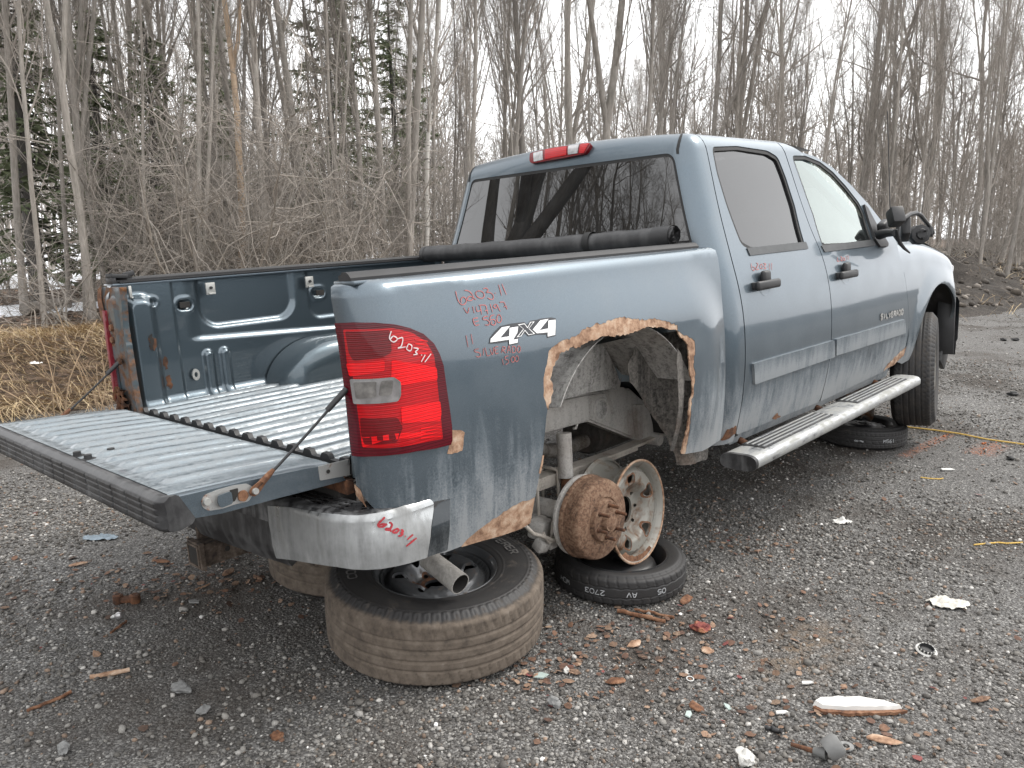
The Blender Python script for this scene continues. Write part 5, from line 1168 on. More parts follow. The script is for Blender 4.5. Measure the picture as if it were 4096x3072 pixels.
# ------------------------------------------------------------------ writing: strokes laid on surfaces
cT1 = crop(1780, 1110, 480/2152); cT2 = crop(1450, 2030, 250/2074); cT3 = crop(2200, 2280, 540/2212); cT4 = crop(3230, 1620, 370/2212); cT5 = crop(1380, 2160, 740/2212)
def smooth_path(p, k=4):
    P = [Vector(q) for q in p]
    if len(P) < 3: return [(q.x, q.y) for q in P]
    out = []
    for i in range(len(P)-1):
        p0 = P[max(i-1, 0)]; p1 = P[i]; p2 = P[i+1]; p3 = P[min(i+2, len(P)-1)]
        for j in range(k):
            t = j/k; q = .5*((2*p1)+(p2-p0)*t+(2*p0-5*p1+4*p2-p3)*t*t+(3*p1-p0-3*p2+p3)*t**3); out.append((q.x, q.y))
    out.append((P[-1].x, P[-1].y)); return out
def ribbons(name, fmap, paths, width, mat, parent, off=.002, taper=True, flat=False):
    """paths in a 2-D plane; fmap(a,b)->3-D; a strip of the given width with a small lift off the surface"""
    bm = bmesh.new(); h = 1e-3
    for p in paths:
        n = len(p); pv = None
        for i in range(n):
            t = Vector((p[min(i+1, n-1)][0]-p[max(i-1, 0)][0], p[min(i+1, n-1)][1]-p[max(i-1, 0)][1]))
            if t.length < 1e-9: continue
            t.normalize(); s = Vector((-t.y, t.x)); w = width*(.5 if not taper else .5*(.75+.35*math.sin(i*1.3+len(p))*.4+.2*min(1, min(i, n-1-i)/2)))
            a, b = p[i]; P0 = Vector(fmap(a, b)); N = (Vector(fmap(a+h, b))-Vector(fmap(a-h, b))).cross(Vector(fmap(a, b+h))-Vector(fmap(a, b-h))).normalized()
            cur = [bm.verts.new(Vector(fmap(a+s.x*w, b+s.y*w))+N*off), bm.verts.new(Vector(fmap(a-s.x*w, b-s.y*w))+N*off)]
            if pv:
                try: bm.faces.new((pv[0], pv[1], cur[1], cur[0]))
                except ValueError: pass
            pv = cur
    me = bpy.data.meshes.new(name); bm.to_mesh(me); bm.free(); me.materials.append(mat); return link(name, me, parent)
def traced(surf, c, strokes, **k): return [pxs_fast(surf, c, smooth_path(s), **k) for s in strokes]
def pxs_fast(surf, c, pts, **k):
    out = []; g = None
    for p in pts:
        g = px(surf, c(*p), **k) if g is None else on_surf(surf, c(*p), g); out.append(g)
    return out
six = [(185, 245), (205, 340), (240, 430), (290, 485), (345, 480), (380, 420), (355, 365), (310, 355), (280, 400), (290, 450)]
W1 = [six, [(345, 230), (420, 245), (480, 300), (500, 360), (470, 410), (420, 415), (395, 390), (420, 345), (470, 345), (550, 398)],
      [(570, 245), (545, 290), (580, 350), (650, 375), (695, 345), (690, 285), (640, 245), (580, 245)], [(680, 205), (730, 190), (770, 225), (740, 270), (800, 270), (860, 320), (860, 380), (820, 395), (760, 365)], [(890, 285), (905, 280)],
      [(955, 130), (985, 230), (1010, 325)], [(1015, 115), (1055, 210), (1095, 310)],
      [(330, 545), (400, 640), (425, 540)], [(490, 520), (520, 640)], [(555, 520), (570, 605), (640, 590)], [(625, 510), (640, 590), (655, 665)], [(600, 500), (720, 500), (745, 580), (765, 660)], [(710, 600), (765, 585)], [(805, 475), (850, 625)], [(915, 480), (875, 495), (870, 540), (920, 545), (930, 490), (960, 560), (990, 610)], [(975, 445), (1050, 445), (1080, 510), (1110, 570)], [(1050, 525), (1105, 515)],
      [(585, 725), (500, 745), (535, 855), (610, 845)], [(520, 800), (595, 780)], [(770, 695), (690, 710), (680, 755), (740, 760), (790, 800), (775, 850), (710, 850)], [(880, 670), (820, 690), (800, 760), (870, 755), (905, 800), (880, 855), (820, 830), (840, 790)], [(950, 665), (925, 730), (940, 800), (990, 800), (1010, 740), (985, 680), (950, 665)],
      ]
W2 = [[(372, 1040), (410, 1250)], [(462, 1015), (495, 1195)],
      [(600, 1280), (540, 1290), (530, 1330), (600, 1345), (635, 1390), (600, 1425), (550, 1410)], [(690, 1270), (680, 1400)], [(715, 1255), (750, 1400), (810, 1385)], [(800, 1270), (845, 1385), (870, 1250)], [(950, 1240), (890, 1255), (905, 1365), (955, 1350)], [(895, 1305), (945, 1295)],
      [(1010, 1350), (1030, 1235)], [(1030, 1240), (1075, 1250), (1065, 1290), (1030, 1300), (1085, 1360)], [(1110, 1355), (1140, 1225), (1170, 1350)], [(1115, 1310), (1165, 1300)], [(1200, 1235), (1205, 1345), (1250, 1335), (1265, 1280), (1240, 1235), (1200, 1235)], [(1310, 1225), (1290, 1290), (1315, 1345), (1350, 1300), (1340, 1240), (1310, 1225)],
      [(1020, 1460), (1045, 1570)], [(1130, 1405), (1080, 1420), (1075, 1465), (1125, 1480), (1130, 1530), (1080, 1560)], [(1210, 1415), (1180, 1460), (1195, 1515), (1240, 1500), (1240, 1440), (1210, 1415)], [(1275, 1400), (1250, 1450), (1270, 1505), (1310, 1480), (1305, 1420), (1275, 1400)]]
ribbons('handwriting', bed_surf, traced(bed_surf, cT1, W1), .0031, MARK, bed_r, .0016)
ribbons('handwriting', bed_surf, traced(bed_surf, cT1, W2), .0028, MARK_LT, bed_r, .0016)
# number on the lens
cTL = cB
W3 = [[(325, 415), (318, 450), (335, 470), (352, 455), (335, 440), (322, 455)], [(352, 455), (375, 450), (370, 490), (355, 500), (390, 495)], [(405, 480), (395, 505), (415, 515), (422, 490), (405, 480)], [(430, 500), (455, 505), (440, 520), (450, 530), (430, 535)], [(470, 535), (474, 538)], [(490, 535), (470, 570)], [(520, 530), (488, 572)]]
def lens_surf(a, b):
    return bed_surf(a, b)
ribbons('handwriting', bed_surf, traced(bed_surf, cB, W3), .0034, MARK_W, tail, .0195)
# number on the bumper
W4 = [[(725, 330), (640, 400), (540, 490), (505, 570), (530, 620), (640, 630), (760, 570), (740, 545), (620, 545), (530, 575)], [(865, 490), (930, 520), (950, 590), (910, 680), (850, 740), (770, 735), (750, 710), (820, 690), (880, 710), (925, 800)], [(1150, 695), (1050, 730), (985, 780), (1000, 825), (1090, 825), (1160, 760), (1150, 695)], [(1230, 740), (1290, 760), (1300, 800), (1240, 835), (1290, 860), (1270, 905), (1210, 935), (1150, 935)], [(1360, 955), (1385, 950)], [(1625, 895), (1440, 1055)], [(1740, 1005), (1580, 1130), (1405, 1270)]]
chr_r = [o_ for o_ in rb_.children if o_.name.startswith('chrome_shell')][0]
ribbons('handwriting', bump_surf, traced(bump_surf, cT2, W4, **bk), .0058, simple('dark_red_marker', (.30, .012, .02), .5, bump=0), chr_r, .0080)
# numbers on the doors
S1 = [[(360, 655), (362, 680), (372, 690), (378, 678), (366, 672)], [(385, 655), (393, 660), (383, 685), (397, 683)], [(408, 658), (401, 672), (410, 682), (414, 666), (408, 658)], [(418, 656), (430, 660), (422, 669), (430, 680), (418, 682)], [(437, 672), (440, 672)], [(447, 657), (447, 687)], [(457, 655), (457, 687)]]
fd = [o_ for o_ in truck.children if o_.name.startswith('rear_door')][0]; fd2 = [o_ for o_ in truck.children if o_.name.startswith('front_door')][0]
ribbons('handwriting', cab_surf, traced(cab_surf, cE, S1, **er), .0042, MARK_LT, fd, .0016)
S2 = [[(770, 628), (768, 645), (778, 645)], [(783, 625), (792, 630), (784, 643), (794, 643)], [(800, 628), (797, 640), (805, 640), (803, 628)], [(812, 620), (815, 640)], [(819, 618), (822, 638)]]
ribbons('handwriting', cab_surf, traced(cab_surf, cE, S2, **er), .0048, MARK_LT, fd2, .0016)
# 4x4 decal
def decal(pts, m, off, parent=bed_r, name='decal', holes=()):
    return panel(name, bed_surf, pxs(bed_surf, cT1, pts), m, parent, holes=[pxs(bed_surf, cT1, h_) for h_ in holes], grid=.05, rim=0, off=off)
dk = decal([(785, 1190), (800, 1090), (880, 980), (990, 870), (1190, 825), (1420, 800), (1470, 850), (1530, 775), (1640, 760), (1700, 740), (1900, 715), (1985, 735), (1980, 1045), (1830, 1085), (1820, 1025), (1640, 1025), (1490, 1055), (1430, 1000), (1310, 1090), (1310, 1190), (1140, 1220), (1130, 1150), (960, 1180)], DECAL_BLK, .0012)
dk.name = 'four_by_four_decal'
four = [(805, 1165), (810, 1105), (1010, 895), (1160, 870), (985, 1080), (1140, 1055), (1150, 905), (1305, 880), (1290, 990), (1215, 1115), (1300, 1100), (1295, 1170), (1145, 1200), (1140, 1115)]
decal(four, WHITE, .0022, dk, 'numeral'); decal([(1565, 935), (1700, 770), (1850, 745), (1690, 945), (1840, 915), (1845, 775), (1975, 758), (1968, 1030), (1832, 1060), (1835, 985), (1640, 1003)], WHITE, .0022, dk, 'numeral')
decal([(1300, 845), (1420, 825), (1475, 895), (1520, 800), (1600, 790), (1500, 915), (1610, 1010), (1490, 1035), (1425, 955), (1360, 1055), (1275, 1075), (1395, 925)], WHITE, .0020, dk, 'letter'); decal([(1325, 855), (1415, 838), (1472, 915), (1530, 808), (1575, 803), (1488, 918), (1580, 1005), (1497, 1020), (1425, 935), (1350, 1045), (1305, 1055), (1408, 925)], DECAL_BLK, .0026, dk, 'letter')
# badge letters on the front door
GL = {'S': [[(1, .85), (.8, 1), (.2, 1), (0, .85), (0, .65), (.2, .52), (.8, .48), (1, .35), (1, .15), (.8, 0), (.2, 0), (0, .15)]], 'I': [[(.5, 0), (.5, 1)]], 'L': [[(0, 1), (0, 0), (.9, 0)]], 'V': [[(0, 1), (.5, 0), (1, 1)]], 'E': [[(.95, 1), (0, 1), (0, 0), (.95, 0)], [(0, .5), (.8, .5)]], 'R': [[(0, 0), (0, 1), (.8, 1), (1, .85), (1, .65), (.8, .5), (0, .5)], [(.5, .5), (1, 0)]], 'A': [[(0, 0), (.35, 1), (.65, 1), (1, 0)], [(.15, .38), (.85, .38)]], 'D': [[(0, 0), (0, 1), (.7, 1), (1, .8), (1, .2), (.7, 0), (0, 0)]], 'O': [[(.2, 0), (0, .2), (0, .8), (.2, 1), (.8, 1), (1, .8), (1, .2), (.8, 0), (.2, 0)]], 'C': [[(1, .85), (.8, 1), (.2, 1), (0, .8), (0, .2), (.2, 0), (.8, 0), (1, .15)]], 'P': [[(0, 0), (0, 1), (.8, 1), (1, .85), (1, .6), (.8, .45), (0, .45)]], 'W': [[(0, 1), (.25, 0), (.5, .7), (.75, 0), (1, 1)]], 'H': [[(0, 0), (0, 1)], [(1, 0), (1, 1)], [(0, .5), (1, .5)]], 'M': [[(0, 0), (0, 1), (.5, .4), (1, 1), (1, 0)]], '0': [[(.3, 0), (0, .3), (0, .7), (.3, 1), (.7, 1), (1, .7), (1, .3), (.7, 0), (.3, 0)]], '5': [[(.9, 1), (.1, 1), (.05, .55), (.6, .6), (.95, .4), (.9, .1), (.5, 0), (0, .1)]], '2': [[(.05, .8), (.3, 1), (.8, 1), (.95, .75), (.1, 0), (1, 0)]], '7': [[(0, 1), (1, 1), (.4, 0)]], '3': [[(.05, .9), (.4, 1), (.9, .9), (.85, .6), (.4, .52), (.9, .42), (.95, .12), (.5, 0), (.05, .1)]], '6': [[(.8, 1), (.2, .7), (0, .3), (.3, 0), (.8, 0), (1, .3), (.7, .5), (.1, .4)]], '1': [[(.3, .8), (.55, 1), (.55, 0)]], '9': [[(1, .6), (.6, .5), (.1, .65), (.2, 1), (.8, 1), (1, .7), (.7, 0)]], '4': [[(.7, 0), (.7, 1), (0, .3), (1, .3)]]}
def text_paths(txt, x, y, w, h, gap, adv=1):
    out = []
    for ch in txt:
        if ch != ' ':
            for s in GL[ch]: out.append([(x+adv*a*w, y+b*h) for a, b in dens(s, .12, False)])
        x += adv*(w+gap)
    return out
b0 = px(cab_surf, cE(972, 922), **er); b1 = px(cab_surf, cE(1080, 895), **er); bh = px(cab_surf, cE(972, 900), **er)[1]-b0[1]
L = b1[0]-b0[0]; ww = L/9*.72
bp = text_paths('SILVERADO', 0, 0, ww, bh*1.05, L/9*.28)
sl = (b1[1]-b0[1])/L
badge = ribbons('name_badge', cab_surf, [[(b0[0]+a, b0[1]+b+sl*a) for a, b in p] for p in bp], .0125, BADGE, fd2, .005, taper=False)
# moulded names on the sidewall of the big tyre
def sidewall(a, b): return ((.300+b)*math.cos(a), (.300+b)*math.sin(a), .134+.0009)
def side_text(txt, a0, parent, h=.030, w=.088, gap=.028, width=.0065, r0=-.012):
    out = []; a = a0
    for ch in txt:
        for s in GL[ch]: out.append([(a-x*w, r0+y*h) for x, y in dens(s, .10, False)])
        a -= (w+gap)
    bm = bmesh.new(); h_ = 1e-3
    for p in out:
        pv = None; n = len(p)
        for i in range(n):
            t = Vector(((p[min(i+1, n-1)][0]-p[max(i-1, 0)][0])*.3, p[min(i+1, n-1)][1]-p[max(i-1, 0)][1])).normalized(); s = Vector((-t.y/.3, t.x))*width*.5
            cur = [bm.verts.new(sidewall(p[i][0]+s.x, p[i][1]+s.y)), bm.verts.new(sidewall(p[i][0]-s.x, p[i][1]-s.y))]
            if pv: bm.faces.new((pv[0], pv[1], cur[1], cur[0]))
            pv = cur
    bmesh.ops.recalc_face_normals(bm, faces=bm.faces[:]); return bm_obj('sidewall_lettering', bm, LETTER, parent, loc=(0, 0, .134-.134))
vd = math.atan2(c1.y-CAM[1], c1.x-CAM[0]); rz = R_(20)
LT = (vd+R_(90))-rz        # left of the tyre as seen from the road side
t1_children = side_text('COOPER', LT+R_(18), t1); side_text('DISCOVERER', LT-R_(105), t1)
# chalk marks round the spare tread, upside down
def tread_map(R, cz):
    def f(a, b): return ((R-.0002)*math.cos(a), (R-.0002)*math.sin(a), cz+b)
    return f
def tread_text(wheel, c, txt, u, R, cz, h, w, flip, m, parent, gap=.25):
    """u: photo pixel column where the word starts"""
    best = min(np.linspace(0, 2*math.pi, 721), key=lambda a: abs((lambda q: 2048+FOC*q[0]/q[2])(RW @ (np.array([c.x+R*math.cos(a), c.y+R*math.sin(a), cz])-CAM))-u)+(1e4 if (math.cos(a)*(CAM[0]-c.x)+math.sin(a)*(CAM[1]-c.y)) < 0 else 0))
    out = []; a = best-wheel.rotation_euler.z
    for ch in txt:
        if ch != ' ':
            for s in GL[ch]:
                out.append([((a+(1-x)*w/R if flip else a+x*w/R), (cz+(.5-y)*h if flip else cz+(y-.5)*h)) for x, y in dens(s, .12, False)])
        a += w*(1+gap)/R
    def f(a_, b_): return ((R+.0005)*math.cos(a_), (R+.0005)*math.sin(a_), b_)
    bm = bmesh.new(); 
    for p in out:
        pv = None; n = len(p)
        for i in range(n):
            t = Vector(((p[min(i+1, n-1)][0]-p[max(i-1, 0)][0])*R, p[min(i+1, n-1)][1]-p[max(i-1, 0)][1]))
            t.normalize(); s = Vector((-t.y/R, t.x))*.0016
            cur = [bm.verts.new(f(p[i][0]+s.x, p[i][1]+s.y)), bm.verts.new(f(p[i][0]-s.x, p[i][1]-s.y))]
            if pv: bm.faces.new((pv[0], pv[1], cur[1], cur[0]))
            pv = cur
    o = bm_obj('chalk_marks', bm, m, parent); return o
for txt, u in (('3072', 2340), ('VA', 2506), ('50', 2630), ('HOW', 2245)): tread_text(w3, c3, txt, u, .2835, .064, .020, .018, True, CHALK, w3)
for txt, u in (('M561', 3535), ('00196', 3418), ('M561', 3245)): tread_text(w5, c5, txt, u, .3005, .072 if txt[0] == 'M' else .066, .024 if txt[0] == 'M' else .010, .017 if txt[0] == 'M' else .009, False, CHALK, w5, .3)

# ------------------------------------------------------------------ ground
def vnoise(x, y, seed=0.):
    """cheap smooth value noise on arrays"""
    def hsh(i, j):
        v = np.sin(i*127.1+j*311.7+seed*74.7)*43758.5453; return v-np.floor(v)
    xi = np.floor(x); yi = np.floor(y); fx = x-xi; fy = y-yi; fx = fx*fx*(3-2*fx); fy = fy*fy*(3-2*fy)
    a = hsh(xi, yi); b = hsh(xi+1, yi); c = hsh(xi, yi+1); d = hsh(xi+1, yi+1)
    return (a*(1-fx)+b*fx)*(1-fy)+(c*(1-fx)+d*fx)*fy
def fbm(x, y, o=4, seed=0.):
    s = 0.; a = .5
    for k in range(o): s = s+a*vnoise(x*2**k, y*2**k, seed+k*3.1); a *= .5
    return s/(1-.5**o)
def floor_h(x, y):
    """forest floor and grassy verge beyond the gravel; zero over the yard"""
    edge = 4.75+.35*(fbm(x*.5, y*0+3.3, 3, 5)-.5)*2+.28*np.clip(x-6, 0, 12)*.12-.85*np.clip(x-19, 0, 40)
    t = nstep(0., 1.6, y-edge)
    h = t*(.16+.22*np.exp(-((y-6.7)/1.25)**2)*nstep(9, 3, x)+.18*(fbm(x*.6, y*.6, 3, 1)-.4)+.012*np.clip(y-8, 0, 60))
    return np.where(y-edge > 0, h, 0.)+np.where(y-edge > 0, 0., -.05)
GRAVEL = NT('gravel_ground')
def gravel_mat(t):
    o = t.obj; v1 = t.voro(75., feature='F1', out=1); d1 = t.voro(75.); d2 = t.voro(190.); v2 = t.voro(190., out=1); big = t.noise(.55, 5, .6); mid = t.noise(3., 5, .6)
    g1 = t.n('ShaderNodeSeparateColor'); t.put(g1.inputs[0], v1); g2 = t.n('ShaderNodeSeparateColor'); t.put(g2.inputs[0], v2)
    stone = t.ramp(g1.outputs[0], [(0., (.065, .063, .061)), (.45, (.145, .142, .137)), (.75, (.25, .245, .235)), (.93, (.38, .37, .35)), (1., (.55, .54, .51))])
    fine = t.ramp(g2.outputs[1], [(0., (.035, .032, .029)), (.6, (.088, .083, .078)), (.9, (.18, .173, .163)), (1., (.32, .31, .29))])
    f = t.range(t.math('ADD', t.math('MULTIPLY', big, .6), t.math('MULTIPLY', mid, .4)), .40, .60, .15, .95)
    c = t.mix(t.math('MULTIPLY', t.range(d1, .55, .40, 0., 1.), f), fine, stone)
    # damp dark soil and the sandy smear
    soil = t.range(t.noise(.9, 6, .62, vec=t.map(loc=(7.3, 2.1, 0))), .50, .64, 0., .85); c = t.mix(soil, c, (.042, .032, .024, 1))
    x, y, z = t.xyz(); sd = ground(cM(230, 1170))
    dd = t.math('SQRT', t.math('ADD', t.math('POWER', t.math('MULTIPLY', t.math('SUBTRACT', x, sd.x), 1.0), 2.), t.math('POWER', t.math('MULTIPLY', t.math('SUBTRACT', y, sd.y), 2.2), 2.)))
    sm = t.math('MULTIPLY', t.range(dd, .42, .10, 0., .8), t.range(t.noise(14., 5), .42, .6, .1, 1.)); c = t.mix(sm, c, (.16, .115, .075, 1))
    # orange marking paint sprayed on the stones
    for p0, p1, w in ((cM(640, 345), cM(845, 250), .035), (cM(955, 335), cM(1045, 290), .075)):
        a = ground(p0); b = ground(p1); d = (b-a); L = d.length; d = d/L; n_ = Vector((-d.y, d.x, 0))
        al = t.math('ADD', t.math('MULTIPLY', t.math('SUBTRACT', x, a.x), d.x), t.math('MULTIPLY', t.math('SUBTRACT', y, a.y), d.y))
        ac = t.math('ABSOLUTE', t.math('ADD', t.math('MULTIPLY', t.math('SUBTRACT', x, a.x), n_.x), t.math('MULTIPLY', t.math('SUBTRACT', y, a.y), n_.y)))
        mk = t.math('MULTIPLY', t.range(ac, w*1.6, w*.3, 0., 1.), t.math('MULTIPLY', t.range(al, -.03, .03, 0., 1.), t.range(al, L+.03, L-.03, 0., 1.)))
        mk = t.math('MULTIPLY', mk, t.range(t.noise(40., 5, .7), .46, .60, 0., .7)); c = t.mix(mk, c, (.42, .12, .03, 1))
    h = t.math('ADD', t.math('MULTIPLY', t.range(d1, .0, .55, 1., 0.), .7), t.math('MULTIPLY', t.range(d2, 0., .5, 1., 0.), .35))
    return t.bsdf(c, .88, 0., t.bump(h, .9, .012))
gravel_mat(GRAVEL)
def grid_obj(name, X, Y, hf, mat, smooth=True):
    gx, gy = np.meshgrid(X, Y, indexing='ij'); V = np.stack([gx, gy, hf(gx, gy)], -1).reshape(-1, 3); n = len(Y); ii, jj = np.meshgrid(np.arange(len(X)-1), np.arange(n-1), indexing='ij'); k = (ii*n+jj).ravel()
    return obj(name, V, np.stack([k, k+n, k+n+1, k+1], -1), mat, None, smooth)
X = np.concatenate([np.linspace(-400, -12, 8), np.linspace(-10, 26, 140), np.linspace(30, 400, 12)]); Y = np.concatenate([np.linspace(-400, -14, 8), np.linspace(-12, 9, 120), np.linspace(12, 400, 10)])
grid_obj('ground', X, Y, lambda x, y: np.where((np.abs(x) < 30) & (np.abs(y) < 14), .018*(fbm(x*1.3, y*1.3, 3, 2)-.5)*nstep(.0, .6, np.hypot(x-.2, y+.8)-3.2), -.03), GRAVEL.m)['kind'] = 'structure'
def litter_mat():
    t = NT('leaf_litter_floor'); n = t.noise(9., 7, .7); v = t.voro(16., out=1); s = t.n('ShaderNodeSeparateColor'); t.put(s.inputs[0], v)
    c = t.ramp(t.math('ADD', t.math('MULTIPLY', n, .6), t.math('MULTIPLY', s.outputs[0], .4)), [(.3, (.030, .022, .016)), (.5, (.085, .058, .040)), (.68, (.15, .105, .075)), (.85, (.25, .19, .14))])
    return t.bsdf(c, .95, 0., t.bump(t.math('ADD', n, s.outputs[1]), .9, .05))
X = np.concatenate([np.linspace(-60, -14, 12), np.linspace(-13, 30, 130), np.linspace(32, 160, 40)]); Y = np.concatenate([np.linspace(-34, 3.8, 24), np.linspace(4.2, 16, 70), np.linspace(16.5, 45, 40), np.linspace(48, 170, 24)])
LITTER = litter_mat(); grid_obj('forest_floor', X, Y, floor_h, LITTER)['kind'] = 'structure'
# old snow lying between the trunks: it dips into the floor where it has melted
SNOW = NT('old_snow'); SNOW.bsdf(SNOW.mix(SNOW.range(SNOW.noise(6., 6), .5, .8, 0., .35), (.78, .80, .83, 1), (.55, .53, .50, 1)), .7, 0., SNOW.bump(SNOW.noise(12., 5), .5, .03))
X = np.linspace(-16, 60, 300); Y = np.linspace(10.5, 60, 220)
def snow_h(x, y):
    n = fbm(x*.33+2, y*.42, 4, 9); thr = .455+.09*nstep(14., 10.5, y)+.06*nstep(14, 30, x)+.5*nstep(11.6, 10.8, y)
    return floor_h(x, y)+np.clip((n-thr)*1.1, -.12, .10)
grid_obj('snow', X, Y, snow_h, SNOW.m)['kind'] = 'structure'
# heap of dark spoil at the far end of the row, and an added low berm, unseen, that gives the doors their dark reflected band
def dirt_mat(name):
    t = NT(name); n = t.noise(2.2, 8, .7); f = t.noise(20., 6, .7)
    c = t.ramp(t.math('ADD', t.math('MULTIPLY', n, .55), t.math('MULTIPLY', f, .45)), [(.33, (.014, .012, .010)), (.5, (.045, .037, .030)), (.62, (.095, .080, .066)), (.78, (.19, .165, .14))])
    return t.bsdf(c, .95, 0., t.bump(t.math('ADD', f, n), 1., .08))
DIRT = dirt_mat('spoil_dirt')
def heap(x, y):
    b = 0.
    for cx, cy, rx, ry, h in ((19.5, 4.2, 5.0, 2.4, .95), (26, 6.5, 6, 3, 1.15), (15.5, 3.0, 2.6, 1.6, .42), (23, 1.2, 3.2, 1.3, .45), (33, 7.5, 7, 3, .9), (30, 2, 4, 1.6, .4)):
        q = ((x-cx)/rx)**2+((y-cy)/ry)**2; b = np.maximum(b, h*np.exp(-q*1.2))
    return b*(.55+.95*fbm(x*1.1, y*1.1, 5, 4))-.10+.22*(fbm(x*2.6, y*2.6, 4, 8)-.5)*np.clip(b*3, 0, 1)
grid_obj('dirt_heap', np.linspace(10, 44, 240), np.linspace(-2.5, 13, 130), lambda x, y: np.where(True, heap(x, y), 0), DIRT)['kind'] = 'structure'
grid_obj('reflection_berm', np.linspace(-30, 70, 140), np.linspace(-17, -10, 24), lambda x, y: 1.25*np.exp(-((y+13.5)/1.3)**2)*(.7+.6*fbm(x*.5, y*.5, 4, 6))-.1, DIRT)['kind'] = 'structure'

# ------------------------------------------------------------------ loose gravel
def ico():
    bm = bmesh.new(); bmesh.ops.create_icosphere(bm, subdivisions=1, radius=1.); v = np.array([q.co[:] for q in bm.verts]); f = np.array([[q.index for q in g.verts] for g in bm.faces]); bm.free(); return v, f
ICOV, ICOF = ico(); OCTV = np.array([(1, 0, 0), (-1, 0, 0), (0, 1, 0), (0, -1, 0), (0, 0, 1), (0, 0, -1)], float); OCTF = np.array([(0, 2, 4), (2, 1, 4), (1, 3, 4), (3, 0, 4), (2, 0, 5), (1, 2, 5), (3, 1, 5), (0, 3, 5)])
def rotz_stack(a):
    c, s = np.cos(a), np.sin(a); z = np.zeros_like(a); o = np.ones_like(a); return np.stack([np.stack([c, -s, z], -1), np.stack([s, c, z], -1), np.stack([z, z, o], -1)], -2)
def rotx_stack(a):
    c, s = np.cos(a), np.sin(a); z = np.zeros_like(a); o = np.ones_like(a); return np.stack([np.stack([o, z, z], -1), np.stack([z, c, -s], -1), np.stack([z, s, c], -1)], -2)
def scatter(name, P, size, basev, basef, colors, mat, flat=(.45, .8), jitter=.28, sink=.25, smooth=False, label=None):
    n = len(P); nv = len(basev)
    sc = np.stack([size*RNG.uniform(.8, 1.25, n), size*RNG.uniform(.65, 1., n), size*RNG.uniform(*flat, n)], -1)
    V = basev[None]*(1+RNG.uniform(-jitter, jitter, (n, nv, 1)))*sc[:, None, :]
    Rm = rotz_stack(RNG.uniform(0, 2*math.pi, n)) @ rotx_stack(RNG.normal(0, .35, n)); V = np.einsum('nij,nvj->nvi', Rm, V)
    V = V+P[:, None, :]; V[:, :, 2] += (sc[:, 2]*(1-2*sink))[:, None]
    F = basef[None]+(np.arange(n)*nv)[:, None, None]
    me = mesh_np(name, V.reshape(-1, 3), F.reshape(-1, basef.shape[1]), mat, smooth)
    ca = me.color_attributes.new('tint', 'FLOAT_COLOR', 'POINT'); cc = np.ones((n*nv, 4), np.float32); cc[:, :3] = np.repeat(colors, nv, 0); ca.data.foreach_set('color', cc.ravel())
    o = link(name, me); o['kind'] = 'stuff'
    if label: o['label'] = label
    return o
def in_view(n, dmin, dmax, umin=-1000, umax=5100, zpow=2.):
    """points on the ground inside the picture's wedge"""
    d = (dmin**zpow+(dmax**zpow-dmin**zpow)*RNG.random(n))**(1/zpow); u = RNG.uniform(umin, umax, n)
    rx = (u-2048)/FOC*1.03; f2 = np.array([math.cos(YAW), math.sin(YAW)]); r2 = np.array([math.sin(YAW), -math.cos(YAW)])
    v = f2[None]+r2[None]*rx[:, None]; return CAM[None, :2]+v*d[:, None]
ST = NT('loose_stone'); ST.bsdf(ST.mix(1., ST.attr('tint'), ST.range(ST.noise(260., 4), .3, .7, .75, 1.25), 'MULTIPLY'), .85)
PAL = np.array([(.060, .055, .049), (.094, .088, .079), (.134, .127, .116), (.18, .172, .159), (.24, .23, .214), (.32, .31, .29), (.16, .115, .085), (.12, .095, .075), (.55, .54, .52)]); PW = np.array([.22, .23, .20, .15, .09, .022, .05, .045, .004])
def stone_cols(n):
    c = PAL[RNG.choice(len(PAL), n, p=PW/PW.sum())]; return c*1.25*RNG.uniform(.6, 1.35, (n, 1))
def orange(P, c):
    for p0, p1, w in ((cM(640, 345), cM(845, 250), .035), (cM(955, 335), cM(1045, 290), .075)):
        a = np.array(ground(p0))[:2]; b = np.array(ground(p1))[:2]; d = b-a; L = np.hypot(*d); d = d/L; al = (P[:, :2]-a)@d; ac = np.abs((P[:, :2]-a)@np.array([-d[1], d[0]]))
        m = (al > -.02) & (al < L+.02) & (ac < w) & (RNG.random(len(P)) < .42); c[m] = np.array([.42, .12, .03])*RNG.uniform(.7, 1.2, (m.sum(), 1))
    return c
def keep(P, k=.35, sc=.9):
    n = fbm(P[:, 0]*sc+7, P[:, 1]*sc, 3, 21); return RNG.random(len(P)) < np.clip((n-k)*3.2+.25, .12, 1.)
def off_things(P):
    m = np.ones(len(P), bool)
    for c, r in ((c1, .36), (c2, .36), (c3, .25), (c5, .26)): m &= np.hypot(P[:, 0]-c.x, P[:, 1]-c.y) > r
    return m & (P[:, 1] < 4.6+.2*np.sin(P[:, 0]*2)) & (np.hypot(P[:, 0]-CAM[0], P[:, 1]-CAM[1]) > .6)
for nm, cnt, d0, d1, s0, s1, bv, bf in (('gravel', 36000, 1.45, 4.4, .0034, .0112, ICOV, ICOF), ('gravel', 30000, 1.45, 5.0, .003, .007, OCTV, OCTF), ('gravel', 56000, 3.4, 9.5, .005, .0135, OCTV, OCTF), ('gravel', 20000, 8, 24, .010, .022, OCTV, OCTF)):
    P = in_view(int(cnt*1.36), d0, d1, zpow=1.6); P = P[keep(P)]; P = P[off_things(P)]; n = len(P)
    sz = s0+(s1-s0)*RNG.random(n)**2.2; P3 = np.c_[P, np.zeros(n)]
    scatter(nm, P3, sz, bv, bf, orange(P3, stone_cols(n)), ST.m, label='loose grey gravel over the yard')
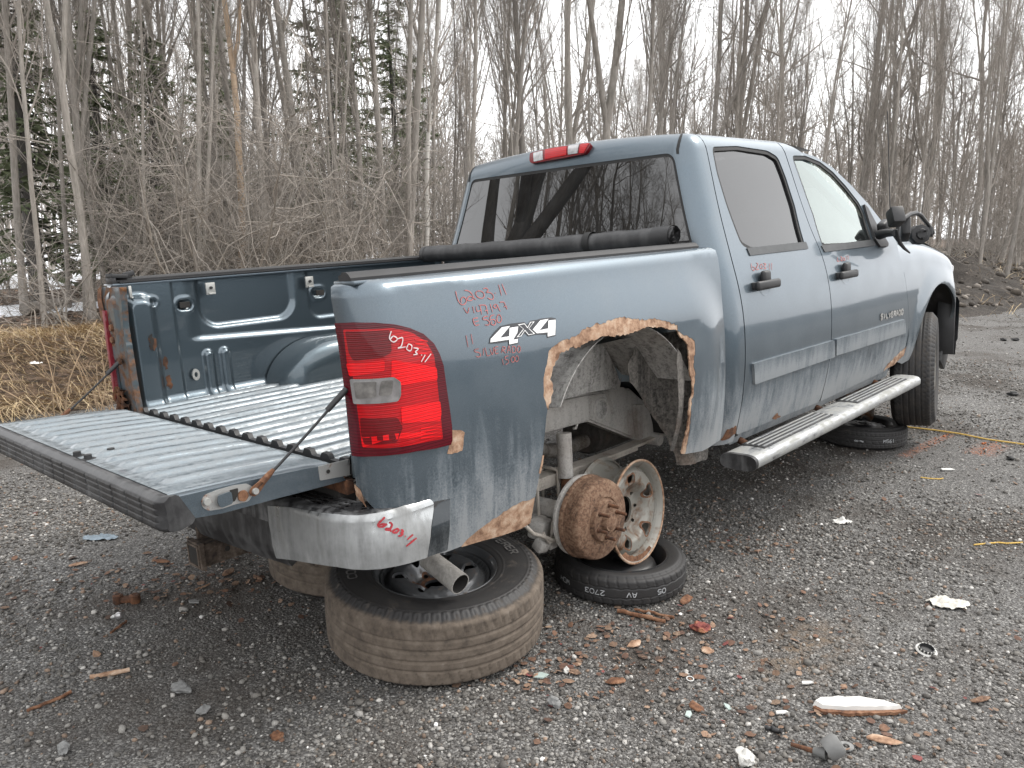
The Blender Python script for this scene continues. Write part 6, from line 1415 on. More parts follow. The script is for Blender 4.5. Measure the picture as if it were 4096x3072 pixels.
P = in_view(900, 1.5, 7., zpow=1.5); P = P[off_things(P)]; n = len(P); scatter('pebbles', np.c_[P, np.zeros(n)], .008+.010*RNG.random(n)**2, ICOV, ICOF, stone_cols(n)*1.15, ST.m, label='larger pebbles among the gravel')

n = 2600; P = np.c_[RNG.uniform(11, 36, n), RNG.uniform(-2, 9, n)]; hz = heap(P[:, 0], P[:, 1]); m = hz > .05; P = P[m]; hz = hz[m]; n = len(P)
scatter('clods', np.c_[P, hz], .02+.11*RNG.random(n)**3, ICOV, ICOF, np.array([(.05, .042, .034), (.09, .075, .06), (.16, .14, .12), (.24, .21, .18)])[RNG.choice(4, n, p=[.4, .35, .18, .07])], ST.m, label='clods and rubble on the spoil heap')
# rust flakes and brown leaf scraps
FLK = NT('rust_flake'); FLK.bsdf(FLK.mix(1., FLK.attr('tint'), FLK.range(FLK.noise(120., 5), .3, .7, .6, 1.4), 'MULTIPLY'), .9)
hexv = np.array([(math.cos(t), math.sin(t), .0) for t in np.linspace(0, 2*math.pi, 6, endpoint=False)]+[(0, 0, .35)]); hexf = np.array([(i, (i+1) % 6, 6) for i in range(6)])
def blob(c, n, sx, sy):
    g = ground(c); f = np.array([math.cos(YAW), math.sin(YAW)]); r = np.array([math.sin(YAW), -math.cos(YAW)]); q = RNG.normal(0, 1, (n, 2)); return np.array([g.x, g.y])[None]+r[None]*q[:, :1]*sx+f[None]*q[:, 1:]*sy
P = np.concatenate([blob(cL(500, 600), 170, .22, .14), blob(cL(950, 730), 90, .25, .10), blob(cL(120, 830), 70, .12, .10), blob(cL(1300, 430), 70, .3, .15), blob(cK(1150, 650), 200, .28, .16), blob(cK(650, 650), 70, .4, .2), blob(cL(1300, 950), 60, .35, .12), blob(cM(560, 1540), 60, .25, .10), blob(cZ(1620, 1180), 90, .12, .12), in_view(520, 1.6, 6.)]); P = P[off_things(P)]; n = len(P)
cl = np.array([(.14, .078, .05), (.19, .12, .08), (.10, .055, .038), (.24, .165, .115), (.07, .045, .033), (.17, .05, .045)])[RNG.choice(6, n, p=[.28, .25, .2, .14, .1, .03])]*RNG.uniform(.7, 1.25, (n, 1))
scatter('rust_flakes', np.c_[P, np.full(n, .008)], .005+.013*RNG.random(n)**2.2, hexv, hexf, cl, FLK.m, flat=(.10, .5), sink=.5, label='flakes of rust and brown leaf scraps strewn on the gravel')

# ------------------------------------------------------------------ dry grass on the verge, litter leaves
def blades(name, P, base, L, wid, dirs, rise, cols, mat, label, seg=4):
    n = len(P); t = np.linspace(0, 1, seg+1); curl = RNG.normal(0, .9, n); droop = RNG.uniform(.6, 1.2, n)
    a = dirs[:, None]+curl[:, None]*t[None]*1.2; step = (L/seg)[:, None]; x = np.cumsum(np.cos(a)*step, 1)-np.cos(a[:, :1])*step; y = np.cumsum(np.sin(a)*step, 1)-np.sin(a[:, :1])*step
    z = base[:, None]+rise[:, None]*np.sin(t*math.pi*.9)[None]*droop[:, None]+.004
    C = np.stack([P[:, 0:1]+x, P[:, 1:2]+y, z], -1); s = np.stack([-np.sin(a), np.cos(a), np.zeros_like(a)+.3], -1)*(wid[:, None]*(1-.75*t[None]))[..., None]
    V = np.stack([C-s, C+s], 2).reshape(n, -1, 3); m = (seg+1)*2; f = np.array([(2*i, 2*i+2, 2*i+3, 2*i+1) for i in range(seg)]); F = f[None]+(np.arange(n)*m)[:, None, None]
    me = mesh_np(name, V.reshape(-1, 3), F.reshape(-1, 4), mat, False); ca = me.color_attributes.new('tint', 'FLOAT_COLOR', 'POINT'); cc = np.ones((n*m, 4), np.float32); cc[:, :3] = np.repeat(cols, m, 0); ca.data.foreach_set('color', cc.ravel())
    o = link(name, me); o['kind'] = 'stuff'; o['label'] = label; return o
STRAW = NT('dry_straw'); STRAW.bsdf(STRAW.attr('tint'), .85)
def straw(n, dark=1.): return np.array([(.44, .34, .20), (.36, .27, .155), (.27, .19, .11), (.52, .42, .27), (.17, .115, .07)])[RNG.choice(5, n, p=[.3, .3, .18, .12, .1])]*1.2*RNG.uniform(.75, 1.15, (n, 1))*dark
n = 30000; P = np.c_[RNG.uniform(-6.5, 5.5, n), 4.45+4.2*RNG.random(n)**1.15]; P = P[P[:, 1]-4.55-.25*np.sin(P[:, 0]*1.7) > 0]; n = len(P)
hb = floor_h(P[:, 0], P[:, 1]); hb = np.maximum(hb, 0)
blades('dry_grass', P, hb, RNG.uniform(.25, .75, n), RNG.uniform(.0016, .0035, n), 2.6+1.2*(fbm(P[:, 0]*.8, P[:, 1]*.8, 3, 3)-.5)*4+RNG.normal(0, .55, n), RNG.uniform(.02, .13, n), straw(n), STRAW.m, 'flattened straw-coloured dry grass on the verge')
n = 2600; P = np.c_[RNG.uniform(12, 40, n), RNG.uniform(-1, 9, n)]; P = P[fbm(P[:, 0]*.5, P[:, 1]*.5, 3, 13) > .56]; n = len(P)
blades('dry_grass', P, np.maximum(heap(P[:, 0], P[:, 1]), 0), RNG.uniform(.2, .6, n), RNG.uniform(.003, .006, n), RNG.uniform(0, 6.3, n), RNG.uniform(.05, .25, n), straw(n, .9), STRAW.m, 'tufts of dead grass on the spoil heap')
n = 9000; P = np.c_[RNG.uniform(-7, 26, n), 7.3+13*RNG.random(n)**1.3]; n = len(P); hb = np.maximum(floor_h(P[:, 0], P[:, 1]), 0)
lc = np.array([(.20, .13, .09), (.28, .19, .13), (.14, .085, .06), (.34, .25, .18)])[RNG.choice(4, n)]*RNG.uniform(.7, 1.2, (n, 1))
lo = scatter('leaf_litter', np.c_[P, hb+.01], RNG.uniform(.025, .055, n), hexv, hexf, lc, FLK.m, flat=(.2, .9), sink=.5, label='brown fallen leaves under the trees')
n = 3500; P = np.c_[RNG.uniform(-7, 30, n), 6.8+9*RNG.random(n)]; hb = np.maximum(floor_h(P[:, 0], P[:, 1]), 0)
blades('fallen_twigs', P, hb+.03, RNG.uniform(.4, 1.6, n), RNG.uniform(.003, .007, n), RNG.uniform(0, 6.3, n), RNG.uniform(.02, .5, n), np.array([(.17, .145, .12)])*RNG.uniform(.6, 1.5, (n, 1)), STRAW.m, 'tangle of dead twigs on the forest floor')

# ------------------------------------------------------------------ things lying about
def shard(name, p, pts, h, mat, label, cat, rot=0., tilt=(0, 0), bump=.0, z=0., parts=None, group=None):
    """irregular flat piece: outline in metres, thickness h"""
    g = ground(p); rr = random.Random(name+label); bm = bmesh.new(); out = dens(pts, .02)
    c = bm.verts.new((0, 0, h+bump)); top = [bm.verts.new((x*.94, y*.94, h*(.85+.3*rr.random()))) for x, y in out]; bot = [bm.verts.new((x, y, 0)) for x, y in out]; n = len(out)
    mid = [bm.verts.new((x*.5, y*.5, h+bump*(.3+.8*rr.random()))) for x, y in out]
    for i in range(n):
        j = (i+1) % n; bm.faces.new((c, mid[i], mid[j])); bm.faces.new((mid[i], top[i], top[j], mid[j])); bm.faces.new((top[i], bot[i], bot[j], top[j]))
    bm.faces.new(bot[::-1]); o = bm_obj(name, bm, mat, None, True, sharp=45); o.location = (g.x, g.y, z+.003); o.rotation_euler = (tilt[0], tilt[1], rot+YAW-math.pi/2)
    return tag(o, label, cat, group)
PLASTER = simple('white_plaster', (.62, .61, .58), .8, var=.08); PAPER = simple('dirty_paper', (.52, .50, .45), .9, var=.25, scale=40.)
foam = shard('body_filler_slab', cL(2080, 1010), [(-.128, .012), (-.10, .034), (-.04, .038), (.03, .034), (.08, .022), (.145, -.016), (.125, -.022), (.04, -.024), (-.04, -.022), (-.11, -.012)], .017, PLASTER, 'long white slab of broken filler with a rusty underside on the gravel', 'debris', .02, (0, 0), .004, .006)
bk_ = [(x*1.04+.004, y*1.0-.011) for x, y in [(-.128, .012), (-.10, .03), (.03, .03), (.08, .02), (.147, -.016), (.125, -.024), (.04, -.027), (-.04, -.026), (-.11, -.015)]]
bm = bmesh.new(); _o = jag(bk_, .003, .012, 3, True); _t = [bm.verts.new((x, y, .004)) for x, y in _o]; _b = [bm.verts.new((x, y, -.006)) for x, y in _o]; bm.faces.new(_t); bm.faces.new(_b[::-1])
for i in range(len(_o)): j = (i+1) % len(_o); bm.faces.new((_t[i], _b[i], _b[j], _t[j]))
bm_obj('rusty_backing', bm, RUST_ORANGE, foam)
def crumple(name, p, sx, sy, h, mat, label, cat, seed=0, rot=0.):
    g = ground(p); X = np.linspace(-1, 1, 22); gx, gy = np.meshgrid(X, X, indexing='ij'); r = np.hypot(gx, gy); ang = np.arctan2(gy, gx); lim = .72+.3*vnoise(ang*2.1+9, ang*0+seed, seed)
    k = np.minimum(1., lim/np.maximum(r, 1e-3)); x = gx*np.where(r > lim, k, 1); y = gy*np.where(r > lim, k, 1)
    z = h*np.abs(fbm(x*3.2+seed, y*3.2, 4, seed)-.45)*3.2*np.clip(1.25-np.hypot(x, y), .1, 1)+.004
    V = np.stack([x*sx, y*sy, z], -1).reshape(-1, 3); n = 22; ii, jj = np.meshgrid(np.arange(n-1), np.arange(n-1), indexing='ij'); q = (ii*n+jj).ravel(); o = obj(name, V, np.stack([q, q+n, q+n+1, q+1], -1), mat, None, False)
    o.location = (g.x, g.y, .002); o.rotation_euler = (0, 0, rot+YAW-math.pi/2); return tag(o, label, cat)
crumple('crumpled_rag', cM(835, 972), .088, .055, .035, PAPER, 'crumpled off-white rag lying on open gravel', 'rag', 2, -.15)
crumple('plastic_scrap', cM(385, 625), .055, .035, .03, PLASTER, 'small bright white plastic scrap near the running board shadow', 'litter', 5)
crumple('plastic_scrap', cI(250, 1182), .06, .05, .022, PLASTER, 'torn white scrap caught in the dry grass', 'litter', 7).location.z = .33
GLASSY = simple('blue_film', (.20, .25, .29), .25, var=.25)
crumple('plastic_pouch', cK(548, 415), .10, .035, .03, GLASSY, 'flat bluish plastic pouch on the gravel beneath the lowered tailgate', 'litter', 3)
def lid(p, label):
    g = ground(p); r = empty('jar_lid', (g.x, g.y, .0), (R_(10), R_(-6), 0)); tag(r, label, 'lid')
    bm = bmesh.new(); lathe(bm, [(.026, .004), (.034, .004), (.037, .008), (.034, .013), (.029, .011), (.026, .004)], 40); bm_obj('rim', bm, PLASTER, r, True)
    bm = bmesh.new(); lathe(bm, [(.027, .006), (.026, .019), (.023, .021), (.021, .010), (0, .010)], 40); b = bm_obj('cap_wall', bm, BLACKP, r, True)
    for k in range(14): t = k*2*math.pi/14; bm = bmesh.new(); add_box(bm, (.027*math.cos(t), .027*math.sin(t), .014), (.003, .005, .012), (0, 0, t), .0005); bm_obj('rib', bm, GALV, r)
lid(cM(742, 1170), 'black ribbed cap with a white rim lying on the gravel')
def rod(name, pa, pb, r, mat, label, cat, ra=None, z=None, group=None):
    a = ground(pa); b = ground(pb); z = r if z is None else z; n = 9; a.z = b.z = z; c = (a+b)/2; d = (b-a); rr = random.Random(label); s = Vector((-d.y, d.x, 0)).normalized()
    pth = [a+d*t-c+s*rr.uniform(-.004, .004)+Vector((0, 0, rr.uniform(0, .004)+c.z-z)) for t in np.linspace(0, 1, n)]
    o = tube(name, [p for p in pth], [r*rr.uniform(.85, 1.1) for _ in pth], mat, None, 8); o.location = (c.x, c.y, z); return tag(o, label, cat, group)
rod('rusty_rod', cL(585, 398), cL(885, 468), .0085, RUST_ORANGE, 'thicker of two rusty bars in front of the narrow spare tyre', 'bar'); rod('rusty_rod', cL(690, 388), cL(942, 436), .006, RUST_ORANGE, 'thinner of two rusty bars tucked against the narrow spare tyre', 'bar')
rod('rusty_strip', cK(150, 1360), cK(390, 1258), .006, RUST_ORANGE, 'long thin rusty strip alone on the gravel', 'strip'); rod('rusty_strip', cK(490, 1182), cK(705, 1142), .009, RUST_TAN, 'pale rusted strip lying beyond the thin rusty one', 'strip')
rod('rusty_strip', cK(600, 935), cK(690, 868), .005, RUST_ORANGE, 'bent strip with a pink end beside a small bulb', 'strip'); rod('black_hose', cL(1525, 1140), cL(1620, 1160), .008, BLACKP, 'short piece of black hose near the white slab', 'hose')
rod('rusty_strip', cK(1060, 700), cK(1140, 665), .004, RUST_TAN, 'small rusty sliver among flakes below the hitch', 'strip')
# tie-rod end
a = ground(cL(1680, 1250)); b = ground(cL(1820, 1302)); e = ground(cL(1900, 1330)); tr = empty('tie_rod_end', (e.x, e.y, 0)); tag(tr, 'worn tie rod end with a rusty threaded stem on the gravel', 'car part')
L_ = lambda v, z: Vector((v.x-e.x, v.y-e.y, z)); tube('stem', [L_(a, .012), L_(b, .016)], [.006, .0075], RUST_DARK, tr, 8)
bm = bmesh.new(); lathe(bm, [(0, 0), (.030, 0), (.033, .01), (.033, .035), (.026, .046), (.018, .048), (.017, .040), (0, .040)], 16); bmesh.ops.rotate(bm, matrix=Matrix.Rotation(R_(55), 3, Vector((math.cos(YAW), math.sin(YAW), 0))), verts=bm.verts[:]); bmesh.ops.translate(bm, vec=(0, 0, .030), verts=bm.verts[:]); bm_obj('socket', bm, simple('dull_iron', (.17, .17, .165), .7), tr, True)
tube('neck', [L_(b, .016), Vector((0, 0, .022))], [.010, .018], simple('dull_iron_neck', (.15, .15, .145), .7), tr, 10)
# bushing link, bulb, rusty nut, red-brown lump
g = ground(cK(690, 762)); lk = empty('bushing_link', (g.x, g.y, 0), (0, 0, YAW-1.5)); tag(lk, 'dark rusted link with two round bushings on the gravel', 'car part')
bm = bmesh.new(); add_box(bm, (0, 0, .016), (.075, .028, .024), None, .006); bm_obj('link_body', bm, RUST_DARK, lk, True)
for s in (-1, 1): bm = bmesh.new(); lathe(bm, [(0, .002), (.018, 0), (.020, .004), (.020, .034), (.012, .038), (0, .034)], 16); bmesh.ops.translate(bm, vec=(s*.034, 0, 0), verts=bm.verts[:]); bm_obj('bushing', bm, RUST_DARK, lk, True)
g = ground(cK(638, 870)); bl_ = empty('light_bulb', (g.x, g.y, 0), (R_(70), 0, .6)); tag(bl_, 'small glass car bulb with a metal base on the gravel', 'bulb')
bm = bmesh.new(); lathe(bm, [(0, .03), (.010, .028), (.015, .018), (.014, .006), (.009, 0)], 16); bm_obj('glass_bulb', bm, CLEARL, bl_, True); bm = bmesh.new(); lathe(bm, [(.009, 0), (.0095, -.012), (.007, -.02), (0, -.02)], 12); bm_obj('base', bm, STEEL, bl_, True)
for o_ in bl_.children: o_.location = (0, 0.012, -.0)
bl_.location.z = .014
def lump(name, p, s, mat, label, cat, seed, flat=.7):
    g = ground(p); bm = bmesh.new(); bmesh.ops.create_icosphere(bm, subdivisions=3, radius=1.)
    for v in bm.verts: v.co *= 1+.55*(mnoise.noise(v.co*1.3+Vector((seed, 0, 0))))+.18*mnoise.noise(v.co*3.7+Vector((0, seed, 0)))
    bmesh.ops.scale(bm, vec=(s, s*.75, s*flat), verts=bm.verts[:]); zmin = min(v.co.z for v in bm.verts); bmesh.ops.translate(bm, vec=(0, 0, -zmin-s*.12), verts=bm.verts[:]); o = bm_obj(name, bm, mat, None, True, sharp=28); o.location = (g.x, g.y, 0); o.rotation_euler = (0, 0, seed); return tag(o, label, cat)
PALE = simple('pale_stone', (.50, .49, .46), .9, var=.15, scale=60.); GREYST = simple('grey_stone', (.20, .20, .195), .9, var=.25, scale=60.); REDR = rust_mat('red_rock', (.09, .025, .025), (.22, .06, .05), (.34, .16, .08), 50.)
lump('stone', cL(1390, 1345), .030, PALE, 'pale chunky limestone near a worn tie rod end', 'stone', 1.); lump('stone', cK(985, 1248), .034, GREYST, 'lumpy dark grey stone alone on dark soil', 'stone', 2., .5); lump('stone', cK(1105, 1365), .020, GREYST, 'smooth oval grey stone close to a lumpy dark one', 'stone', 3.)
lump('stone', cK(350, 1578), .022, GREYST, 'rounded grey stone among coarse gravel', 'stone', 4.5); lump('rust_lump', cL(1105, 512), .032, REDR, 'red-brown corroded lump in front of the rusty bars', 'debris', 5., .55); lump('rusty_nut', cK(1505, 1498), .018, RUST_ORANGE, 'small rust-orange nut on the gravel', 'nut', 6.)
lump('stone', cL(260, 775), .014, PALE, 'small pale stone beside the muddy tyre', 'stone', 7.); lump('stone', cL(185, 990), .022, GREYST, 'grey angular stone among rust flakes', 'stone', 8.)
SEAG = simple('sea_glass', (.36, .43, .40), .3, var=.1)
for i, (p, s, lab) in enumerate(((cL(95, 805), .030, 'large triangular frosted glass shard by the muddy tyre'), (cL(1035, 1050), .022, 'squarish frosted glass shard among rust flakes'), (cL(1278, 1006), .018, 'small greenish glass shard near the white slab'), (cK(1055, 765), .034, 'bluish-grey flat shard below the hitch'))):
    r0 = random.Random(i); shard('glass_shard', p, [(s*math.cos(t)*r0.uniform(.6, 1.1), s*math.sin(t)*r0.uniform(.4, .8)) for t in np.linspace(0, 2*math.pi, 5, endpoint=False)], .004, SEAG if i < 3 else GREYST, lab, 'shard', i, (.1, -.08), .0, .004)
for i, (p, s, e_, lab) in enumerate(((cK(880, 545), .045, .45, 'flat rusty plate below the tailgate'), (cK(430, 560), .045, .4, 'orange-brown rust plate on open gravel'), (cK(1240, 605), .05, .5, 'largest rust plate under the hitch'), (cL(1080, 1005), .040, .5, 'curled brown rust flake beside a glass shard'), (cM(560, 1552), .055, .45, 'broad rust flake near the tie rod end'), (cM(975, 1380), .05, .3, 'dark bark-like rust strip at the gravel edge'), (cL(1020, 320), .05, .45, 'brown plate at the edge of the narrow spare'), (cL(1150, 645), .032, .7, 'pale tan leaf on dark soil'), (cK(1400, 635), .04, .4, 'tan rust plate in the hitch shadow'), (cL(580, 840), .045, .5, 'cracked rust sheet in front of the muddy tyre'), (cL(690, 605), .04, .5, 'brown rust plate among many flakes'))):
    r0 = random.Random(i+40); shard('rust_plate', p, [(s*math.cos(t)*r0.uniform(.65, 1.1), s*e_*math.sin(t)*r0.uniform(.65, 1.1)) for t in np.linspace(0, 2*math.pi, 9, endpoint=False)], .003, (RUST_ORANGE, RUST_TAN, RUST_DRUM)[i % 3], lab, 'rust flake', i*.7, (.05*math.sin(i), .06*math.cos(i)), .004, .005)
ringo = ground(cL(1043, 825)); bm = bmesh.new(); add_tube(bm, [(.013*math.cos(t), .011*math.sin(t), .003+.002*math.sin(t)) for t in np.linspace(0, 2*math.pi, 25)], .0017, 6, False); o = bm_obj('clip_ring', bm, PLASTER, None, True); o.location = (ringo.x, ringo.y, .004); tag(o, 'tiny white plastic ring on the gravel', 'ring')
ringo = ground(cL(2028, 1252)); bm = bmesh.new(); lathe(bm, [(.010, 0), (.022, 0), (.022, .004), (.010, .004)], 24, close=True); o = bm_obj('washer', bm, GREYST, None, True); o.location = (ringo.x, ringo.y, .004); tag(o, 'flat grey washer beyond the tie rod end', 'washer')
# rope
ROPE = simple('yellow_rope', (.55, .36, .09), .8, var=.3, scale=200.)
pts = [ground(cG(*p)) for p in ((150, 1372), (228, 1382), (330, 1398), (470, 1418), (600, 1440), (760, 1465), (962, 1497), (1060, 1512))]; base = pts[0].copy()
o = tube('rope', [(p-base)+Vector((0, 0, .010+.006*math.sin(i*2.1))) for i, p in enumerate(pts)], .006, ROPE, None, 8); o.location = base; tag(o, 'yellow rope stretched over the gravel past the front wheel', 'rope')
pts = [ground(cM(*p)) for p in ((945, 722), (1000, 716), (1050, 712), (1085, 716), (1150, 712))]; base = pts[0].copy(); o = tube('twine', [(p-base)+Vector((0, 0, .006)) for p in pts], .004, STRAW.m if False else ROPE, None, 6); o.location = base; tag(o, 'short length of frayed twine on open gravel', 'twine')
pts = [ground(cM(*p)) for p in ((720, 436), (760, 441), (800, 443), (815, 440))]; base = pts[0].copy(); o = tube('twine', [(p-base)+Vector((0, 0, .006)) for p in pts], .004, ROPE, None, 6); o.location = base; tag(o, 'straw-like scrap of twine nearer the orange paint', 'twine')
for p, s, lab in ((cM(832, 403), .05, 'small white card on gravel past the orange paint'), (cM(240, 1308), .022, 'white chip next to the long white slab'), (cL(1620, 1040), .022, 'small cream chip near the black hose')):
    shard('white_chip', p, [(-s, -s*.3), (-s*.7, s*.35), (s*.8, s*.25), (s, -s*.2), (0, -s*.4)], .004, PLASTER, lab, 'litter', .2, (0, .05), 0, .004)
for i, (p, lab) in enumerate(((cG(848, 915), 'black rubber block on gravel before the spoil heap'), (cG(915, 915), 'second black rubber block beside the first before the spoil heap'), (cG(900, 1218), 'black lump of rubber on open gravel beyond the rope'), (cG(885, 1572), 'flat black scrap near the orange paint'))): lump('rubber_block', p, .05 if i < 3 else .03, GASKET, lab, 'rubber', 10.+i, .4)

# ------------------------------------------------------------------ the wood
def bark(name, c, c2, scale=18., bands=False):
    t = NT(name); n = t.noise(1., 6, .65, vec=t.map((scale, scale, scale*.25))); m = t.noise(2.2, 4); oi = t.n('ShaderNodeObjectInfo')
    cc = t.mix(t.range(n, .3, .7, 0., 1.), (*c, 1), (*c2, 1)); cc = t.mix(t.range(m, .5, .75, 0., .5), cc, (.115, .115, .095, 1)) if not bands else cc
    if bands:
        b = t.noise(1., 5, .7, vec=t.map((3, 3, 26))); cc = t.mix(t.range(b, .60, .66, 0., .85), cc, (.05, .045, .04, 1))
    cc = t.mix(1., cc, t.range(oi.outputs['Random'], 0., 1., .72, 1.28), 'MULTIPLY')
    return t.bsdf(cc, .92, 0., t.bump(n, .6, .02))
BARK = bark('grey_bark', (.195, .176, .155), (.37, .34, .305)); BARK_B = bark('white_birch_bark', (.46, .43, .39), (.66, .63, .58), 9., True); BARK_Y = bark('yellow_birch_bark', (.30, .22, .15), (.46, .35, .25), 9., True); TWIG = bark('twig_bark', (.235, .208, .182), (.37, .335, .298), 30.)
BARK_D = bark('dark_bark', (.050, .046, .042), (.11, .102, .094))
class Tubes:
    def __init__(s): s.V = []; s.F = []; s.n = 0
    def add(s, pts, rad, k):
        pts = np.asarray(pts); m = len(pts); d = np.gradient(pts, axis=0); d /= np.linalg.norm(d, axis=1)[:, None]+1e-9
        ref = np.where(np.abs(d[:, 2:3]) < .9, np.array([[0, 0, 1.]]), np.array([[1., 0, 0]])); ref = np.repeat(ref[:1], m, 0); a = np.cross(d, ref); a /= np.linalg.norm(a, axis=1)[:, None]+1e-9; b = np.cross(d, a)
        t = np.arange(k)*2*math.pi/k; ring = a[:, None]*np.cos(t)[None, :, None]+b[:, None]*np.sin(t)[None, :, None]
        s.V.append((pts[:, None]+ring*np.asarray(rad)[:, None, None]).reshape(-1, 3)); i, j = np.meshgrid(np.arange(m-1), np.arange(k), indexing='ij'); j2 = (j+1) % k
        s.F.append(np.stack([i*k+j, i*k+j2, (i+1)*k+j2, (i+1)*k+j], -1).reshape(-1, 4)+s.n); s.n += m*k
    def mesh(s, name, mat): return mesh_np(name, np.concatenate(s.V), np.concatenate(s.F), mat)
def limb(r, p, d, L, n, wob, grav):
    """a wandering branch path"""
    pts = [np.array(p, float)]; d = np.array(d, float)
    for i in range(n):
        d = d+r.normal(0, wob, 3)+np.array([0, 0, grav]); d /= np.linalg.norm(d); pts.append(pts[-1]+d*L/n)
    return np.array(pts)
def tree_template(seed, H=14., r0=.11, fork=None, start=.22, nb=42, spread=.95, sub=6, twig=7, wob=.048, low=False, kt=9, tw=.0029):
    r = np.random.default_rng(seed); T = Tubes(); C = Tubes()
    stems = [(np.array([0, 0, -.15]), np.array([r.normal(0, .03), r.normal(0, .03), 1.]), H, r0)]; paths = []
    p = limb(r, stems[0][0], stems[0][1], H, 16, wob, .02); rad = r0*(1-np.linspace(0, 1, 17)**1.15*.93); rad[0] *= 1.35; T.add(p, rad, kt); paths.append((p, rad))
    if fork:
        for f, ang in fork:
            i = int(f*16); a = r.uniform(0, 6.28); d = p[i+1]-p[i]; d = d/np.linalg.norm(d)+np.array([math.cos(a), math.sin(a), 0])*ang; q = limb(r, p[i], d, H*(1-f)*.95, 13, wob, .05); rd = rad[i]*.78*(1-np.linspace(0, 1, 14)*.92); T.add(q, rd, kt-2); paths.append((q, rd))
    for p, rad in paths:
        m = len(p)
        for b in range(int(nb/len(paths)**.6)):
            f = start+(1-start)*r.random()**.8; x = f*(m-1); i = min(int(x), m-2); pos = p[i]+(p[i+1]-p[i])*(x-i); rb = min(rad[i]*.5, .045)*r.uniform(.4, 1.); a = r.uniform(0, 6.28); up = r.uniform(.5, 2.1) if not low else r.uniform(-.1, .9)
            d = np.array([math.cos(a), math.sin(a), up]); d /= np.linalg.norm(d); L = H*(.10+.20*(1-f))*r.uniform(.5, 1.3)*spread; q = limb(r, pos, d, L, 7, .13, .06); rr = np.linspace(rb, .004, 8); C.add(q, rr, 4)
            for s_ in range(sub):
                k = r.integers(1, 7); a2 = q[k]-q[k-1]; a2 = a2/np.linalg.norm(a2)+r.normal(0, .55, 3)+np.array([0, 0, .2]); a2 /= np.linalg.norm(a2); q2 = limb(r, q[k], a2, L*r.uniform(.25, .6), 5, .2, .05); C.add(q2, np.linspace(max(rr[k]*.55, tw*1.4), tw*.8, 6), 3)
                for t_ in range(twig):
                    k2 = r.integers(0, 6); a3 = r.normal(0, .7, 3)+(q2[min(k2+1, 5)]-q2[max(k2-1, 0)])/(L*.1+1e-3)*.4+np.array([0, 0, .25]); a3 /= np.linalg.norm(a3); q3 = limb(r, q2[k2], a3, r.uniform(.25, .75), 3, .22, .04); C.add(q3, np.linspace(tw, tw*.5, 4), 3)
    return T, C
TPL = []
for sd, kw in ((1, {}), (2, dict(fork=[(.12, .22)])), (3, dict(wob=.05, nb=40)), (4, dict(fork=[(.3, .35), (.45, .4)])), (5, dict(H=12, r0=.07, nb=30)), (6, dict(fork=[(.2, .25), (.25, .3)], r0=.14)), (7, dict(H=11, r0=.05, nb=26, start=.12, low=True)), (8, dict(wob=.07, fork=[(.4, .5)]))):
    T, C = tree_template(sd, **kw); TPL.append((T.mesh('trunk', BARK), C.mesh('crown', TWIG)))
def with_mat(me, mat):
    m = me.copy(); m.materials.clear(); m.materials.append(mat); return m
BIRCH_T = with_mat(TPL[4][0], BARK_B); YB_T = with_mat(TPL[7][0], BARK_Y)
def fh(x, y): return float(np.maximum(floor_h(np.array([x]), np.array([y])), 0.)[0])
def at(u, dist):
    v = RW.T @ ray(u, 900); d = Vector((v[0], v[1], 0)).normalized(); return CAM[0]+d.x*dist, CAM[1]+d.y*dist
def put_tree(k, x, y, rot, s, sz, lean=(0, 0), label=None, group=None, name='bare_tree', trunk=None):
    e = empty(name, (x, y, fh(x, y)-.02), (lean[0], lean[1], rot)); e.scale = (s, s, sz)
    link('trunk', trunk or TPL[k][0], e); link('crown', TPL[k][1], e)
    if label == LAB:
        dd = math.hypot(x-CAM[0], y-CAM[1]); where = 'at the near edge of the wood' if dd < 20 else 'in the middle of the wood' if dd < 34 else 'deep in the wood'
        what = ('straight grey leafless tree', 'grey leafless tree forking near the ground', 'wavy-stemmed grey leafless tree', 'twice-forked grey leafless tree', 'slim grey leafless tree', 'stout three-stemmed grey leafless tree', 'thin low-branched grey leafless sapling', 'crooked grey leafless tree forking halfway')[k]
        label = what+' '+where
    return tag(e, label, 'tree', group)
GRP = 'bare grey trees of the wood'; LAB = 'slender leafless grey tree in the wood behind the truck'
rr = random.Random(5); placed = []
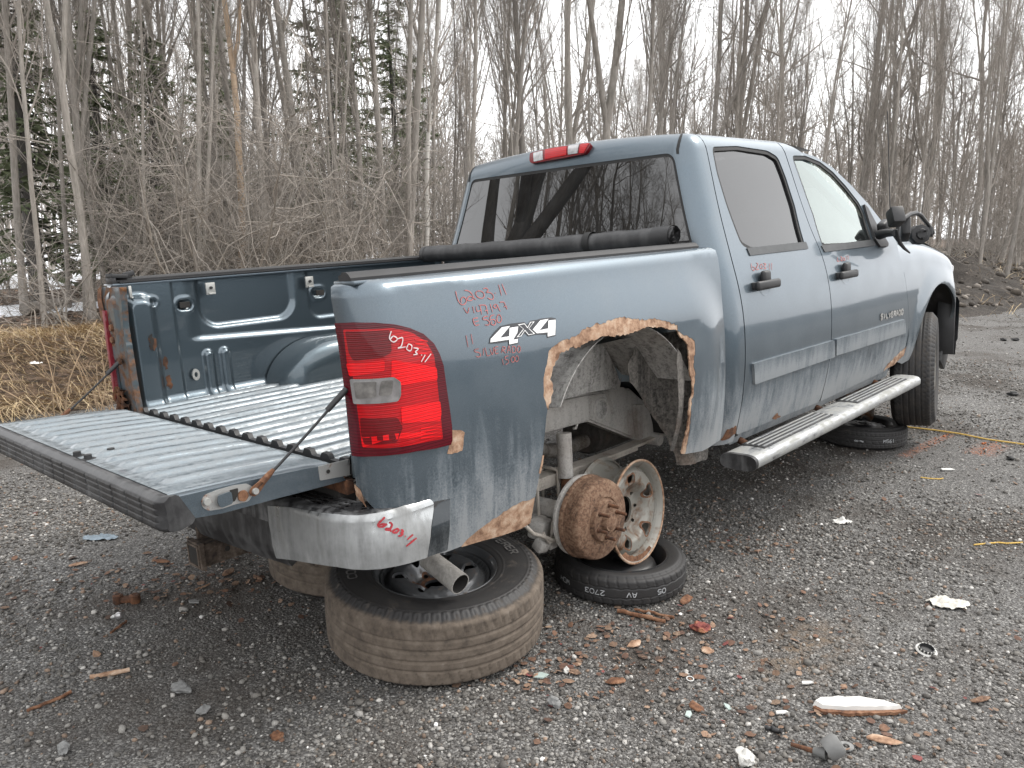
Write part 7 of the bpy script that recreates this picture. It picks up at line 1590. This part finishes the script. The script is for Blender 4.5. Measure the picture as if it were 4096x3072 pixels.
# trunks that can be picked out in the photograph: column, distance, template, girth, height, lean to the right
KEYG = .64
KEY = [(1255, 15.2, 1, 1.02, 1.05, -.01), (1450, 15.6, 4, 1.3, 1.1, -.05), (1540, 16.2, 2, 1.0, 1.0, -.05), (1625, 15.0, 1, 1.05, 1., .02), (1060, 14.2, 0, .9, 1., -.03), (1115, 16.4, 4, 1.1, 1., -.04), (335, 13.4, 3, .85, 1., -.05), (135, 13.0, 4, .8, .95, .0), (60, 15.5, 0, .85, 1., .02), (245, 15.0, 6, 1.2, 1., -.06), (690, 19.5, 0, 1.1, 1.1, -.10), (740, 22., 3, 1.05, 1.1, -.08), (860, 23., 5, .95, 1.1, .0), (955, 20., 3, 1.0, 1., .04),
       (2420, 20.5, 3, 1.75, 1.15, .0), (2110, 19., 0, 1.25, 1.1, -.01), (2020, 18.5, 0, .9, 1., .03), (2280, 22., 5, 1.3, 1.1, .05), (2640, 24., 1, 1.2, 1.1, .10), (2800, 26, 3, 1.4, 1.1, .06), (2930, 27., 5, 1.35, 1.1, .06), (3120, 28., 3, 1.3, 1.1, .08), (3440, 31., 5, 1.5, 1.1, .07), (3560, 33., 3, 1.4, 1.1, .10), (3700, 35., 5, 1.5, 1.1, .08), (3900, 37., 3, 1.6, 1.15, .12), (4010, 33., 1, 1.3, 1.1, .05), (4080, 38., 5, 1.6, 1.1, .10), (1865, 17., 2, .8, 1., .04), (2560, 19.5, 2, .9, 1., .06)]
def leanvec(l): # lean towards the picture's right
    r = np.array([math.sin(YAW), -math.cos(YAW)]); return (-r[1]*l*1.0, r[0]*l*1.0)
for u, d, k, g, h, l in KEY:
    x, y = at(u, d); placed.append((x, y)); lv = leanvec(l); put_tree(k, x, y, rr.uniform(0, 6.28), g*KEYG, h, lv, LAB, GRP)
x, y = at(1692, 15.4); placed.append((x, y)); put_tree(4, x, y, 1., .72, 1.05, leanvec(.045), 'slim white-barked birch rising behind the cab corner', None, 'birch_tree', BIRCH_T)
x, y = at(930, 14.3); placed.append((x, y)); put_tree(7, x, y, 2.2, .62, .8, leanvec(.17), 'leaning tan-barked birch with a forked stem among grey trees', None, 'birch_tree', YB_T)
x, y = at(680, 16.5); placed.append((x, y)); put_tree(4, x, y, 2.2, .45, .6, leanvec(-.12), 'thin pale birch leaning over the snow beyond the bed', None, 'birch_tree', BIRCH_T)
def try_place(n, dmin, dmax, sep, scl, ymin=8.9, umin=-260, umax=4360):
    c = 0; tries = 0
    while c < n and tries < n*40:
        tries += 1; u = rr.uniform(umin, umax); d = math.sqrt(rr.uniform(dmin**2, dmax**2)); x, y = at(u, d)
        if y < (ymin if x < 14 else ymin-.85*(x-14))+rr.random()*1.0 or any((x-a)**2+(y-b)**2 < sep*sep for a, b in placed[-140:]): continue
        placed.append((x, y)); k = rr.choice((0, 1, 2, 3, 4, 4, 6, 6, 7, 5)); g = rr.uniform(.45, 1.1)*scl; put_tree(k, x, y, rr.uniform(0, 6.28), g, rr.uniform(.75, 1.15)*(.72+.28*min(1, g*1.4)), leanvec(rr.gauss(.02, .05)), LAB, GRP); c += 1
try_place(46, 12, 20, .8, .42); try_place(60, 20, 34, .9, .50); try_place(44, 24, 40, .9, .54, umin=2500); try_place(78, 34, 56, 1.1, .64)
# further trunks too close together to tell apart
W = Tubes(); r = np.random.default_rng(77)
for i in range(620):
    d = math.sqrt(r.uniform(36**2, 100**2)); u = r.uniform(-300, 4400); x, y = at(u, d)
    if y < (10 if x < 14 else 10-.85*(x-14)): continue
    z = fh(x, y); H = r.uniform(7, 13.5); p = limb(r, (x, y, z-.2), (r.normal(0, .05), r.normal(0, .05), 1), H, 8, .04, .02); W.add(p, r.uniform(.04, .10)*(1-np.linspace(0, 1, 9)*.9), 4)
    for b in range(20):
        f = .25+.75*r.random(); q0 = p[int(f*7)]; a = r.uniform(0, 6.28); dd = np.array([math.cos(a), math.sin(a), r.uniform(.5, 1.5)]); dd /= np.linalg.norm(dd); q = limb(r, q0, dd, H*.2*r.uniform(.5, 1.3), 4, .15, .06); W.add(q, np.linspace(.03, .008, 5), 3)
        for c_ in range(4): a3 = r.normal(0, .6, 3)+np.array([0, 0, .7]); a3 /= np.linalg.norm(a3); W.add(limb(r, q[r.integers(1, 5)], a3, r.uniform(.6, 1.6), 2, .2, .04), np.linspace(.010, .005, 3), 3)
fo_ = link('far_woods', W.mesh('far_woods', TWIG)); tag(fo_, 'dense grey mass of far leafless trees', None, None, 'stuff')

# thicket at the edge of the wood
SHR = []
for sd in (31, 32, 33, 34):
    r = np.random.default_rng(sd); C = Tubes(); S = Tubes()
    for st in range(9):
        a = r.uniform(0, 6.28); d = np.array([math.cos(a)*.45, math.sin(a)*.45, 1.]); L = r.uniform(1.4, 3.4); q = limb(r, (r.normal(0, .12), r.normal(0, .12), -.05), d, L, 8, .14, .0); S.add(q, np.linspace(r.uniform(.010, .02), .004, 9), 5)
        for b in range(13):
            k = r.integers(2, 9); a2 = r.normal(0, .8, 3)+np.array([0, 0, .35]); a2 /= np.linalg.norm(a2); q2 = limb(r, q[k], a2, r.uniform(.4, 1.3), 5, .22, .0); C.add(q2, np.linspace(.0055, .0022, 6), 3)
            for t_ in range(4): a3 = r.normal(0, 1., 3); a3 /= np.linalg.norm(a3); C.add(limb(r, q2[r.integers(1, 6)], a3, r.uniform(.15, .5), 3, .3, .0), np.linspace(.0026, .0014, 4), 3)
    SHR.append((S.mesh('stems', BARK), C.mesh('twigs', TWIG)))
ns = 0; tries = 0
while ns < 140 and tries < 6000:
    tries += 1; u = rr.uniform(-200, 4300) if ns > 30 else rr.uniform(-200, 1500); d = rr.uniform(12, 22) if ns < 75 else rr.uniform(20, 40); x, y = at(u, d)
    if u < 520 and d < 21 and rr.random() < .9: continue
    if y < (8.3 if x < 13 else 8.3-.85*(x-13)) or y > 26: continue
    e = empty('leafless_shrub', (x, y, fh(x, y)), (0, 0, rr.uniform(0, 6.28))); s = rr.uniform(.7, 1.25); e.scale = (s, s, s*rr.uniform(.8, 1.2)); k = rr.randrange(4); link('stems', SHR[k][0], e); link('twigs', SHR[k][1], e)
    tag(e, ('tall' if s > 1. else 'low')+' tangled leafless shrub '+('at the near edge of the wood' if d < 20 else 'farther inside the wood'), 'shrub', 'leafless shrubs along the wood edge'); ns += 1
# conifers
NEED = NT('conifer_needles'); oi = NEED.n('ShaderNodeObjectInfo'); NEED.bsdf(NEED.mix(1., NEED.mix(NEED.noise(3., 4), (.090, .118, .062, 1), (.190, .215, .115, 1)), NEED.range(oi.outputs['Random'], 0, 1, .8, 1.3), 'MULTIPLY'), .8)
def conifer(seed, H, dens_=1., sparse=False):
    r = np.random.default_rng(seed); T = Tubes(); p = limb(r, (0, 0, -.1), (0, 0, 1), H, 10, .01, .05); T.add(p, .13*(1-np.linspace(0, 1, 11)*.93), 8); B = Tubes(); V = []; n = 0
    z = .18*H if not sparse else .12*H
    while z < H*.98:
        f = z/H; L = H*.19*(1-f)**.8+.12
        for b in range(r.integers(2, 4)):
            a = r.uniform(0, 6.28); d = np.array([math.cos(a), math.sin(a), r.uniform(-.45, .35)-.2*(1-f)]); q = limb(r, (0, 0, z+r.uniform(-.08, .08)), d, L*r.uniform(.6, 1.15), 6, .06, .03); B.add(q, np.linspace(.014, .004, 7), 3)
            m = int((60 if not sparse else 26)*dens_*L)+8
            for s_ in range(m):
                t = r.uniform(.12, 1.)**.8*6; i = min(int(t), 5); c = q[i]+(q[i+1]-q[i])*(t-i); dd = (q[i+1]-q[i]); dd /= np.linalg.norm(dd); sd_ = np.cross(dd, (0, 0, 1.)); sd_ /= np.linalg.norm(sd_)+1e-6; o = sd_*r.choice((-1, 1))*r.uniform(.3, 1.)+dd*r.uniform(.3, .9)+np.array([0, 0, r.uniform(-.7, .35)]); o /= np.linalg.norm(o); ln = r.uniform(.14, .34)*(1-.4*f); w = np.cross(o, r.normal(0, 1, 3)); w /= np.linalg.norm(w); w = w*r.uniform(.014, .034)
                V.append([c-w*.4, c+o*ln*.45-w, c+o*ln, c+o*ln*.45+w])
        z += H*r.uniform(.010, .018)
    V = np.array(V); F = np.arange(len(V)*4).reshape(-1, 4); return T.mesh('trunk', BARK_D), B.mesh('boughs', BARK_D), mesh_np('crown', V.reshape(-1, 3), F, NEED.m, False)
CON = [conifer(51, 10., .6), conifer(52, 8., .6), conifer(53, 4.6, .55, True)]
for u, d, k, s, lab in ((1340, 21., 0, 1.0, 'tall dark fir behind the twin-stemmed tree'), (1590, 23.5, 0, .9, 'dark fir standing left of the white birch'.replace('left of', 'beside')), (130, 16.5, 2, 1.25, 'thin young cedar near the snow'), (430, 18.5, 2, 1.2, 'sparse olive-green young cedar among shrubs'), (640, 17.2, 2, 1.1, 'second sparse young cedar among shrubs beyond the bed'), (880, 24., 1, .95, 'dark fir behind the leaning tan birch')):
    x, y = at(u, d); e = empty('fir_tree' if k < 2 else 'young_cedar', (x, y, fh(x, y)), (0, 0, u)); e.scale = (s, s, s); link('trunk', CON[k][0], e); link('boughs', CON[k][1], e)['kind'] = 'stuff'; link('crown', CON[k][2], e); tag(e, lab, 'tree')
# fallen logs
for i, (ua, da, ub, db, r_, lab) in enumerate(((1650, 13.2, 1830, 14.2, .05, 'pale fallen branch on the leaf litter beyond the bed rail'), (60, 14.6, 420, 16.2, .10, 'grey fallen log lying in the snow between trunks'), (380, 12.6, 640, 14.5, .06, 'thin fallen pole leaning through the shrubs'), (900, 13.4, 1010, 15.2, .05, 'broken tan stump pole beside the leaning birch'))):
    xa, ya = at(ua, da); xb, yb = at(ub, db); pa = Vector((xa, ya, fh(xa, ya)+r_)); pb = Vector((xb, yb, fh(xb, yb)+r_+(.9 if i == 2 else .0))); c = (pa+pb)/2; o = tube('fallen_log', [pa-c, (pb-pa)*.3+pa-c+Vector((0, 0, .03)), (pb-pa)*.7+pa-c, pb-c], [r_, r_*.95, r_*.8, r_*.6], BARK if i else BARK_Y, None, 9); o.location = c; tag(o, lab, 'log')
# weed stalks in front of the verge
for i in range(16):
    g = ground(cI(rr.uniform(300, 720), rr.uniform(1090, 1260)), .25); L = rr.uniform(.5, 1.3); p = limb(np.random.default_rng(900+i), (0, 0, 0), (rr.uniform(-.5, .3), rr.uniform(-.4, .4), 1), L, 6, .12, .0); o = tube('weed_stalk', [tuple(q) for q in p], [.0045]*4+[.003]*3, STRAW2 if 'STRAW2' in globals() else simple('dead_stalk', (.28, .20, .125), .9), None, 5); o.location = (g.x, g.y, max(0, fh(g.x, g.y)-.03)); tag(o, 'thin dead weed stalk standing in the verge grass', 'weed', 'dead weed stalks in the verge')
# big spreading tree and its neighbours behind the yard, mirrored in the rear window
T, C = tree_template(61, H=15., r0=.34, fork=[(.16, .7), (.2, .6), (.28, .8), (.34, .7)], start=.2, nb=70, spread=1.5, sub=6, twig=3, wob=.05, tw=.005); BIG = (T.mesh('trunk', BARK_D), C.mesh('crown', BARK_D))
e = empty('spreading_tree', (-6.2, 9.4, fh(-6.2, 9.4)), (.716*.42, -.7*.42, 0.)); link('trunk', BIG[0], e); link('crown', BIG[1], e); tag(e, 'large spreading bare tree reflected in the rear window', 'tree')
for i in range(26):
    x, y = rr.uniform(-32, -7), rr.uniform(9.5, 24)
    if math.hypot(x+7.2, y-9.6) < 3.5: continue
    put_tree(rr.choice((0, 3, 5, 2)), x, y, rr.uniform(0, 6.28), rr.uniform(.8, 1.4), rr.uniform(.8, 1.1), (0, 0), LAB, GRP)
